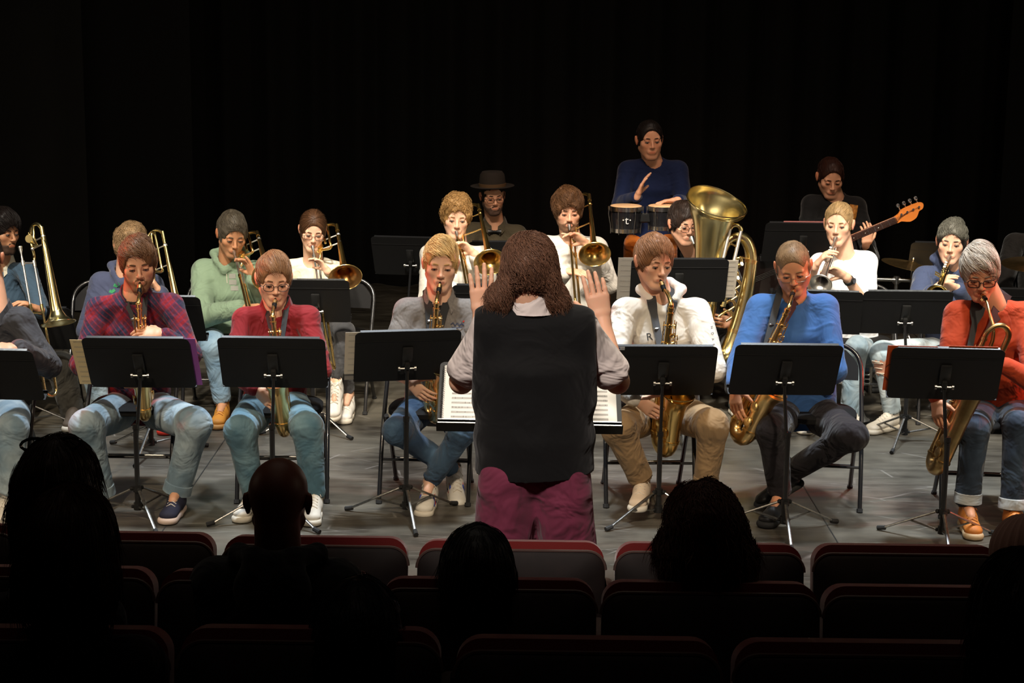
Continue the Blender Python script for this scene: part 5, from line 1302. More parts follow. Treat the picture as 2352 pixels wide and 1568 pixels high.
person('f6', 'person with swept grey hair and dark glasses in a rust orange sweater, playing baritone saxophone', 8.25, (2254, 645, 8.13), (-9, 20, -4), ((2200, 722, 8.30), (2356, 726, 8.30)), (2290, 942, 8.4),
       dict(top=.030, side=.014, t=.018, front=.018, line=.064, n=1300, len=.065, lump=.007, comb=(1.1, -.8, 0), mess=.15, lift=.15, w=.0030, crown=(-.03, .03, .12)), H_GREY, lin(206, 146, 112), 'sweater', cloth('rust_knit', (164, 58, 26), wrinkle=.9),
       el=(2180, 872, 8.12), wl=(2150, 912, 7.98), er=(2380, 880, 8.08), wr=(2305, 838, 8.06), hand_l=((.1, -.35, -.9), (.7, .5, 0), 1, .5), hand_r=((-.9, .0, .1), (0, .6, -.5), -1, .6), arm=(.070, .060, .044), vneck=.05,
       kl=(2238, 985, 7.98), kr=(2338, 978, 7.96), al=(2222, 1158, 7.97), ar=(2324, 1172, 7.92), toe_l=(-.06, -1, 0), toe_r=(.02, -1, 0), pantm=M_JEANN, pant=(.094, .068, .060, .060), rollup=cloth('denim_inside', (168, 172, 172)), plen=.97,
       shoe=('boot', M_TAN, M_SOLET, M_LACEO), glasses=dict(col=(.02, .012, .01), w=.0265, h=.0185, sq=.6, r=.0022), lid=.6, stubble=.1)
# --- second row
person('b0', 'person in profile with dark fringe and blue denim jacket, holding a trombone', 10.3, (28, 538, 10.2), (58, 4, 3), ((-50, 640, 10.4), (62, 628, 10.3)), (8, 832, 10.4),
       dict(top=.034, side=.016, t=.016, front=.026, line=.046, n=700, len=.07, comb=(0, -1.0, 0), mess=.15, lift=.3, w=.0030), lin(26, 18, 16), SK3, 'shirt', cloth('blue_jacket', (66, 88, 108), wrinkle=1.2), stubble=.9, beard=.0025, beardd=.7,
       el=(-70, 760, 10.2), wl=(-10, 760, 10.0), er=(104, 740, 10.0), wr=(92, 712, 9.58), hand_r=((-.55, -.25, .35), (-.4, -.2, -.9), -1, .75), hand_l=((.8, -.2, 0), (0, 0, -1), 1, .8),
       kl=(30, 815, 9.95), kr=(140, 842, 9.9), al=(50, 960, 9.9), ar=(170, 960, 9.85), pantm=cloth('olive_trousers', (66, 62, 54), wrinkle=1.4), pant=(.10, .09, .075, .07), shoe=('sneaker', mat('taupe_leather', lin(96, 84, 72), .6), M_SOLEW, None), collarm=M_CREAM, copen=.7, cbig=1.3, q=1.25, lid=.5, topname='jacket')
person('b1', 'person in a dark blue hoodie mostly hidden behind the plaid shirt, holding a trombone', 10.2, (306, 585, 10.1), (24, 22, 3), ((232, 650, 10.3), (350, 655, 10.25)), (272, 840, 10.3),
       dict(top=.036, side=.018, t=.018, front=.02, line=.060, n=800, len=.045, lump=.011, mess=.6, curl=.004, lift=.4, w=.0032, nape=1), lin(130, 104, 74), SK2, 'hoodie', cloth('slate_hoodie', (62, 68, 92), wrinkle=1.0), loose=1.08, arm=(.070, .062, .050),
       el=(200, 760, 10.2), wl=(270, 760, 10.0), er=(378, 720, 10.15), wr=(368, 672, 9.98), hand_r=((-.35, -.2, .7), (-.8, -.2, -.4), -1, .7), kl=(212, 850, 9.85), kr=(340, 850, 9.8), al=(246, 985, 9.85), ar=(385, 985, 9.8), pantm=M_JEANL,
       shoe=('sneaker', M_LEATH_W, mat('red_sole', lin(186, 44, 30), .6), M_LACE), q=1.3)
person('b2', 'person with short dark hair in a pale green hoodie and jeans, playing trombone', 10.3, (540, 553, 10.2), (22, 20, 3), ((468, 622, 10.4), (585, 626, 10.35)), (516, 778, 10.4),
       dict(top=.024, side=.008, t=.010, front=.016, line=.064, n=700, len=.038, lump=.006, comb=(.3, -.6, .3), mess=.35, lift=.6, w=.0026), lin(84, 76, 64), SK3, 'hoodie', cloth('sage_hoodie', (128, 150, 126), wrinkle=1.0), loose=1.12, arm=(.078, .070, .054),
       el=(462, 728, 10.15), wl=(556, 706, 9.98), er=(612, 700, 10.2), wr=(584, 638, 10.02), hand_l=((.8, -.3, .1), (.1, .2, -.9), 1, .7), hand_r=((-.35, -.1, .9), (-.7, -.6, -.2), -1, (.9, .9, .9, .2)), stubble=.4,
       kl=(490, 792, 9.95), kr=(600, 820, 9.9), al=(512, 925, 9.95), ar=(590, 940, 9.9), pantm=denim('sky_denim', (96, 126, 150), (140, 166, 184)), pant=(.10, .078, .066, .056), shoe=('boot', mat('ochre_leather', lin(196, 132, 50), .6), mat('ochre_sole', lin(190, 140, 80), .6), M_LACEO), toe_l=(0, -1, 0), q=1.2, lid=.6, hem=.10, browd=.8)
person('b3', 'person with brown hair tied back and glasses in a cream top, playing trombone', 10.4, (720, 541, 10.3), (10, 17, 4), ((668, 618, 10.48), (772, 621, 10.46)), (738, 745, 10.5),
       dict(top=.014, side=.007, t=.014, front=.010, line=.068, n=700, len=.090, lump=.002, comb=(0, .7, -.3), crown=(0, -.06, .10), mess=.06, lift=.1, w=.0022, earcut=0, burn=1.5, blobs=[((0, .105, .02), (.035, .04, .05))]), lin(82, 54, 34), SKP, 'shirt', M_CREAM, nocollar=1, bust=1, build=.84, arm=(.046, .038, .030),
       el=(640, 715, 10.35), wl=(700, 700, 10.15), er=(782, 645, 10.25), wr=(752, 622, 10.08), hand_r=((-.6, -.1, .75), (-.6, -.5, -.3), -1, .7), hand_l=((.8, -.2, 0), (0, 0, -1), 1, .7), sleeve=1, sc=.97, hsc=.88,
       kl=(792, 762, 10.0), kr=(790, 800, 10.05), al=(772, 880, 9.92), ar=(800, 905, 10.12), toe_l=(-.02, -.8, -.55), toe_r=(-.02, -1, 0), pantm=cloth('grey_jeans', (62, 62, 64), wrinkle=1.2), pant=(.088, .064, .050, .040), plen=.90, shoe=('sneaker', mat('white_trainer', lin(232, 228, 220), .5), M_SOLEW, M_LACE), q=1.15,
       glasses=dict(col=(.05, .03, .025), w=.024, h=.018, sq=.75), lipc=lin(170, 84, 78), lid=.5)
person('b4', 'person with curly light brown hair in a white long-sleeved top, playing trombone', 10.7, (1050, 507, 10.6), (6, 8, 3), ((988, 587, 10.75), (1112, 591, 10.75)), (1046, 790, 10.8),
       dict(top=.034, side=.016, t=.018, front=.026, line=.062, n=900, len=.045, lump=.012, lf=80, mess=.6, curl=.007, cw=1.3, lift=.5, w=.0034), H_LT, SKP, 'sweat', M_WHITE, arm=(.068, .062, .046),
       el=(985, 690, 10.55), wl=(1045, 660, 10.36), er=(1122, 668, 10.75), wr=(1090, 584, 10.5), hand_l=((.85, -.25, .1), (.1, .2, -.9), 1, .6), hand_r=((-.75, .0, .65), (-.6, -.6, -.4), -1, (.25, .9, .9, .9)), pantm=M_JEANN, q=1.15, lid=.35, browd=.55, shoe=('sneaker', M_LEATH_W, M_SOLEW, None))
person('b5', 'person with bushy brown hair and short beard in a white sweatshirt, playing trombone', 10.8, (1308, 492, 10.7), (5, 10, 0), ((1252, 567, 10.85), (1370, 569, 10.85)), (1318, 775, 10.9),
       dict(top=.036, side=.020, t=.02, front=.028, line=.052, n=1000, len=.050, lump=.009, lf=85, comb=(0, -.7, 0), mess=.5, curl=.004, lift=.4, w=.0034), lin(92, 62, 38), SK2, 'sweat', M_WHITE, arm=(.070, .064, .046), stubble=.7, beard=.003, beardd=.9,
       el=(1262, 665, 10.65), wl=(1300, 622, 10.45), er=(1398, 650, 10.82), wr=(1348, 560, 10.58), hand_l=((.85, -.25, -.05), (.1, .2, -.9), 1, .6), hand_r=((-.85, .0, .6), (-.6, -.6, -.4), -1, (.25, .9, .9, .9)), pantm=M_JEANN, q=1.15, lid=.75, shoe=('sneaker', M_LEATH_W, M_SOLEW, None))
person('b6', 'person with dark hair and glasses in a charcoal hoodie, playing tuba', 10.7, (1583, 522, 10.6), (20, 8, 0), ((1545, 622, 10.8), (1672, 632, 10.8)), (1620, 800, 10.9),
       dict(top=.026, side=.009, t=.012, front=.020, line=.060, n=700, len=.06, comb=(-1.0, -.7, 0), mess=.15, lift=.4, w=.0028), lin(42, 30, 24), SK2, 'hoodie', cloth('charcoal_hoodie', (52, 52, 54)), loose=1.1, arm=(.074, .066, .050),
       el=(1520, 720, 10.6), wl=(1580, 730, 10.3), er=(1705, 710, 10.6), wr=(1690, 742, 10.4), hand_r=((-.75, -.45, .15), (-.3, .8, 0), -1, .75), hand_l=((.8, -.3, .1), (0, .8, 0), 1, .8), kl=(1540, 830, 10.3), kr=(1700, 795, 10.3), al=(1540, 905, 10.3), ar=(1690, 900, 10.3),
       pantm=cloth('black_trousers', (30, 30, 32)), pant=(.115, .10, .085, .07), shoe=('sneaker', mat('grey_shoe', lin(80, 90, 88), .6), M_SOLEW, None), glasses=dict(col=(.02, .012, .01), w=.025, h=.019, sq=.7), q=1.15, lid=.5)
person('b7', 'person with short light brown hair in a white short-sleeved shirt and watch, playing silver trumpet', 10.35, (1921, 520, 10.25), (-19, 4, 0), ((1884, 606, 10.42), (1990, 602, 10.4)), (1958, 800, 10.5),
       dict(top=.016, side=.004, t=.006, front=.008, line=.070, n=500, len=.030, lump=.003, comb=(-.3, -.6, .2), mess=.3, lift=.5, w=.0022), lin(160, 132, 92), SKP, 'shirt', cloth('white_cotton', (232, 232, 234)), sleeve=.46, nocollar=1,
       el=(1848, 672, 10.25), wl=(1872, 612, 10.05), er=(1988, 700, 10.22), wr=(1944, 636, 10.05), hand_l=((.45, -.35, .75), (.8, -.1, -.4), 1, .85), hand_r=((-.85, -.1, .45), (-.2, -.6, -.7), -1, .6), kl=(1850, 800, 10.0), kr=(1968, 800, 9.98), al=(1850, 950, 10.0), ar=(1950, 960, 10.0), loose=1.05, arm=(.066, .060, .05),
       pantm=M_JEANL, q=1.15, lid=.35, jaw=.96, shoe=('sneaker', M_LEATH_W, M_SOLEW, None))
person('b8', 'person with short dark hair in a navy blue hoodie, playing brass trumpet', 10.2, (2184, 562, 10.1), (-17, 4, 3), ((2122, 636, 10.28), (2246, 634, 10.25)), (2190, 800, 10.35),
       dict(top=.028, side=.006, t=.010, front=.020, line=.062, n=800, len=.040, lump=.009, comb=(-.2, -.7, 0), mess=.5, lift=.4, w=.0030, curl=.003), lin(110, 108, 98), SKP, 'hoodie', cloth('navy_hoodie', (60, 70, 98), wrinkle=1.0), arm=(.068, .060, .048), loose=1.05,  # grey crown: sheen of the top light put into the hair colour
       el=(2106, 715, 10.1), wl=(2143, 668, 9.93), er=(2240, 715, 10.08), wr=(2200, 662, 9.9), hand_l=((.55, -.2, .7), (.7, .0, -.6), 1, .7), hand_r=((-.85, -.1, .25), (-.2, -.5, -.7), -1, .6), haircol2=lin(34, 28, 24), kl=(2030, 812, 9.9), kr=(2200, 830, 9.85), al=(2050, 948, 9.95), ar=(2190, 960, 9.9), toe_l=(-.75, -.65, 0),
       pantm=denim('ripped_denim', (150, 170, 180), (196, 204, 206)), pant=(.095, .078, .066, .056), shoe=('sneaker', M_LEATH_W, M_SOLEW, M_LACE), stripes=[mat('mark_navy', lin(40, 44, 60), .6)], q=1.2, lid=.4, stubble=.15, plen=.95)
# --- back line
person('p0', 'seated person in a dark brimmed hat, glasses and bow tie', 11.6, (1137, 457, 11.5), (12, 8, -2), ((1085, 532, 11.65), (1188, 537, 11.65)), (1135, 745, 11.7),
       dict(top=.004, side=.004, t=.005, front=.002, line=.070, n=0, lump=.002), H_DK, SK1, 'shirt', cloth('dark_khaki', (70, 62, 46)), copen=.35, beard=.0022, beardd=1.1, stubble=.5, sc=1.0,
       el=(1040, 640, 11.5), er=(1220, 650, 11.5), pantm=M_JEANN, q=1.3, lid=.5, glasses=dict(col=(.015, .012, .01), w=.024, h=.018, sq=.7), legs=True, shoe=('boot', M_BLKLEA, M_RUB, None))
person('p1', 'standing person in a navy V-neck sweater and orange trousers, playing bongos', 11.45, (1498, 326, 11.36), (7, 5, -2), ((1442, 391, 11.5), (1556, 391, 11.5)), (1493, 556, 11.5),
       dict(top=.012, side=.005, t=.008, front=.006, line=.070, n=400, len=.022, lump=.003, mess=.4, w=.0024), lin(26, 20, 18), SK1, 'sweater', cloth('navy_wool', (16, 30, 66), wrinkle=.5), vneck=.08, jaw=1.05, stubble=.35, arm=(.068, .058, .044),
       el=(1425, 470, 11.35), wl=(1463, 452, 11.1), er=(1572, 470, 11.35), wr=(1556, 460, 11.04), hand_l=((.35, -.1, .95), (.95, -.2, -.2), 1, .25), hand_r=((-.88, -.2, -.06), (0, -.2, -1), -1, .4), hem=.02,
       kl=(1455, 680, 11.45), kr=(1528, 680, 11.45), al=(1452, 835, 11.5), ar=(1530, 835, 11.5), pantm=cloth('rust_trousers', (176, 92, 26), wrinkle=1.2), pant=(.098, .078, .07, .068), shoe=('boot', M_BLKLEA, M_RUB, None), q=1.2, lid=.3)
person('p2', 'seated person in a black sweater looking down, playing bass guitar', 11.5, (1913, 421, 11.38), (3, 22, 0), ((1862, 470, 11.5), (1968, 473, 11.5)), (1915, 700, 11.6),
       dict(top=.014, side=.006, t=.010, front=.008, line=.074, n=400, len=.03, lump=.004, comb=(0, -.5, 0), mess=.3, w=.0024), lin(50, 26, 18), SK1, 'sweater', cloth('black_wool', (12, 11, 12), wrinkle=.5), stubble=.5, vneck=.02,
       el=(1835, 600, 11.4), wl=(1880, 610, 11.1), er=(2000, 590, 11.4), wr=(1990, 566, 11.12), hand_r=((.0, -.1, 1.0), (-.2, .9, .1), -1, (.8, .8, .8, .8)), pantm=M_JEANN, q=1.2, lid=.8, shoe=('boot', M_BLKLEA, M_RUB, None))
person('p3', 'person at the right edge in dark clothes behind the cymbal', 11.2, (2385, 470, 11.1), (-20, 12, 0), ((2330, 560, 11.2), (2460, 560, 11.2)), (2390, 760, 11.3),
       dict(top=.014, side=.006, t=.010, n=0), H_DK, SK1, 'shirt', cloth('brown_shirt', (20, 15, 12)), el=(2300, 660, 11.1), wl=(2335, 690, 10.9), q=1.6, pantm=M_JEANN, arm=(.075, .065, .05))
# --- the conductor, seen from behind
person('c0', 'person conducting with raised hands, long wavy brown hair, black vest and plum trousers', 5.45, (1218, 600), (180, 8, 0), ((1128, 750, 5.44), (1328, 750, 5.44)), (1228, 1070, 5.46),
       dict(top=.016, side=.010, t=.016, front=.006, line=.06, n=2600, len=.058, lump=.009, lf=45, comb=(0, .15, -.9), crown=(0, .02, .125), mess=.34, lift=.2, w=.0030, curl=.007, cw=1.5, seg=9, grav=.7, burn=0, earcut=0, long=.08, drop=.15, napecut=1,
            blobs=[((-.060, .030, -.040), (.040, .060, .070)), ((.060, .030, -.040), (.040, .060, .070)), ((-.090, .020, -.075), (.036, .045, .045)), ((.094, .020, -.075), (.038, .045, .050)), ((0, .050, -.005), (.07, .045, .045))]),
       lin(104, 72, 54), SK2, 'shirt', cloth('pale_shirt', (216, 204, 198), wrinkle=1.4), hc=(1214, 632, 5.47), noface=1, cbig=1.7, copen=0, neck=(1224, 702, 5.44), sleeve=.40, arm=(.055, .060, .060), topname='shirt',
       el=(1060, 876, 5.54), wl=(1106, 728, 5.68), er=(1418, 876, 5.54), wr=(1384, 740, 5.66), hand_l=((-.02, .15, 1.0), (-.25, .95, -.1), -1, .18, .5), hand_r=((-.22, .12, 1.0), (-.1, .95, -.1), 1, .22, .1),
       kl=(1150, 1330, 5.42), kr=(1312, 1330, 5.44), al=(1140, 1610, 5.48), ar=(1318, 1610, 5.48), toe_l=(-.2, 1, 0), toe_r=(.2, 1, 0), pantm=cloth('plum_corduroy', (110, 44, 66), wrinkle=1.2), pant=(.100, .098, .094, .088), shoe=('boot', M_BLKLEA, M_RUB, None), build=1.06, hem=.0, vest=1, q=.9)
# --- audience
def aud(id, label, hc, ypr, sh, Y, hair, hairc, topc, sc=1.0, top='shirt', **kw):
    kw.setdefault('el', (sh[0][0] - 60, sh[0][1] + 240, Y)); kw.setdefault('er', (sh[1][0] + 60, sh[1][1] + 240, Y))
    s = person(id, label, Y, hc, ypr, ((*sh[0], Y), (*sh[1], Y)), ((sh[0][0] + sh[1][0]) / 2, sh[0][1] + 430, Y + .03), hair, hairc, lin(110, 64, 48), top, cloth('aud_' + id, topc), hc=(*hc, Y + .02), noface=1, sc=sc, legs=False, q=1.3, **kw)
    return s
LONG = lambda **k: dict(dict(top=.020, side=.018, t=.02, line=.06, n=900, len=.09, lump=.006, comb=(0, .1, -.8), crown=(0, 0, .125), mess=.15, grav=.8, w=.0028, burn=0, earcut=0, long=.12, drop=.2, blobs=[((-.06, .03, -.05), (.045, .06, .10)), ((.06, .03, -.05), (.045, .06, .10)), ((0, .07, -.03), (.075, .045, .09))]), **k)
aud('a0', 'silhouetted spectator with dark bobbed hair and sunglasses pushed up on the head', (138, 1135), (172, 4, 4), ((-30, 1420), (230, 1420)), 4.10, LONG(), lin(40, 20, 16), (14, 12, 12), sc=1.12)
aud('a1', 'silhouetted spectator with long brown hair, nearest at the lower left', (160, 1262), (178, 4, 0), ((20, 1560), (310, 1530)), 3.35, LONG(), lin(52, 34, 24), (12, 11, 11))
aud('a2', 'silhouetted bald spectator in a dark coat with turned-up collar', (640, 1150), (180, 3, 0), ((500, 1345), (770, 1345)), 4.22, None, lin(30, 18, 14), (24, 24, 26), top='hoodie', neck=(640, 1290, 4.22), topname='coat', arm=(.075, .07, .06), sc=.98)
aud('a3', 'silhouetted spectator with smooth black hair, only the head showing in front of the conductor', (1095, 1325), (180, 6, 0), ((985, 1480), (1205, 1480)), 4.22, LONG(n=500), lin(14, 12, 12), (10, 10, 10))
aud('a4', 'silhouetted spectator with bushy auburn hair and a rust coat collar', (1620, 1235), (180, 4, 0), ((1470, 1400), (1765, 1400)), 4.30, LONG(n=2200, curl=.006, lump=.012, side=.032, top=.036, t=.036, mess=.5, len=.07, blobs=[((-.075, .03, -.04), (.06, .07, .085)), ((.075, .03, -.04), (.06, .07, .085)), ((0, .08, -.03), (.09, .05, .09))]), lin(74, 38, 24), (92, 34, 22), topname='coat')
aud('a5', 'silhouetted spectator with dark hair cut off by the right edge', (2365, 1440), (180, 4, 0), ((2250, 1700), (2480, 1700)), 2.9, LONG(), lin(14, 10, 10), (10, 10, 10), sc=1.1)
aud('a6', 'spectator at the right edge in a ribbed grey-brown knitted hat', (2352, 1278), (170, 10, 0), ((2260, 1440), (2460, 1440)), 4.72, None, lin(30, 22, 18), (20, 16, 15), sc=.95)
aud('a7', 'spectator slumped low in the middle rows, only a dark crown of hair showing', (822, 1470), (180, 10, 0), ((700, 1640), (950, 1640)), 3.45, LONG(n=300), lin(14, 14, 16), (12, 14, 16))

# solve all figures (numpy, threaded), then make the objects
_nt = min(4, os.cpu_count() or 1)
with ThreadPoolExecutor(_nt) as ex: _outs = list(ex.map(compute, PEOPLE))
for s_, o_ in zip(PEOPLE, _outs): realize(s_, o_); REG[s_['id']] = s_
# ================================================================ MUSIC STANDS
ST = {}
gy = lambda px, py: G(px, py)
ST['f0'] = music_stand(G(-28, 1196), (-50, 803), 'black music stand cut off by the left edge in front of the grey jacket', yaw=-2, roll=0.0, legrot=250, legm=M_CHROME)
ST['f1'] = music_stand(G(318, 1190), (309, 776), 'black music stand with cream and purple sheets sticking out at its sides', yaw=0, roll=-.3, legrot=-62)
ST['f2'] = music_stand(G(628, 1196), (622, 776), 'black music stand in front of the burgundy shirt, tripod behind the bald head', yaw=1, roll=.3, legrot=200)
ST['f3'] = music_stand(G(933, 1188), (939, 760), 'black music stand turned left with a pale sheet at its left, beside the conductor', yaw=10, roll=-.6, legrot=-78)
ST['f4'] = music_stand(G(1511, 1196), (1528, 795), 'black music stand with a small white sticker in front of the white hoodie', yaw=1, roll=-.5, legrot=215)
ST['f5'] = music_stand(G(1800, 1222), (1815, 792), 'black music stand in front of the blue sweater, red-lit tripod legs', yaw=2, roll=.3, legrot=-92)
ST['f6'] = music_stand(G(2162, 1246), (2180, 800), 'black music stand holding an orange folder in front of the rust sweater', yaw=-6, roll=-.6, legrot=-96)
ST['b0'] = music_stand(G(60, 985), (60, 706), 'black music stand below the trombone of the denim jacket at left', yaw=0, legrot=10)
ST['b1'] = music_stand(G(348, 1040), (352, 680), 'black music stand behind the plaid shirt, desk edge showing at its right shoulder', yaw=-2, legrot=-94, legm=M_CHROME)
ST['b2'] = music_stand(G(720, 990), (722, 643), 'black music stand in front of the trombonist with glasses and cream top', yaw=2, legrot=-40, legm=M_CHROME, width=.40 * 1.0)
ST['b4'] = music_stand(G(1090, 1010), (1120, 655), 'black music stand mostly hidden behind the conductor', yaw=0, legrot=10, width=.40)
ST['b6'] = music_stand(G(1560, 1000), (1563, 595), 'black music stand with white sheets at both sides in front of the tuba', yaw=0, roll=-.8, legrot=30, width=.56)
ST['b7'] = music_stand(G(1860, 1010), (1880, 668), 'black music stand behind the blue sweater in front of the silver trumpet', yaw=-8, legrot=-60, legm=M_CHROME)
ST['b8'] = music_stand(G(2076, 1015), (2088, 669), 'black music stand with empty desk in front of the brass trumpet', yaw=-3, roll=-.8, legrot=-115, legm=M_STEEL)
ST['p0'] = music_stand(P(935, 830, 11.2) * V3(1, 1, 0), (938, 545), 'dim black music stand at the back beside the curly haired trombonist', yaw=-6, legrot=40)
ST['p1'] = music_stand(P(1135, 830, 11.1) * V3(1, 1, 0), (1165, 555), 'dim black music stand in front of the person with the hat', yaw=5, legrot=10)
ST['p2'] = music_stand(P(1765, 830, 10.95) * V3(1, 1, 0), (1850, 512), 'dim black music stand at the back in front of the bass player', yaw=0, legrot=10)
ST['p3'] = music_stand(P(2185, 830, 11.0) * V3(1, 1, 0), (2185, 558), 'dim black music stand behind the dark haired trumpeter', yaw=-5, legrot=10)
ST['p4'] = music_stand(P(2330, 880, 10.6) * V3(1, 1, 0), (2350, 664), 'black music stand behind the grey haired saxophonist at the right edge', yaw=-5, legrot=10)

M_CRM = mat('cream_paper', lin(226, 206, 160), .8); M_PUR = mat('purple_folder', lin(150, 84, 168), .6); M_ORG = mat('orange_folder', lin(206, 82, 22), .5); M_GRYP = mat('grey_paper', lin(176, 170, 160), .85); M_LINE = mat('print_ink', (.34, .33, .31), .8)
def staves(st, x0, x1, y0, y1, rows, parent, depth):
    b = MB(); B3 = np.stack([st['x'], st['up'], st['n']], 1)
    for r in range(rows):
        yc = y1 - (y1 - y0) * (r + .5) / rows
        for k in range(2): b.box(st['cen'] + st['x'] * (x0 + x1) / 2 + st['up'] * (yc + k * .006) + st['n'] * depth, (abs(x1 - x0) * .82, .0012, .0004), B3)
    b.build('stave', M_LINE, parent, None, smooth=False)
def sheet2(st, x0, x1, y0, y1, m, label, rows=0, depth=.006, cat='sheet music'):
    o = sheet(st, x0, x1, y0, y1, m, label, cat, depth=depth)
    if rows: staves(st, x0, x1, y0, y1, rows, o, -depth + .0003)
    return o
sheet2(ST['f1'], -.312, -.15, -.150, .142, M_CRM, 'cream music sheet sticking out left of the stand in front of the plaid shirt', 9)
sheet2(ST['f1'], .15, .283, -.150, .155, M_PUR, 'purple folder sticking out right of the stand in front of the plaid shirt', 0, cat='folder')
sheet2(ST['f3'], -.30, -.12, -.115, .158, M_PAPER, 'pale folded music sheet at the left of the stand in front of the grey polo', 7)
sheet2(ST['f3'], -.298, -.12, -.160, -.118, mat('paper_fold', lin(150, 146, 140), .8), 'lower folded flap of paper at the left of the stand before the grey polo', 0, depth=.012)
sheet2(ST['f6'], -.275, -.05, -.12, .166, M_ORG, 'orange folder with elastic corner showing left of the right-hand stand', 0, cat='folder')
b = MB(); st = ST['f6']
b.tube([st['cen'] + st['x'] * -.272 + st['up'] * .03 + st['n'] * -.004, st['cen'] + st['x'] * -.262 + st['up'] * .045 + st['n'] * -.004, st['cen'] + st['x'] * -.250 + st['up'] * .05 + st['n'] * -.004], .0015, 5)
b.tube([st['cen'] + st['x'] * -.268 + st['up'] * -.03 + st['n'] * -.004, st['cen'] + st['x'] * -.258 + st['up'] * -.05 + st['n'] * -.004, st['cen'] + st['x'] * -.250 + st['up'] * -.06 + st['n'] * -.004], .0015, 5)
b.build('elastic', M_RUB, [o for o in bpy.data.objects if o.name.startswith('folder')][-1])
sheet2(ST['f6'], .0, .22, .1, .170, M_ORG, 'orange sheet edge along the top of the right-hand stand', 0, depth=.010, cat='folder')
sheet2(ST['b2'], -.30, -.1, -.16, .165, M_GRYP, 'grey music sheet left of the stand between the burgundy shirt and green hoodie', 8)
sheet2(ST['b6'], -.355, -.18, -.15, .168, M_GRYP, 'grey white music sheet left of the tuba player stand', 8)
sheet2(ST['b6'], .18, .335, -.135, .150, M_PAPER, 'white music sheet right of the tuba player stand', 8)
sheet2(ST['p2'], -.14, .12, -.1, .172, mat('pink_paper', lin(190, 120, 116), .8), 'pinkish paper lying on the dim stand before the bass player', 0)
sheet2(ST['b4'], -.06, .19, -.1, .162, mat('red_folder', lin(130, 24, 34), .6), 'red edged folder on the stand behind the conductor', 0, cat='folder')
# sticker on the stand of the white hoodie
st = ST['f4']; B3 = np.stack([st['x'], st['up'], st['n']], 1)
b = MB(); b.box(st['cen'] + st['x'] * -.212 + st['up'] * .150 + st['n'] * .0026, (.040, .020, .0006), B3); sk = b.build('sticker', mat('sticker_white', lin(210, 214, 222), .5), st['root'], st['org'], smooth=False)
b = MB(); b.box(st['cen'] + st['x'] * -.220 + st['up'] * .150 + st['n'] * .0032, (.006, .012, .0004), B3); b.box(st['cen'] + st['x'] * -.217 + st['up'] * .150 + st['n'] * .0032, (.008, .005, .0004), B3); b.build('emblem', mat('sticker_blue', lin(40, 60, 170), .5), sk, st['org'], smooth=False)
b = MB()
for k in range(3): b.box(st['cen'] + st['x'] * (-.205 + .006 * k) + st['up'] * .149 + st['n'] * .0032, (.004, .004, .0004), B3)
b.build('lettering', M_LINE, sk, st['org'], smooth=False)

# conductor's wide stand with the open score
cst = music_stand(G(1222, 1330), (1222, 862), 'wide black conductor stand with open spiral score behind the black vest', yaw=1.5, roll=-.4, width=.52, height=.30, tilt=60, legrot=30)
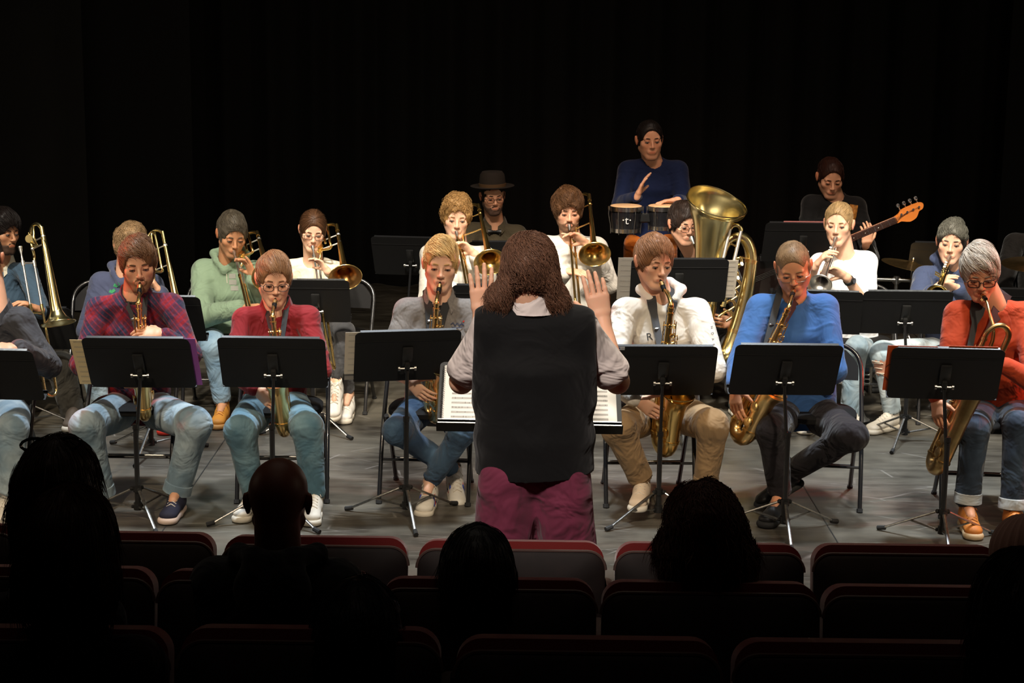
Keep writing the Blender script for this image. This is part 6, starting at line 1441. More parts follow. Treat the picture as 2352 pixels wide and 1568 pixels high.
# face it the other way: desk tilted up towards the conductor
def conductor_desk():
    root = cst['root']; org = cst['org']
    for n_ in ('desk', 'lip', 'bracket', 'clamp_bolt'):
        for o in [c for c in root.children if c.name.split('.')[0] == n_]:
            for ch in list(o.children): bpy.data.objects.remove(ch)
            bpy.data.objects.remove(o)
    A = P(1002, 988, 5.98); Bq = P(1430, 996, 5.98); x = nrm(Bq - A); w = np.linalg.norm(Bq - A); t = math.radians(32)
    up = nrm(V3(0, math.cos(t), math.sin(t)) - x * (V3(0, math.cos(t), math.sin(t)) @ x)); n = np.cross(x, up); c = (A + Bq) / 2; R3 = np.stack([x, up, n], 1); hh = .36
    d = MB(); M = np.eye(4); M[:3, :3] = R3; M[:3, 3] = c + up * hh / 2; d.prism(rrect(w, hh, .02), .003, M, -.003); d.build('desk', M_DESK, root, org)
    l = MB(); l.box(c + n * .018 + up * .002, (w, .004, .045), R3, bev=.0015); l.box(c + n * .010 + up * .034, (w * .99, .004, .030), R3, bev=.0015)
    l.build('lip', mat('gloss_black', (.012, .012, .012), .18, coat=.5), root, org)
    l = MB(); l.box(c + n * .041 + up * .001, (w * .985, .005, .003), R3); l.box(c + n * .026 + up * .032, (w * .985, .004, .003), R3); l.build('lip_edge', M_CHROME, root, org)
    # open score: two page blocks with a spiral at the left edge
    sroot = empty('score', loc=c, label='large open white music score with ring binding on the conductor stand', cat='score')
    for sg, nm in ((-1, 'page'), (1, 'page')):
        V = []; F = []; nx = 10
        for i in range(nx + 1):
            u = i / nx; xx = sg * (.004 + (w / 2 - .022) * u); zz = .006 + .012 * math.sin(math.pi * min(1, u * 1.6)) * (1 - u * .6)
            for (yy, dz) in ((.040, 0), (.040 + .295, 0), (.040 + .295, -.005), (.040, -.005)): V.append(c + x * xx + up * yy + n * (zz + dz))
        for i in range(nx):
            for k in range(4): f = [i * 4 + k, i * 4 + (k + 1) % 4, (i + 1) * 4 + (k + 1) % 4, (i + 1) * 4 + k]; F.append(f if sg > 0 else f[::-1])
        F.append([3, 2, 1, 0]); F.append([nx * 4 + k for k in range(4)])
        pg = mesh(nm, V, F, mat('score_paper', lin(236, 232, 224), .75), sroot, c, smooth=False)
        b = MB(); rr = random.Random(7 + sg)
        for r in range(11):
            yy = .062 + r * .024; zz = .0155
            for k in range(3):
                x0 = .05 + .01 * rr.random(); x1 = w / 2 - .05
                pts = []
                for u_ in np.linspace(x0, x1, 7):
                    u = (u_ - .004) / (w / 2 - .022); z2 = .0066 + .012 * math.sin(math.pi * min(1, u * 1.6)) * (1 - u * .6); pts.append(c + x * sg * u_ + up * (yy + k * .0035) + n * z2)
                b.tube(pts, .00045, 4)
            for q in range(14):
                if rr.random() < .6:
                    u_ = x0 + (x1 - x0) * rr.random(); u = (u_ - .004) / (w / 2 - .022); z2 = .0066 + .012 * math.sin(math.pi * min(1, u * 1.6)) * (1 - u * .6)
                    b.box(c + x * sg * u_ + up * (yy + .004) + n * z2, (.003, .004 + .006 * rr.random(), .0004), R3)
        b.build('notation', M_LINE, pg, c, smooth=False)
    b = MB()
    for i in range(26):
        yy = .045 + i * .0112; cc = c - x * (w / 2 - .017) + up * yy + n * .008
        b.tube([cc + x * .006 * math.cos(a) + n * .006 * math.sin(a) for a in np.linspace(0, 5.6, 8)], .0009, 4)
    b.build('binding', M_STEEL, sroot, c)
conductor_desk()

# ================================================================ CHAIRS
def chair_under(pid, label, yaw=0, dy=.0, dx=0.0):
    o = REG[pid]['J']['pelvis']; chair(o[0] + dx, o[1] - .10 + dy, yaw, label)
chair_under('f0', 'black folding chair at the left edge under the grey jacket')
chair_under('f1', 'black folding chair under the person in the plaid shirt', 0, dx=-.02)
chair_under('f2', 'black folding chair under the person in the burgundy shirt', 3, dx=.06)
chair_under('f3', 'black folding chair under the person in the grey polo shirt', -4, dx=-.03)
chair_under('f4', 'black folding chair under the person in the white hoodie', 2, dx=-.10)
chair_under('f5', 'black folding chair with padded backrest right of the blue sweater', -8, dx=.075, dy=.04)
chair_under('f6', 'black folding chair under the person in the rust sweater', -6, dx=-.08)
chair_under('b0', 'black folding chair under the person in the denim jacket', 0)
chair_under('b1', 'black folding chair with chrome shine left of the dark blue hoodie', 8, dx=-.03)
chair_under('b2', 'black folding chair under the person in the pale green hoodie', 4)
chair_under('b3', 'black folding chair under the person in the cream top, side tube showing', -6, dx=.10)
chair_under('b4', 'black folding chair under the curly haired trombonist in white', 0)
chair_under('b5', 'black folding chair under the bearded trombonist in white', 0)
chair_under('b6', 'black folding chair under the tuba player', 0)
chair_under('b7', 'black folding chair under the player of the silver trumpet', -4, dx=.02)
chair_under('b8', 'black folding chair under the player of the brass trumpet', -10)
chair_under('p0', 'dark folding chair under the person with the hat', 0)
chair_under('p2', 'dark folding chair under the bass player', 0)
chair_under('p3', 'dark folding chair behind the cymbal at the right edge', 0)

# ================================================================ SAXOPHONES and straps
def lips(pid):
    s = REG[pid]; return s['H'] + s['R'] @ (np.array([0, -.098, -.067]) * s.get('sc', 1.0))
def strap(sax, pid, m, w=.024, pads=None, buckle=True, name='neck_strap', lx=.06, rx=.06):
    """neck strap from behind the neck down to the sax hook; a part of the sax"""
    s = REG[pid]; N = s['J']['neck']; fr = s['fr']; lat = nrm(s['J']['sr'] - s['J']['sl']); up = nrm(s['J']['chest'] - s['J']['pelvis']); hook = sax['hook']; tree = get_tree(s)
    Mi = np.linalg.inv(sax['M'])
    for sg, off in ((-1, lx), (1, rx)):
        A = N + lat * sg * off + up * .03; pts = [N - fr * .05 + up * .03 + lat * sg * .045, A]; nr = [lat * sg + up * .6, fr * .3 + up + lat * sg * .5]
        for t in np.linspace(.12, 1, 9):
            p = lerp(A, hook, t); h = tree.ray_cast(Vector(p + fr * .4), Vector(-fr))
            if h[0] is not None and (p - np.array(h[0])) @ fr < .008: p = np.array(h[0]) + fr * .008
            pts.append(p); nr.append(fr + lat * sg * .15)
        ws = [w] * len(pts)
        if pads: ws[0] = pads; ws[1] = pads; ws[2] = pads * 1.0; ws[3] = pads * .9
        V, F = ribbon(pts, nr, w, .003, ws); V = np.array(V); V = (Mi[:3, :3] @ V.T).T + Mi[:3, 3]
        o = mesh(name, V, F, m, sax['root'], None, smooth=True, angle=50)
        if buckle and sg == (-1 if buckle is True else buckle):
            b = MB(); q = pts[6]; q2 = (Mi[:3, :3] @ q) + Mi[:3, 3]; b.box(q2, (.030, .018, .018), bev=.004); b.build('buckle', M_STEEL, o)
M_STRAP = mat('strap_black', (.012, .012, .013), .7, bump=[(300, .3, .002)]); M_STRAPG = mat('strap_grey', (.035, .035, .038), .7, bump=[(300, .3, .002)])
sx = saxophone(lips('f1'), P(334, 962, 8.27), 'alto', 'saxophone played by the person in the plaid shirt', m=M_GOLD, bellside=(.15, -1, 0)); strap(sx, 'f1', M_STRAPG)
sx = saxophone(lips('f2'), P(656, 1000, 8.20), 'alto', 'saxophone with round open bell under the burgundy shirt', bellside=(.0, -1, .1), m=M_GOLD); strap(sx, 'f2', M_STRAP, .026, buckle=-1)
sx = saxophone(lips('f3'), P(996, 968, 8.27), 'alto', 'golden saxophone played by the blond person in the grey polo', m=M_GOLD, bellside=(.55, -1, 0), nrot=-30); strap(sx, 'f3', M_STRAP, .040, .05)
sx = saxophone(lips('f4'), P(1522, 1040, 8.20), 'tenor', 'saxophone played by the person in the white hoodie', m=M_BRASS, bellside=(.45, -1, .0), nrot=-12); strap(sx, 'f4', M_STRAPG, .036, .05)
sx = saxophone(lips('f5'), P(1694, 1012, 8.12), 'tenor', 'saxophone slanting left, played by the person in the blue sweater', m=M_GOLD, bellside=(.75, -1, .25), nrot=-37); strap(sx, 'f5', M_STRAP, .034)
sx = saxophone(lips('f6'), P(2142, 1082, 7.98), 'bari', 'large aged saxophone with looped neck, played by the person in the rust sweater', m=M_OLDBRASS, bellside=(.15, -1, 0)); strap(sx, 'f6', M_STRAP, .03, .075, buckle=None)

# ================================================================ TROMBONES
def aim(m, px, py, Y): return P(px, py, Y) - m
def tb(pid, mpx, tip, label, **k):
    m = lips(pid) + V3(0, -.006, 0) if mpx is None else P(*mpx); return trombone(m, aim(m, *tip), label, **k)
tb('b0', (46, 566, 9.38), (112, 945, 9.10), 'trombone held upright with bell hanging down at the left edge', ext=.20, side=-1, up=(-.25, -1, .1), valve=True, fwd=.50, back=.08, boff=.11, roll=4, bellr=.098)
tb('b1', (334, 622, 10.0), (366, 790, 9.72), 'trombone upright behind the shoulder of the plaid shirt', ext=.05, valve=True, boff=.10, back=.26, up=(0, -.3, 1))
tb('b2', None, (566, 700, 9.62), 'trombone with glaring tuning slide in front of the green hoodie', ext=.16, valve=True, m=M_GOLD, back=.24, fwd=.36)
tb('b3', None, (745, 745, 9.72), 'trombone with copper coloured bell held by the person in the cream top', ext=.38, valve=True, m=M_BRASS, inner=M_ROSE, back=.20, fwd=.32)
tb('b4', None, (1078, 690, 10.02), 'trombone with green-gold bell left of the conductor head', ext=.02, m=M_BRASS, back=.28, fwd=.34, sm=M_OLDBRASS, boff=.13)
tb('b5', None, (1322, 700, 10.10), 'trombone with golden bell right of the conductor head', ext=.05, m=M_BRASS, back=.30, fwd=.30, boff=.10, sm=M_ROSE)
# ================================================================ TRUMPETS
m_ = lips('b7'); trumpet(m_, aim(m_, 1872, 672, 9.75), 'silver trumpet played by the person in the white shirt', m=M_SILVER, sc=1.05, roll=10)
m_ = lips('b8'); trumpet(m_, aim(m_, 2142, 690, 9.60), 'brass trumpet played by the person in the navy hoodie', m=M_YBRASS, sc=1.05, roll=10)
# two trumpets standing bell down on pegs behind the blue sweater's chair
for (px, py, yy, lab, mm) in ((1966, 972, 9.35, 'silver trumpet standing bell down behind the chair of the blue sweater', M_SILVER),):
    q = G(px, py); trumpet(q + V3(0, 0, .50), V3(.03, 0, -1), lab, up=(1, -.3, 0), m=mm)
    r = empty('trumpet_stand', loc=q, label='small black floor peg stand holding the silver trumpet', cat='instrument stand')
    b = MB(); b.tube([q + V3(0, 0, .02), q + V3(0, 0, .16)], .006, 8); b.tube([q + V3(0, 0, .14), q + V3(0, 0, .19)], .012, 10); b.build('peg', M_BLACK, r, q)
    for k in range(3):
        a = .4 + 2.094 * k; b = MB(); b.tube([q + V3(0, 0, .03), q + V3(.13 * math.cos(a), .13 * math.sin(a), .006)], .006, 6); b.build('leg', M_BLACK, r, q)

# ================================================================ TUBA
def tuba():
    c = lambda px, py, Y: P(px, py, Y)
    org = c(1640, 640, 10.3); r = empty('tuba', loc=org, label='large brass tuba with bell pointing up right in front of the charcoal hoodie', cat='tuba')
    bell_c = c(1643, 466, 10.22); low = c(1612, 760, 10.33); ax = nrm(bell_c - low)
    L = np.linalg.norm(bell_c - low); ts = [0, .35, .55, .70, .80, .88, .94, .98, 1.0]; rs = [.070, .078, .088, .100, .114, .132, .154, .176, .186]
    # the top leans to the right and towards the camera
    tilt = nrm(nrm(ax) + V3(.20, -.18, 0)); pts = [low + (bell_c - low) * t for t in ts]; pts = pts[:-2] + [pts[-2] + V3(.004, -.005, 0), pts[-1] + V3(.008, -.010, 0)]
    b = MB(); horn(b, pts, rs, 40, smooth=4, wall=.002); b.build('bell', M_YBRASS, r, org, angle=70)
    e = nrm(pts[-1] - pts[-2]); e = nrm(pts[-1] - pts[-3]); fm = frame(e); cc = pts[-1]
    b = MB(); b.tube([cc + fm[:3, 0] * .186 * math.cos(a) + fm[:3, 1] * .186 * math.sin(a) for a in np.linspace(0, 2 * math.pi, 49)], .0045, 8, cap=False); b.build('bell_rim', M_YBRASS, r, org)
    # bottom bow and outer branch
    ob = [low, c(1618, 800, 10.2), c(1640, 830, 10.2), c(1668, 815, 10.25), c(1690, 760, 10.28), c(1712, 680, 10.3), c(1725, 600, 10.32), c(1718, 560, 10.33), c(1700, 543, 10.33), c(1676, 548, 10.32), c(1658, 580, 10.30), c(1645, 640, 10.28), c(1632, 700, 10.25)]
    b = MB(); b.tube(ob, [.068, .064, .060, .056, .050, .044, .038, .036, .034, .032, .030, .028, .026], 20, smooth=5); b.build('outer_branch', M_YBRASS, r, org)
    b = MB()
    for (p0, rad) in ((ob[4], .053), (ob[6], .041), (ob[10], .033), (low, .073)): 
        d_ = nrm(ob[5] - ob[4]); b.tube([p0 - d_ * .012, p0 + d_ * .012], rad, 20)
    b.build('ferrules', M_GOLD, r, org)
    # tall main tuning slide loop in front
    a0, a1 = c(1650, 640, 10.12), c(1677, 525, 10.18); o2 = c(1702, 530, 10.18) - a1
    b = MB(); b.tube([a0, a1], .0105, 12); b.tube([a0 + o2, a1 + o2], .0105, 12); b.build('slide_legs', M_SILVER, r, org)
    d_ = nrm(a1 - a0); b = MB(); b.tube([a1 + o2 * .5 - o2 * .5 * math.cos(t) + d_ * .03 * math.sin(t) for t in np.linspace(0, math.pi, 9)], .0135, 12); b.tube([a0 - d_ * .16, a0 - d_ * .02], .013, 12); b.tube([a0 + o2 - d_ * .16, a0 + o2 - d_ * .02], .013, 12); b.build('tuning_slide', M_YBRASS, r, org)
    b = MB(); b.tube([c(1676, 558, 10.14), c(1692, 566, 10.16)], .006, 8); b.tube([c(1700, 590, 10.2), c(1722, 596, 10.3)], .006, 8); b.build('braces', M_GOLD, r, org)
    # lead pipe and mouthpiece
    mp = c(1588, 545, 10.38); b = MB(); fm = frame(c(1600, 575, 10.3) - mp, (0, 0, 1), mp); b.lathe([(.014, 0), (.0175, .003), (.0175, .010), (.014, .02), (.008, .04), (.006, .07)], 16, fm); b.build('mouthpiece', M_SILVER, r, org)
    b = MB(); b.tube([mp + fm[:3, 2] * .06, c(1606, 590, 10.22), c(1622, 612, 10.15), c(1645, 640, 10.12), c(1660, 670, 10.12)], [.007, .008, .009, .010, .011], 12, smooth=4); b.build('lead_pipe', M_GOLD, r, org)
    # valves: three cylinders with loops and caps
    for i in range(3):
        v0 = c(1676 - i * 9, 615 + i * 32, 10.16 - i * .01); d2 = nrm(c(1700, 604, 10.1) - c(1676, 612, 10.16)); b = MB(); b.tube([v0 - d2 * .09, v0 - d2 * .085, v0 + d2 * .07, v0 + d2 * .075], [.016, .019, .019, .016], 16); b.tube([v0 + d2 * .075, v0 + d2 * .10], .005, 8); vv = b.build('valve', M_YBRASS, r, org)
        b = MB(); b.tube([v0 + d2 * .098, v0 + d2 * .103], .013, 12); b.build('finger_button', M_PEARL, vv, org)
        b = MB(); q = c(1684 - i * 9, 612 + i * 32, 10.22); e1 = V3(.0, .0, .045); e2 = V3(.05, 0, .01); b.tube([q, q + e2 * .8, q + e2 + e1 * .5, q + e2 * .8 + e1, q + e1], .0095, 10, smooth=4); b.build('valve_loop', M_YBRASS, r, org)
    b = MB()
    for k in range(4): q = c(1668 - k * 6, 655 + k * 24, 10.14); b.tube([q, q + V3(.06, .02, .035), q + V3(.09, .03, 0), q + V3(.05, .02, -.03)], .009, 10, smooth=3)
    b.build('tubing', M_GOLD, r, org)
tuba()

# ================================================================ BONGOS on a stand
def bongos():
    q = P(1480, 540, 10.95); org = V3(q[0], q[1], 0); r = empty('bongo_drums', loc=org, label='pair of black bongo drums with chrome hardware on a stand before the orange trousers', cat='bongos')
    for (px, rad, hh, tx) in ((1438, .100, .165, True), (1520, .086, .150, False)):
        top = P(px, 474, 10.95); x, y, z = top
        b = MB(); b.lathe([(rad * .98, 0), (rad, -.02), (rad * 1.0, -hh * .4), (rad * .93, -hh * .75), (rad * .86, -hh)], 32, frame((0, 0, 1), (0, 1, 0), top)); dr = b.build('drum_shell', mat('drum_black', (.010, .010, .012), .25, coat=.5), r, org)
        b = MB(); b.lathe([(.0001, .010), (rad * .9, .010), (rad * 1.01, .006), (rad * 1.04, -.004)], 32, frame((0, 0, 1), (0, 1, 0), top)); b.build('drum_head', mat('drum_skin', lin(214, 170, 126), .6, vary=(20, .12)), dr, org)
        b = MB(); b.lathe([(rad * 1.04, .004), (rad * 1.075, .004), (rad * 1.075, -.026), (rad * 1.04, -.026)], 32, frame((0, 0, 1), (0, 1, 0), top)); b.build('hoop', M_CHROME, dr, org)
        b = MB(); b.lathe([(rad * .90, -hh), (rad * .93, -hh), (rad * .94, -hh + .026), (rad * .91, -hh + .026)], 32, frame((0, 0, 1), (0, 1, 0), top)); b.build('bottom_ring', M_CHROME, dr, org)
        for k in range(6):
            a = -math.pi / 2 + (k - .5) * math.pi / 3; e = V3(math.cos(a), math.sin(a), 0)
            b = MB(); b.tube([top + e * rad * 1.09 - V3(0, 0, .012), top + e * rad * 1.12 - V3(0, 0, .05), top + e * rad * .99 - V3(0, 0, hh * .72), top + e * rad * .97 - V3(0, 0, hh + .01)], .0035, 6, smooth=2)
            b.tube([top + e * rad * 1.09 - V3(0, 0, .020), top + e * rad * 1.09 + V3(0, 0, .002)], .0075, 8); b.build('tension_rod', M_CHROME, dr, org)
        if tx:
            cur = bpy.data.curves.new('mark', 'FONT'); cur.body = '·t·'; cur.size = .075; cur.align_x = 'CENTER'; cur.extrude = .0006
            to = bpy.data.objects.new('drum_mark', cur); me = bpy.data.meshes.new_from_object(to); bpy.data.objects.remove(to)
            o = bpy.data.objects.new('drum_mark', me); COL.objects.link(o); me.materials.append(mat('mark_white', lin(200, 200, 200), .5)); o.parent = dr
            o.matrix_local = Matrix.Translation(Vector((top - org + V3(0, -rad * 1.0 - .003, -hh * .62)).tolist())) @ Matrix.Rotation(math.radians(90), 4, 'X')
    b = MB(); b.box(P(1480, 500, 10.95), (.10, .05, .06), bev=.008); b.build('centre_block', M_BLACK, r, org)
    b = MB(); b.tube([V3(q[0], q[1], .10), V3(q[0], q[1], .98)], .013, 12); b.build('pole', M_BLACK, r, org)
    for k in range(3):
        a = .5 + 2.094 * k; b = MB(); b.tube([V3(q[0], q[1], .30), V3(q[0] + .30 * math.cos(a), q[1] + .30 * math.sin(a), .012)], .010, 8); b.build('leg', M_BLACK, r, org)
bongos()

# ================================================================ BASS GUITAR
def bass():
    n0 = P(1905, 568, 11.02); nut = P(2060, 503, 10.92); d = nrm(nut - n0); up = nrm(V3(0, -.15, 1) - d * (V3(0, -.15, 1) @ d)); n = nrm(np.cross(d, up)); n = n if n[1] < 0 else -n; R3 = np.stack([d, up, n], 1)
    r = empty('bass_guitar', loc=n0, label='bass guitar with dark neck and orange wooden headstock at the back right', cat='bass guitar')
    body = nut - d * .95; po = []
    prof = [(-.20, .10), (-.12, .165), (-.02, .17), (.05, .12), (.10, .13), (.19, .165), (.17, .10), (.12, .05), (.12, -.05), (.16, -.12), (.10, -.14), (.03, -.12), (-.06, -.165), (-.16, -.15), (-.22, -.05)]
    sp = smoothpts([np.array([a, b_, 0]) for a, b_ in prof + [prof[0]]], 5)[:-1]; M = np.eye(4); M[:3, :3] = R3; M[:3, 3] = body
    b = MB(); b.prism([(p[0], p[1]) for p in sp], .04, M, -.02); b.build('body', mat('bass_body', lin(22, 14, 12), .25, coat=.6), r, n0)
    L = np.linalg.norm(nut - body); b = MB(); b.box(body + d * L / 2, (L, .044, .022), R3, bev=.004); nk = b.build('neck', mat('bass_neck', lin(120, 66, 30), .4), r, n0)
    b = MB(); b.box(body + d * L / 2 + n * .013, (L * .98, .042, .005), R3); b.build('fretboard', mat('rosewood', lin(64, 34, 24), .45), nk, n0)
    b = MB()
    for k in range(20): b.box(nut - d * (L * (1 - .944 ** (k + 1))) + n * .016, (.0022, .042, .0022), R3)
    b.build('frets', M_CHROME, nk, n0)['kind'] = 'stuff'
    b = MB()
    for k in (2.5, 4.5, 6.5): b.ball(nut - d * (L * (1 - .944 ** k)) + n * .0162, (.004, .004, .001), 8, R3)
    b.build('inlays', M_PEARL, nk, n0)
    hp = [(-.01, .022), (.02, .030), (.045, .046), (.10, .050), (.165, .046), (.19, .026), (.175, .000), (.150, -.006), (.135, -.022), (.115, -.040), (.085, -.048), (.065, -.046), (.040, -.034), (.02, -.024), (-.01, -.022)]
    sp = smoothpts([np.array([a, b_, 0]) for a, b_ in hp + [hp[0]]], 4)[:-1]; M = np.eye(4); M[:3, :3] = R3; M[:3, 3] = nut
    b = MB(); b.prism([(p[0], p[1]) for p in sp], .016, M, -.008); hs_ = b.build('headstock', mat('head_maple', lin(214, 122, 50), .35, coat=.4), r, n0)
    for k in range(4):
        c = nut + d * (.040 + k * .040) + up * .022; b = MB(); b.tube([c + n * .008, c + n * .020], .0065, 10); b.tube([c - n * .012, c + up * .040 - n * .012], .0045, 8); b.ball(c + up * .055 - n * .012, (.013, .015, .004), 10, R3); b.build('tuning_peg', M_CHROME, hs_, n0)
    for k in range(4):
        b = MB(); o_ = up * (-.014 + k * .0093); b.tube([body - d * .05 + o_ + n * .026, nut + o_ * .9 + n * .018, nut + d * (.040 + k * .040) + up * .022 + n * .014], .0011, 5); b.build('string', M_STEEL, r, n0)
    # strap over the player's shoulder
    s = REG['p2']; tree = get_tree(s); pts = []; nr = []
    for (px, py) in ((1958, 448), (1962, 470), (1958, 495), (1948, 525)):
        p, nn = on_front(s, px, py, .006)
        if p is not None: pts.append(p); nr.append(nn)
    if len(pts) > 1: V, F = ribbon(pts, nr, .055, .004); mesh('strap', V, F, mat('strap_amber', lin(150, 96, 30), .7, vary=(60, .6)), r, n0)
bass()

# ================================================================ CYMBALS, rack, keyboard edge, bottle
M_CYM = mat('cymbal_bronze', (.70, .46, .20), .28, 1.0, vary=(30, .15))
def cymbal(c, rad, tilt, label, base):
    org = V3(c[0], c[1], 0); r = empty('cymbal', loc=org, label=label, cat='cymbal'); ax = nrm(tilt); fm = frame(ax, (0, 1, 0), c)
    b = MB(); b.lathe([(.006, .012), (.02, .012), (.035, .004), (.045, -.002), (rad * .6, -.010), (rad, -.018), (rad, -.020), (rad * .6, -.012), (.045, -.004), (.006, .009)], 48, fm); b.build('cymbal_plate', M_CYM, r, org)
    b = MB(); b.tube([c - ax * .02, c + ax * .03], .007, 8); b.ball(c + ax * .03, .010, 8); b.build('wing_nut', M_CHROME, r, org)
    b = MB(); b.tube([V3(c[0], c[1], .12), c - V3(0, 0, .01)], .010, 10); b.build('stand_pole', M_CHROME, r, org)
    for k in range(3):
        a = .9 + 2.094 * k; b = MB(); b.tube([V3(c[0], c[1], .38), V3(c[0] + .28 * math.cos(a), c[1] + .28 * math.sin(a), .01)], .009, 8); b.build('leg', M_CHROME, r, org)
cymbal(P(2096, 604, 11.0), .20, (.16, -.05, 1), 'thin tilted bronze cymbal left of the brass trumpeter', None)
cymbal(P(2375, 601, 10.7), .20, (-.02, -.12, 1), 'bronze cymbal cut off by the right edge above the grey hair', None)
def rack():
    a = P(2010, 641, 10.9); e = P(2125, 645, 10.9); org = V3(a[0], a[1], 0); r = empty('drum_rack', loc=org, label='chrome tube rack behind the white shirt and brass trumpet', cat='drum rack')
    b = MB(); b.tube([a, e], .0125, 12); b.build('rail', M_CHROME, r, org)
    for px in (2059, 2120):
        p = P(px, 643, 10.9); b = MB(); b.tube([V3(p[0], p[1], 0), p + V3(0, 0, .02)], .0125, 12); po_ = b.build('post', M_CHROME, r, org); b = MB(); b.tube([p - V3(0, 0, .025), p + V3(0, 0, .025)], .020, 12); b.tube([p - V3(.025, 0, 0), p + V3(.025, 0, 0)], .018, 12); b.build('clamp', M_CHROME, po_, org)
    p = P(2012, 641, 10.9); b = MB(); b.tube([V3(p[0], p[1], 0), p + V3(0, 0, .02)], .0125, 12); b.build('post', M_CHROME, r, org)
rack()
def bottle():
    q = G(228, 1158); r = empty('water_bottle', loc=q, label='small clear plastic water bottle on the stage at the left, beside the spectator head', cat='bottle')
    b = MB(); b.lathe([(.0001, .002), (.028, .002), (.031, .008), (.031, .05), (.029, .06), (.031, .07), (.031, .13), (.026, .155), (.012, .175), (.012, .19)], 24, frame((0, 0, 1), (0, 1, 0), q)); b.build('bottle_body', mat('clear_plastic', (.85, .9, .92), .08, trans=.9, ior=1.33), r, q)
    b = MB(); b.lathe([(.0145, .185), (.0145, .205), (.0001, .206)], 20, frame((0, 0, 1), (0, 1, 0), q)); b.build('cap', mat('cap_white', (.6, .6, .6), .4), r, q)
    b = MB(); b.lathe([(.0318, .02), (.0318, .05)], 24, frame((0, 0, 1), (0, 1, 0), q)); b.build('bottle_label', mat('label_orange', lin(200, 140, 40), .5), r, q)
bottle()
def cable(pts, label):
    V = []; b = MB(); b.tube([G(*p) + V3(0, 0, .005) for p in pts], .0045, 6, smooth=5); o = b.build('cable', M_RUB, None); tag(o, label, 'cable')
cable([(440, 960), (470, 972), (500, 985), (540, 978), (580, 985), (640, 975)], 'black cable lying on the floor behind the green hoodie shoe')
cable([(1640, 862), (1700, 858), (1760, 866), (1830, 860), (1900, 868)], 'black cable on the floor behind the blue sweater')
def watch(pid, side, t, m1, label='wrist_watch'):
    s = REG[pid]; W, E = s['J']['w' + side], s['J']['e' + side]; d = nrm(E - W); c = lerp(W, E, t); root = s['root']; org = s['org']
    b = MB(); b.tube([c - d * .011, c + d * .011], .031, 20, cap=False); b.tube([c + d * .011, c - d * .011], .0335, 20, cap=True); o = b.build('watch_strap', m1, root, org)
    n = nrm(np.cross(d, [0, 0, 1.0])); n = nrm(V3(.5, -.8, .2) - d * (V3(.5, -.8, .2) @ d)); b = MB(); b.tube([c + n * .026, c + n * .040], .019, 18); w = b.build('watch_case', M_BLACK, o, org)
    b = MB(); b.tube([c + n * .040, c + n * .0412], .015, 18); b.build('watch_face', mat('dial', (.08, .08, .09), .1), o, org)
watch('b7', 'r', .12, M_RUB); watch('b8', 'r', .10, mat('navy_strap', lin(40, 50, 90), .6))

# hat and bow tie of the player at the back
s = REG['p0']; H, R = s['H'], s['R']; fm = np.eye(4); fm[:3, :3] = R @ Rot(0, -6, 0); fm[:3, 3] = H + R @ np.array([0, .008, .062])
b = MB(); b.lathe([(.092, .006), (.090, .03), (.084, .085), (.070, .105), (.04, .108), (.0001, .098)], 32, fm); h = b.build('hat', mat('hat_felt', (.022, .016, .012), .9, bump=[(200, .2, .002)]), s['root'], s['org'])
b = MB(); b.lathe([(.088, .000), (.125, -.002), (.150, .006), (.151, .009), (.125, .002), (.088, .006)], 36, fm); b.build('hat_brim', MATS['hat_felt'], h, s['org'])
b = MB(); b.lathe([(.0935, .004), (.0935, .026), (.091, .027)], 32, fm); b.build('hat_band', mat('hat_band', lin(90, 66, 40), .8), h, s['org'])
c = s['J']['neck'] + s['fr'] * .085 - V3(0, 0, .055); b = MB()
for sg in (-1, 1): b.tube([c, c + V3(sg * .018, -.004, .002), c + V3(sg * .042, 0, .0)], [.006, .012, .020], 8, flat=.9)
b.ball(c, .010, 8); b.build('bow_tie', M_BLKLEA, s['root'], s['org'])
# sunglasses on the spectator's hair
s = REG['a0']; T = lambda p: s['H'] + s['R'] @ (np.array(p) * 1.12); g = MB()
for sg in (-1, 1):
    g.tube([T((sg * .04 + .03 * math.cos(a), .030 - .01 * math.sin(a), .120 + .012 * math.sin(a))) for a in np.linspace(0, 2 * math.pi, 15)], .004, 6)
g.build('sunglasses', mat('sunglass_frame', (.02, .02, .02), .1), s['root'], s['org'])

# garment prints
def decal_text(pid, text, px, py, size, m, name='print', rot=0.0):
    s = REG[pid]; cur = bpy.data.curves.new('t', 'FONT'); cur.body = text; cur.size = 1.0; cur.align_x = 'CENTER'; cur.align_y = 'CENTER'
    to = bpy.data.objects.new('t', cur); me = bpy.data.meshes.new_from_object(to); bpy.data.objects.remove(to); V = []; ok = True
    for v in me.vertices:
        x = v.co.x * size; y = v.co.y * size; c_, s_ = math.cos(rot), math.sin(rot)
        p, n = on_front(s, px + x * c_ - y * s_, py - (x * s_ + y * c_), .0025)
        if p is None: return
        V.append(p)
    return mesh(name, V, [list(p.vertices) for p in me.polygons], m, s['root'], s['org'], smooth=False)
def decal_stroke(pid, pxs, w, m, name='print'):
    s = REG[pid]; pts = []; nr = []
    for (px, py) in pxs:
        p, n = on_front(s, px, py, .0015)
        if p is None: return
        pts.append(p); nr.append(n)
    V, F = ribbon(pts, nr, w, .0012); return mesh(name, V, F, m, s['root'], s['org'], smooth=False)
M_INK = mat('print_black', (.03, .03, .035), .7); M_NAVP = mat('print_navy', lin(60, 66, 90), .7)
decal_text('f4', 'R', 1492, 774, 24, M_INK, rot=.15); decal_text('f4', 'C', 1527, 764, 20, M_INK, rot=.2)
for i, (ch, y) in enumerate(zip('NDARE', (752, 766, 779, 792, 805))): decal_text('f4', ch, 1634 + i * 1.5, y, 8, M_INK, rot=-1.2)
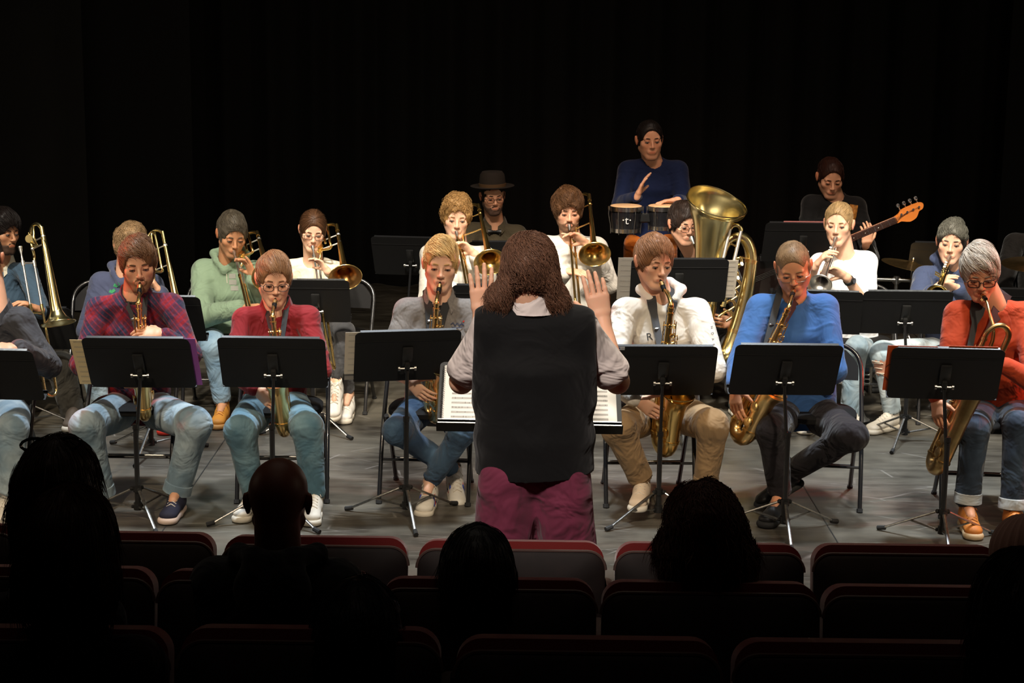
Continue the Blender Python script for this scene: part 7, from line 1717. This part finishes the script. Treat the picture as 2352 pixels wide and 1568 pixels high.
for i, (ch, y) in enumerate(zip('MIR', (742, 752, 762))): decal_text('f4', ch, 1406 - i, y, 7, M_INK, rot=1.2)
decal_stroke('f3', [(1035, 745), (1040, 741), (1045, 748), (1050, 742), (1055, 748), (1061, 743), (1066, 747)], .007, M_NAVP); decal_stroke('f3', [(1037, 751), (1050, 753), (1063, 751)], .004, M_NAVP); decal_stroke('f3', [(1064, 739), (1067, 737)], .006, mat('print_red', lin(200, 50, 40), .7))
M_GRYPR = mat('print_grey', lin(150, 150, 142), .8)
for (a, b_, y) in ((526, 541, 634), (526, 543, 648), (530, 547, 662)): decal_stroke('b2', [(a, y), ((a + b_) / 2, y), (b_, y)], .030, M_GRYPR)
for (a, y) in ((252, 668), (262, 654)): decal_stroke('b1', [(a, y), (a + 6, y + 2), (a + 12, y - 3)], .02, mat('print_green', lin(50, 130, 84), .8))
decal_stroke('b2', [(519, 560 + 50), (520, 630), (522, 650)], .004, M_LACE, 'drawstring')
# black T-shirt neckline under plaid shirt and dark undershirt of the grey polo
for pid, col in (('f1', M_STRAP), ('f3', M_STRAP), ('f4', cloth('navy_tee', (24, 26, 50)))):
    s = REG[pid]; N = s['J']['neck']; fr = s['fr']; up = nrm(s['J']['chest'] - s['J']['pelvis']); b = MB(); lat = nrm(s['J']['sr'] - s['J']['sl'])
    b.tube([N + lat * .058 * math.sin(a) + fr * (.055 * math.cos(a) + .012) - up * (.020 + .020 * math.cos(a)) for a in np.linspace(0, 2 * math.pi, 25)], .0085, 6, flat=1.8); b.build('undershirt', col, s['root'], s['org'])

# ribbed knit hat of the spectator at the right edge
s = REG['a6']; H, R = s['H'], s['R']; V = []; F = []; nu, nv = 72, 12
for j in range(nv + 1):
    t = j / nv * 1.75
    for i in range(nu):
        a = 2 * math.pi * i / nu; rr_ = 1 + .035 * (1 if i % 3 else -1.2) * min(1, t * 2.5)
        V.append(H + R @ (np.array([math.sin(t) * math.cos(a) * .098 * rr_, .010 + math.sin(t) * math.sin(a) * .115 * rr_, .012 + math.cos(t) * .112 * rr_])))
for j in range(nv):
    for i in range(nu): F.append([j * nu + i, (j + 1) * nu + i, (j + 1) * nu + (i + 1) % nu, j * nu + (i + 1) % nu])
mesh('knit_hat', V, F, mat('grey_brown_knit', lin(116, 88, 80), .95, bump=[(500, .3, .001)]), s['root'], s['org'])

# torn knee of the navy hoodie's jeans: bare skin framed by frayed threads
s = REG['b8']; tr = BVHTree.FromPolygons(s['trV'].tolist(), s['trF'].tolist()); rr = random.Random(4)
def hitp(px, py, off):
    h = tr.ray_cast(Vector(CAM), Vector(ray(px, py))); return None if h[0] is None else np.array(h[0]) + np.array(h[1]) * off
V = []; F = []; nx, ny = 9, 7; good = True
for j in range(ny + 1):
    for i in range(nx + 1):
        x = 2004 + 34 * i / nx; y = 828 + 32 * j / ny + (3 * math.sin(i * 2.1) if j in (0, ny) else 0); p = hitp(x, y, .003)
        if p is None: p = hitp(2020, 845, .001)
        good = good and p is not None; V.append(p)
if good:
    for j in range(ny):
        for i in range(nx): a = j * (nx + 1) + i; F.append([a, a + 1, a + nx + 2, a + nx + 1])
    k = mesh('bare_knee', V, F, mat('knee_skin', lin(206, 150, 126), .5), s['root'], s['org'])
    b = MB()
    for q in range(16):
        y = 828 + 2 * q + rr.uniform(-1, 1); x0 = 2003 + rr.uniform(0, 12); pts = [hitp(x0 + t * rr.uniform(14, 22) / 3, y + t, .005) for t in range(4)]
        if all(p is not None for p in pts) and (q < 3 or q > 12 or q % 4 == 0): b.tube(pts, .0022, 5)
    o = b.build('frayed_threads', M_LACE, s['root'], s['org']); o['kind'] = 'stuff'
# ================================================================ THEATRE SEATS
SEATY = ((4.92, 0.0, .82), (4.14, .15, .82), (3.36, .30, .81))
seat_rows = (
    (0, ((-210, 238, 1232), (248, 485, 1252), (505, 935, 1262), (957, 1392, 1272), (1415, 1852, 1278), (1875, 2312, 1282), (2335, 2772, 1286))),
    (1, ((-170, 345, 1338), (355, 862, 1348), (870, 1372, 1366), (1384, 1890, 1374), (1900, 2408, 1384))),
    (2, ((-230, 378, 1488), (400, 1012, 1490), (1042, 1662, 1514), (1692, 2312, 1522), (2342, 2960, 1530))))
ord_ = ('leftmost', 'second from the left', 'third from the left', 'fourth from the left', 'fifth from the left', 'sixth from the left', 'rightmost')
for (row, seats) in seat_rows:
    y, fz, top = SEATY[row]; prev = None
    for i, (x0, x1, yt) in enumerate(seats):
        if row == 0 and i == 1: x0 = 50; x1 = 485
        if row == 0 and i == 0: x0 = -405; x1 = 30
        a = P((x0 + x1) / 2, yt, y); sc_ = abs(P(x1, yt, y)[0] - P(x0, yt, y)[0])
        rn = ('front row', 'second row', 'third row')[row]
        theatre_seat(a[0], y, fz, 0, sc_, 'dark red theatre seat seen from behind, %s in the %s' % (('rightmost' if i == len(seats) - 1 else ord_[i]), rn), 'theatre seats of the ' + ('front', 'second', 'third')[row] + ' row', top=a[2] - fz)
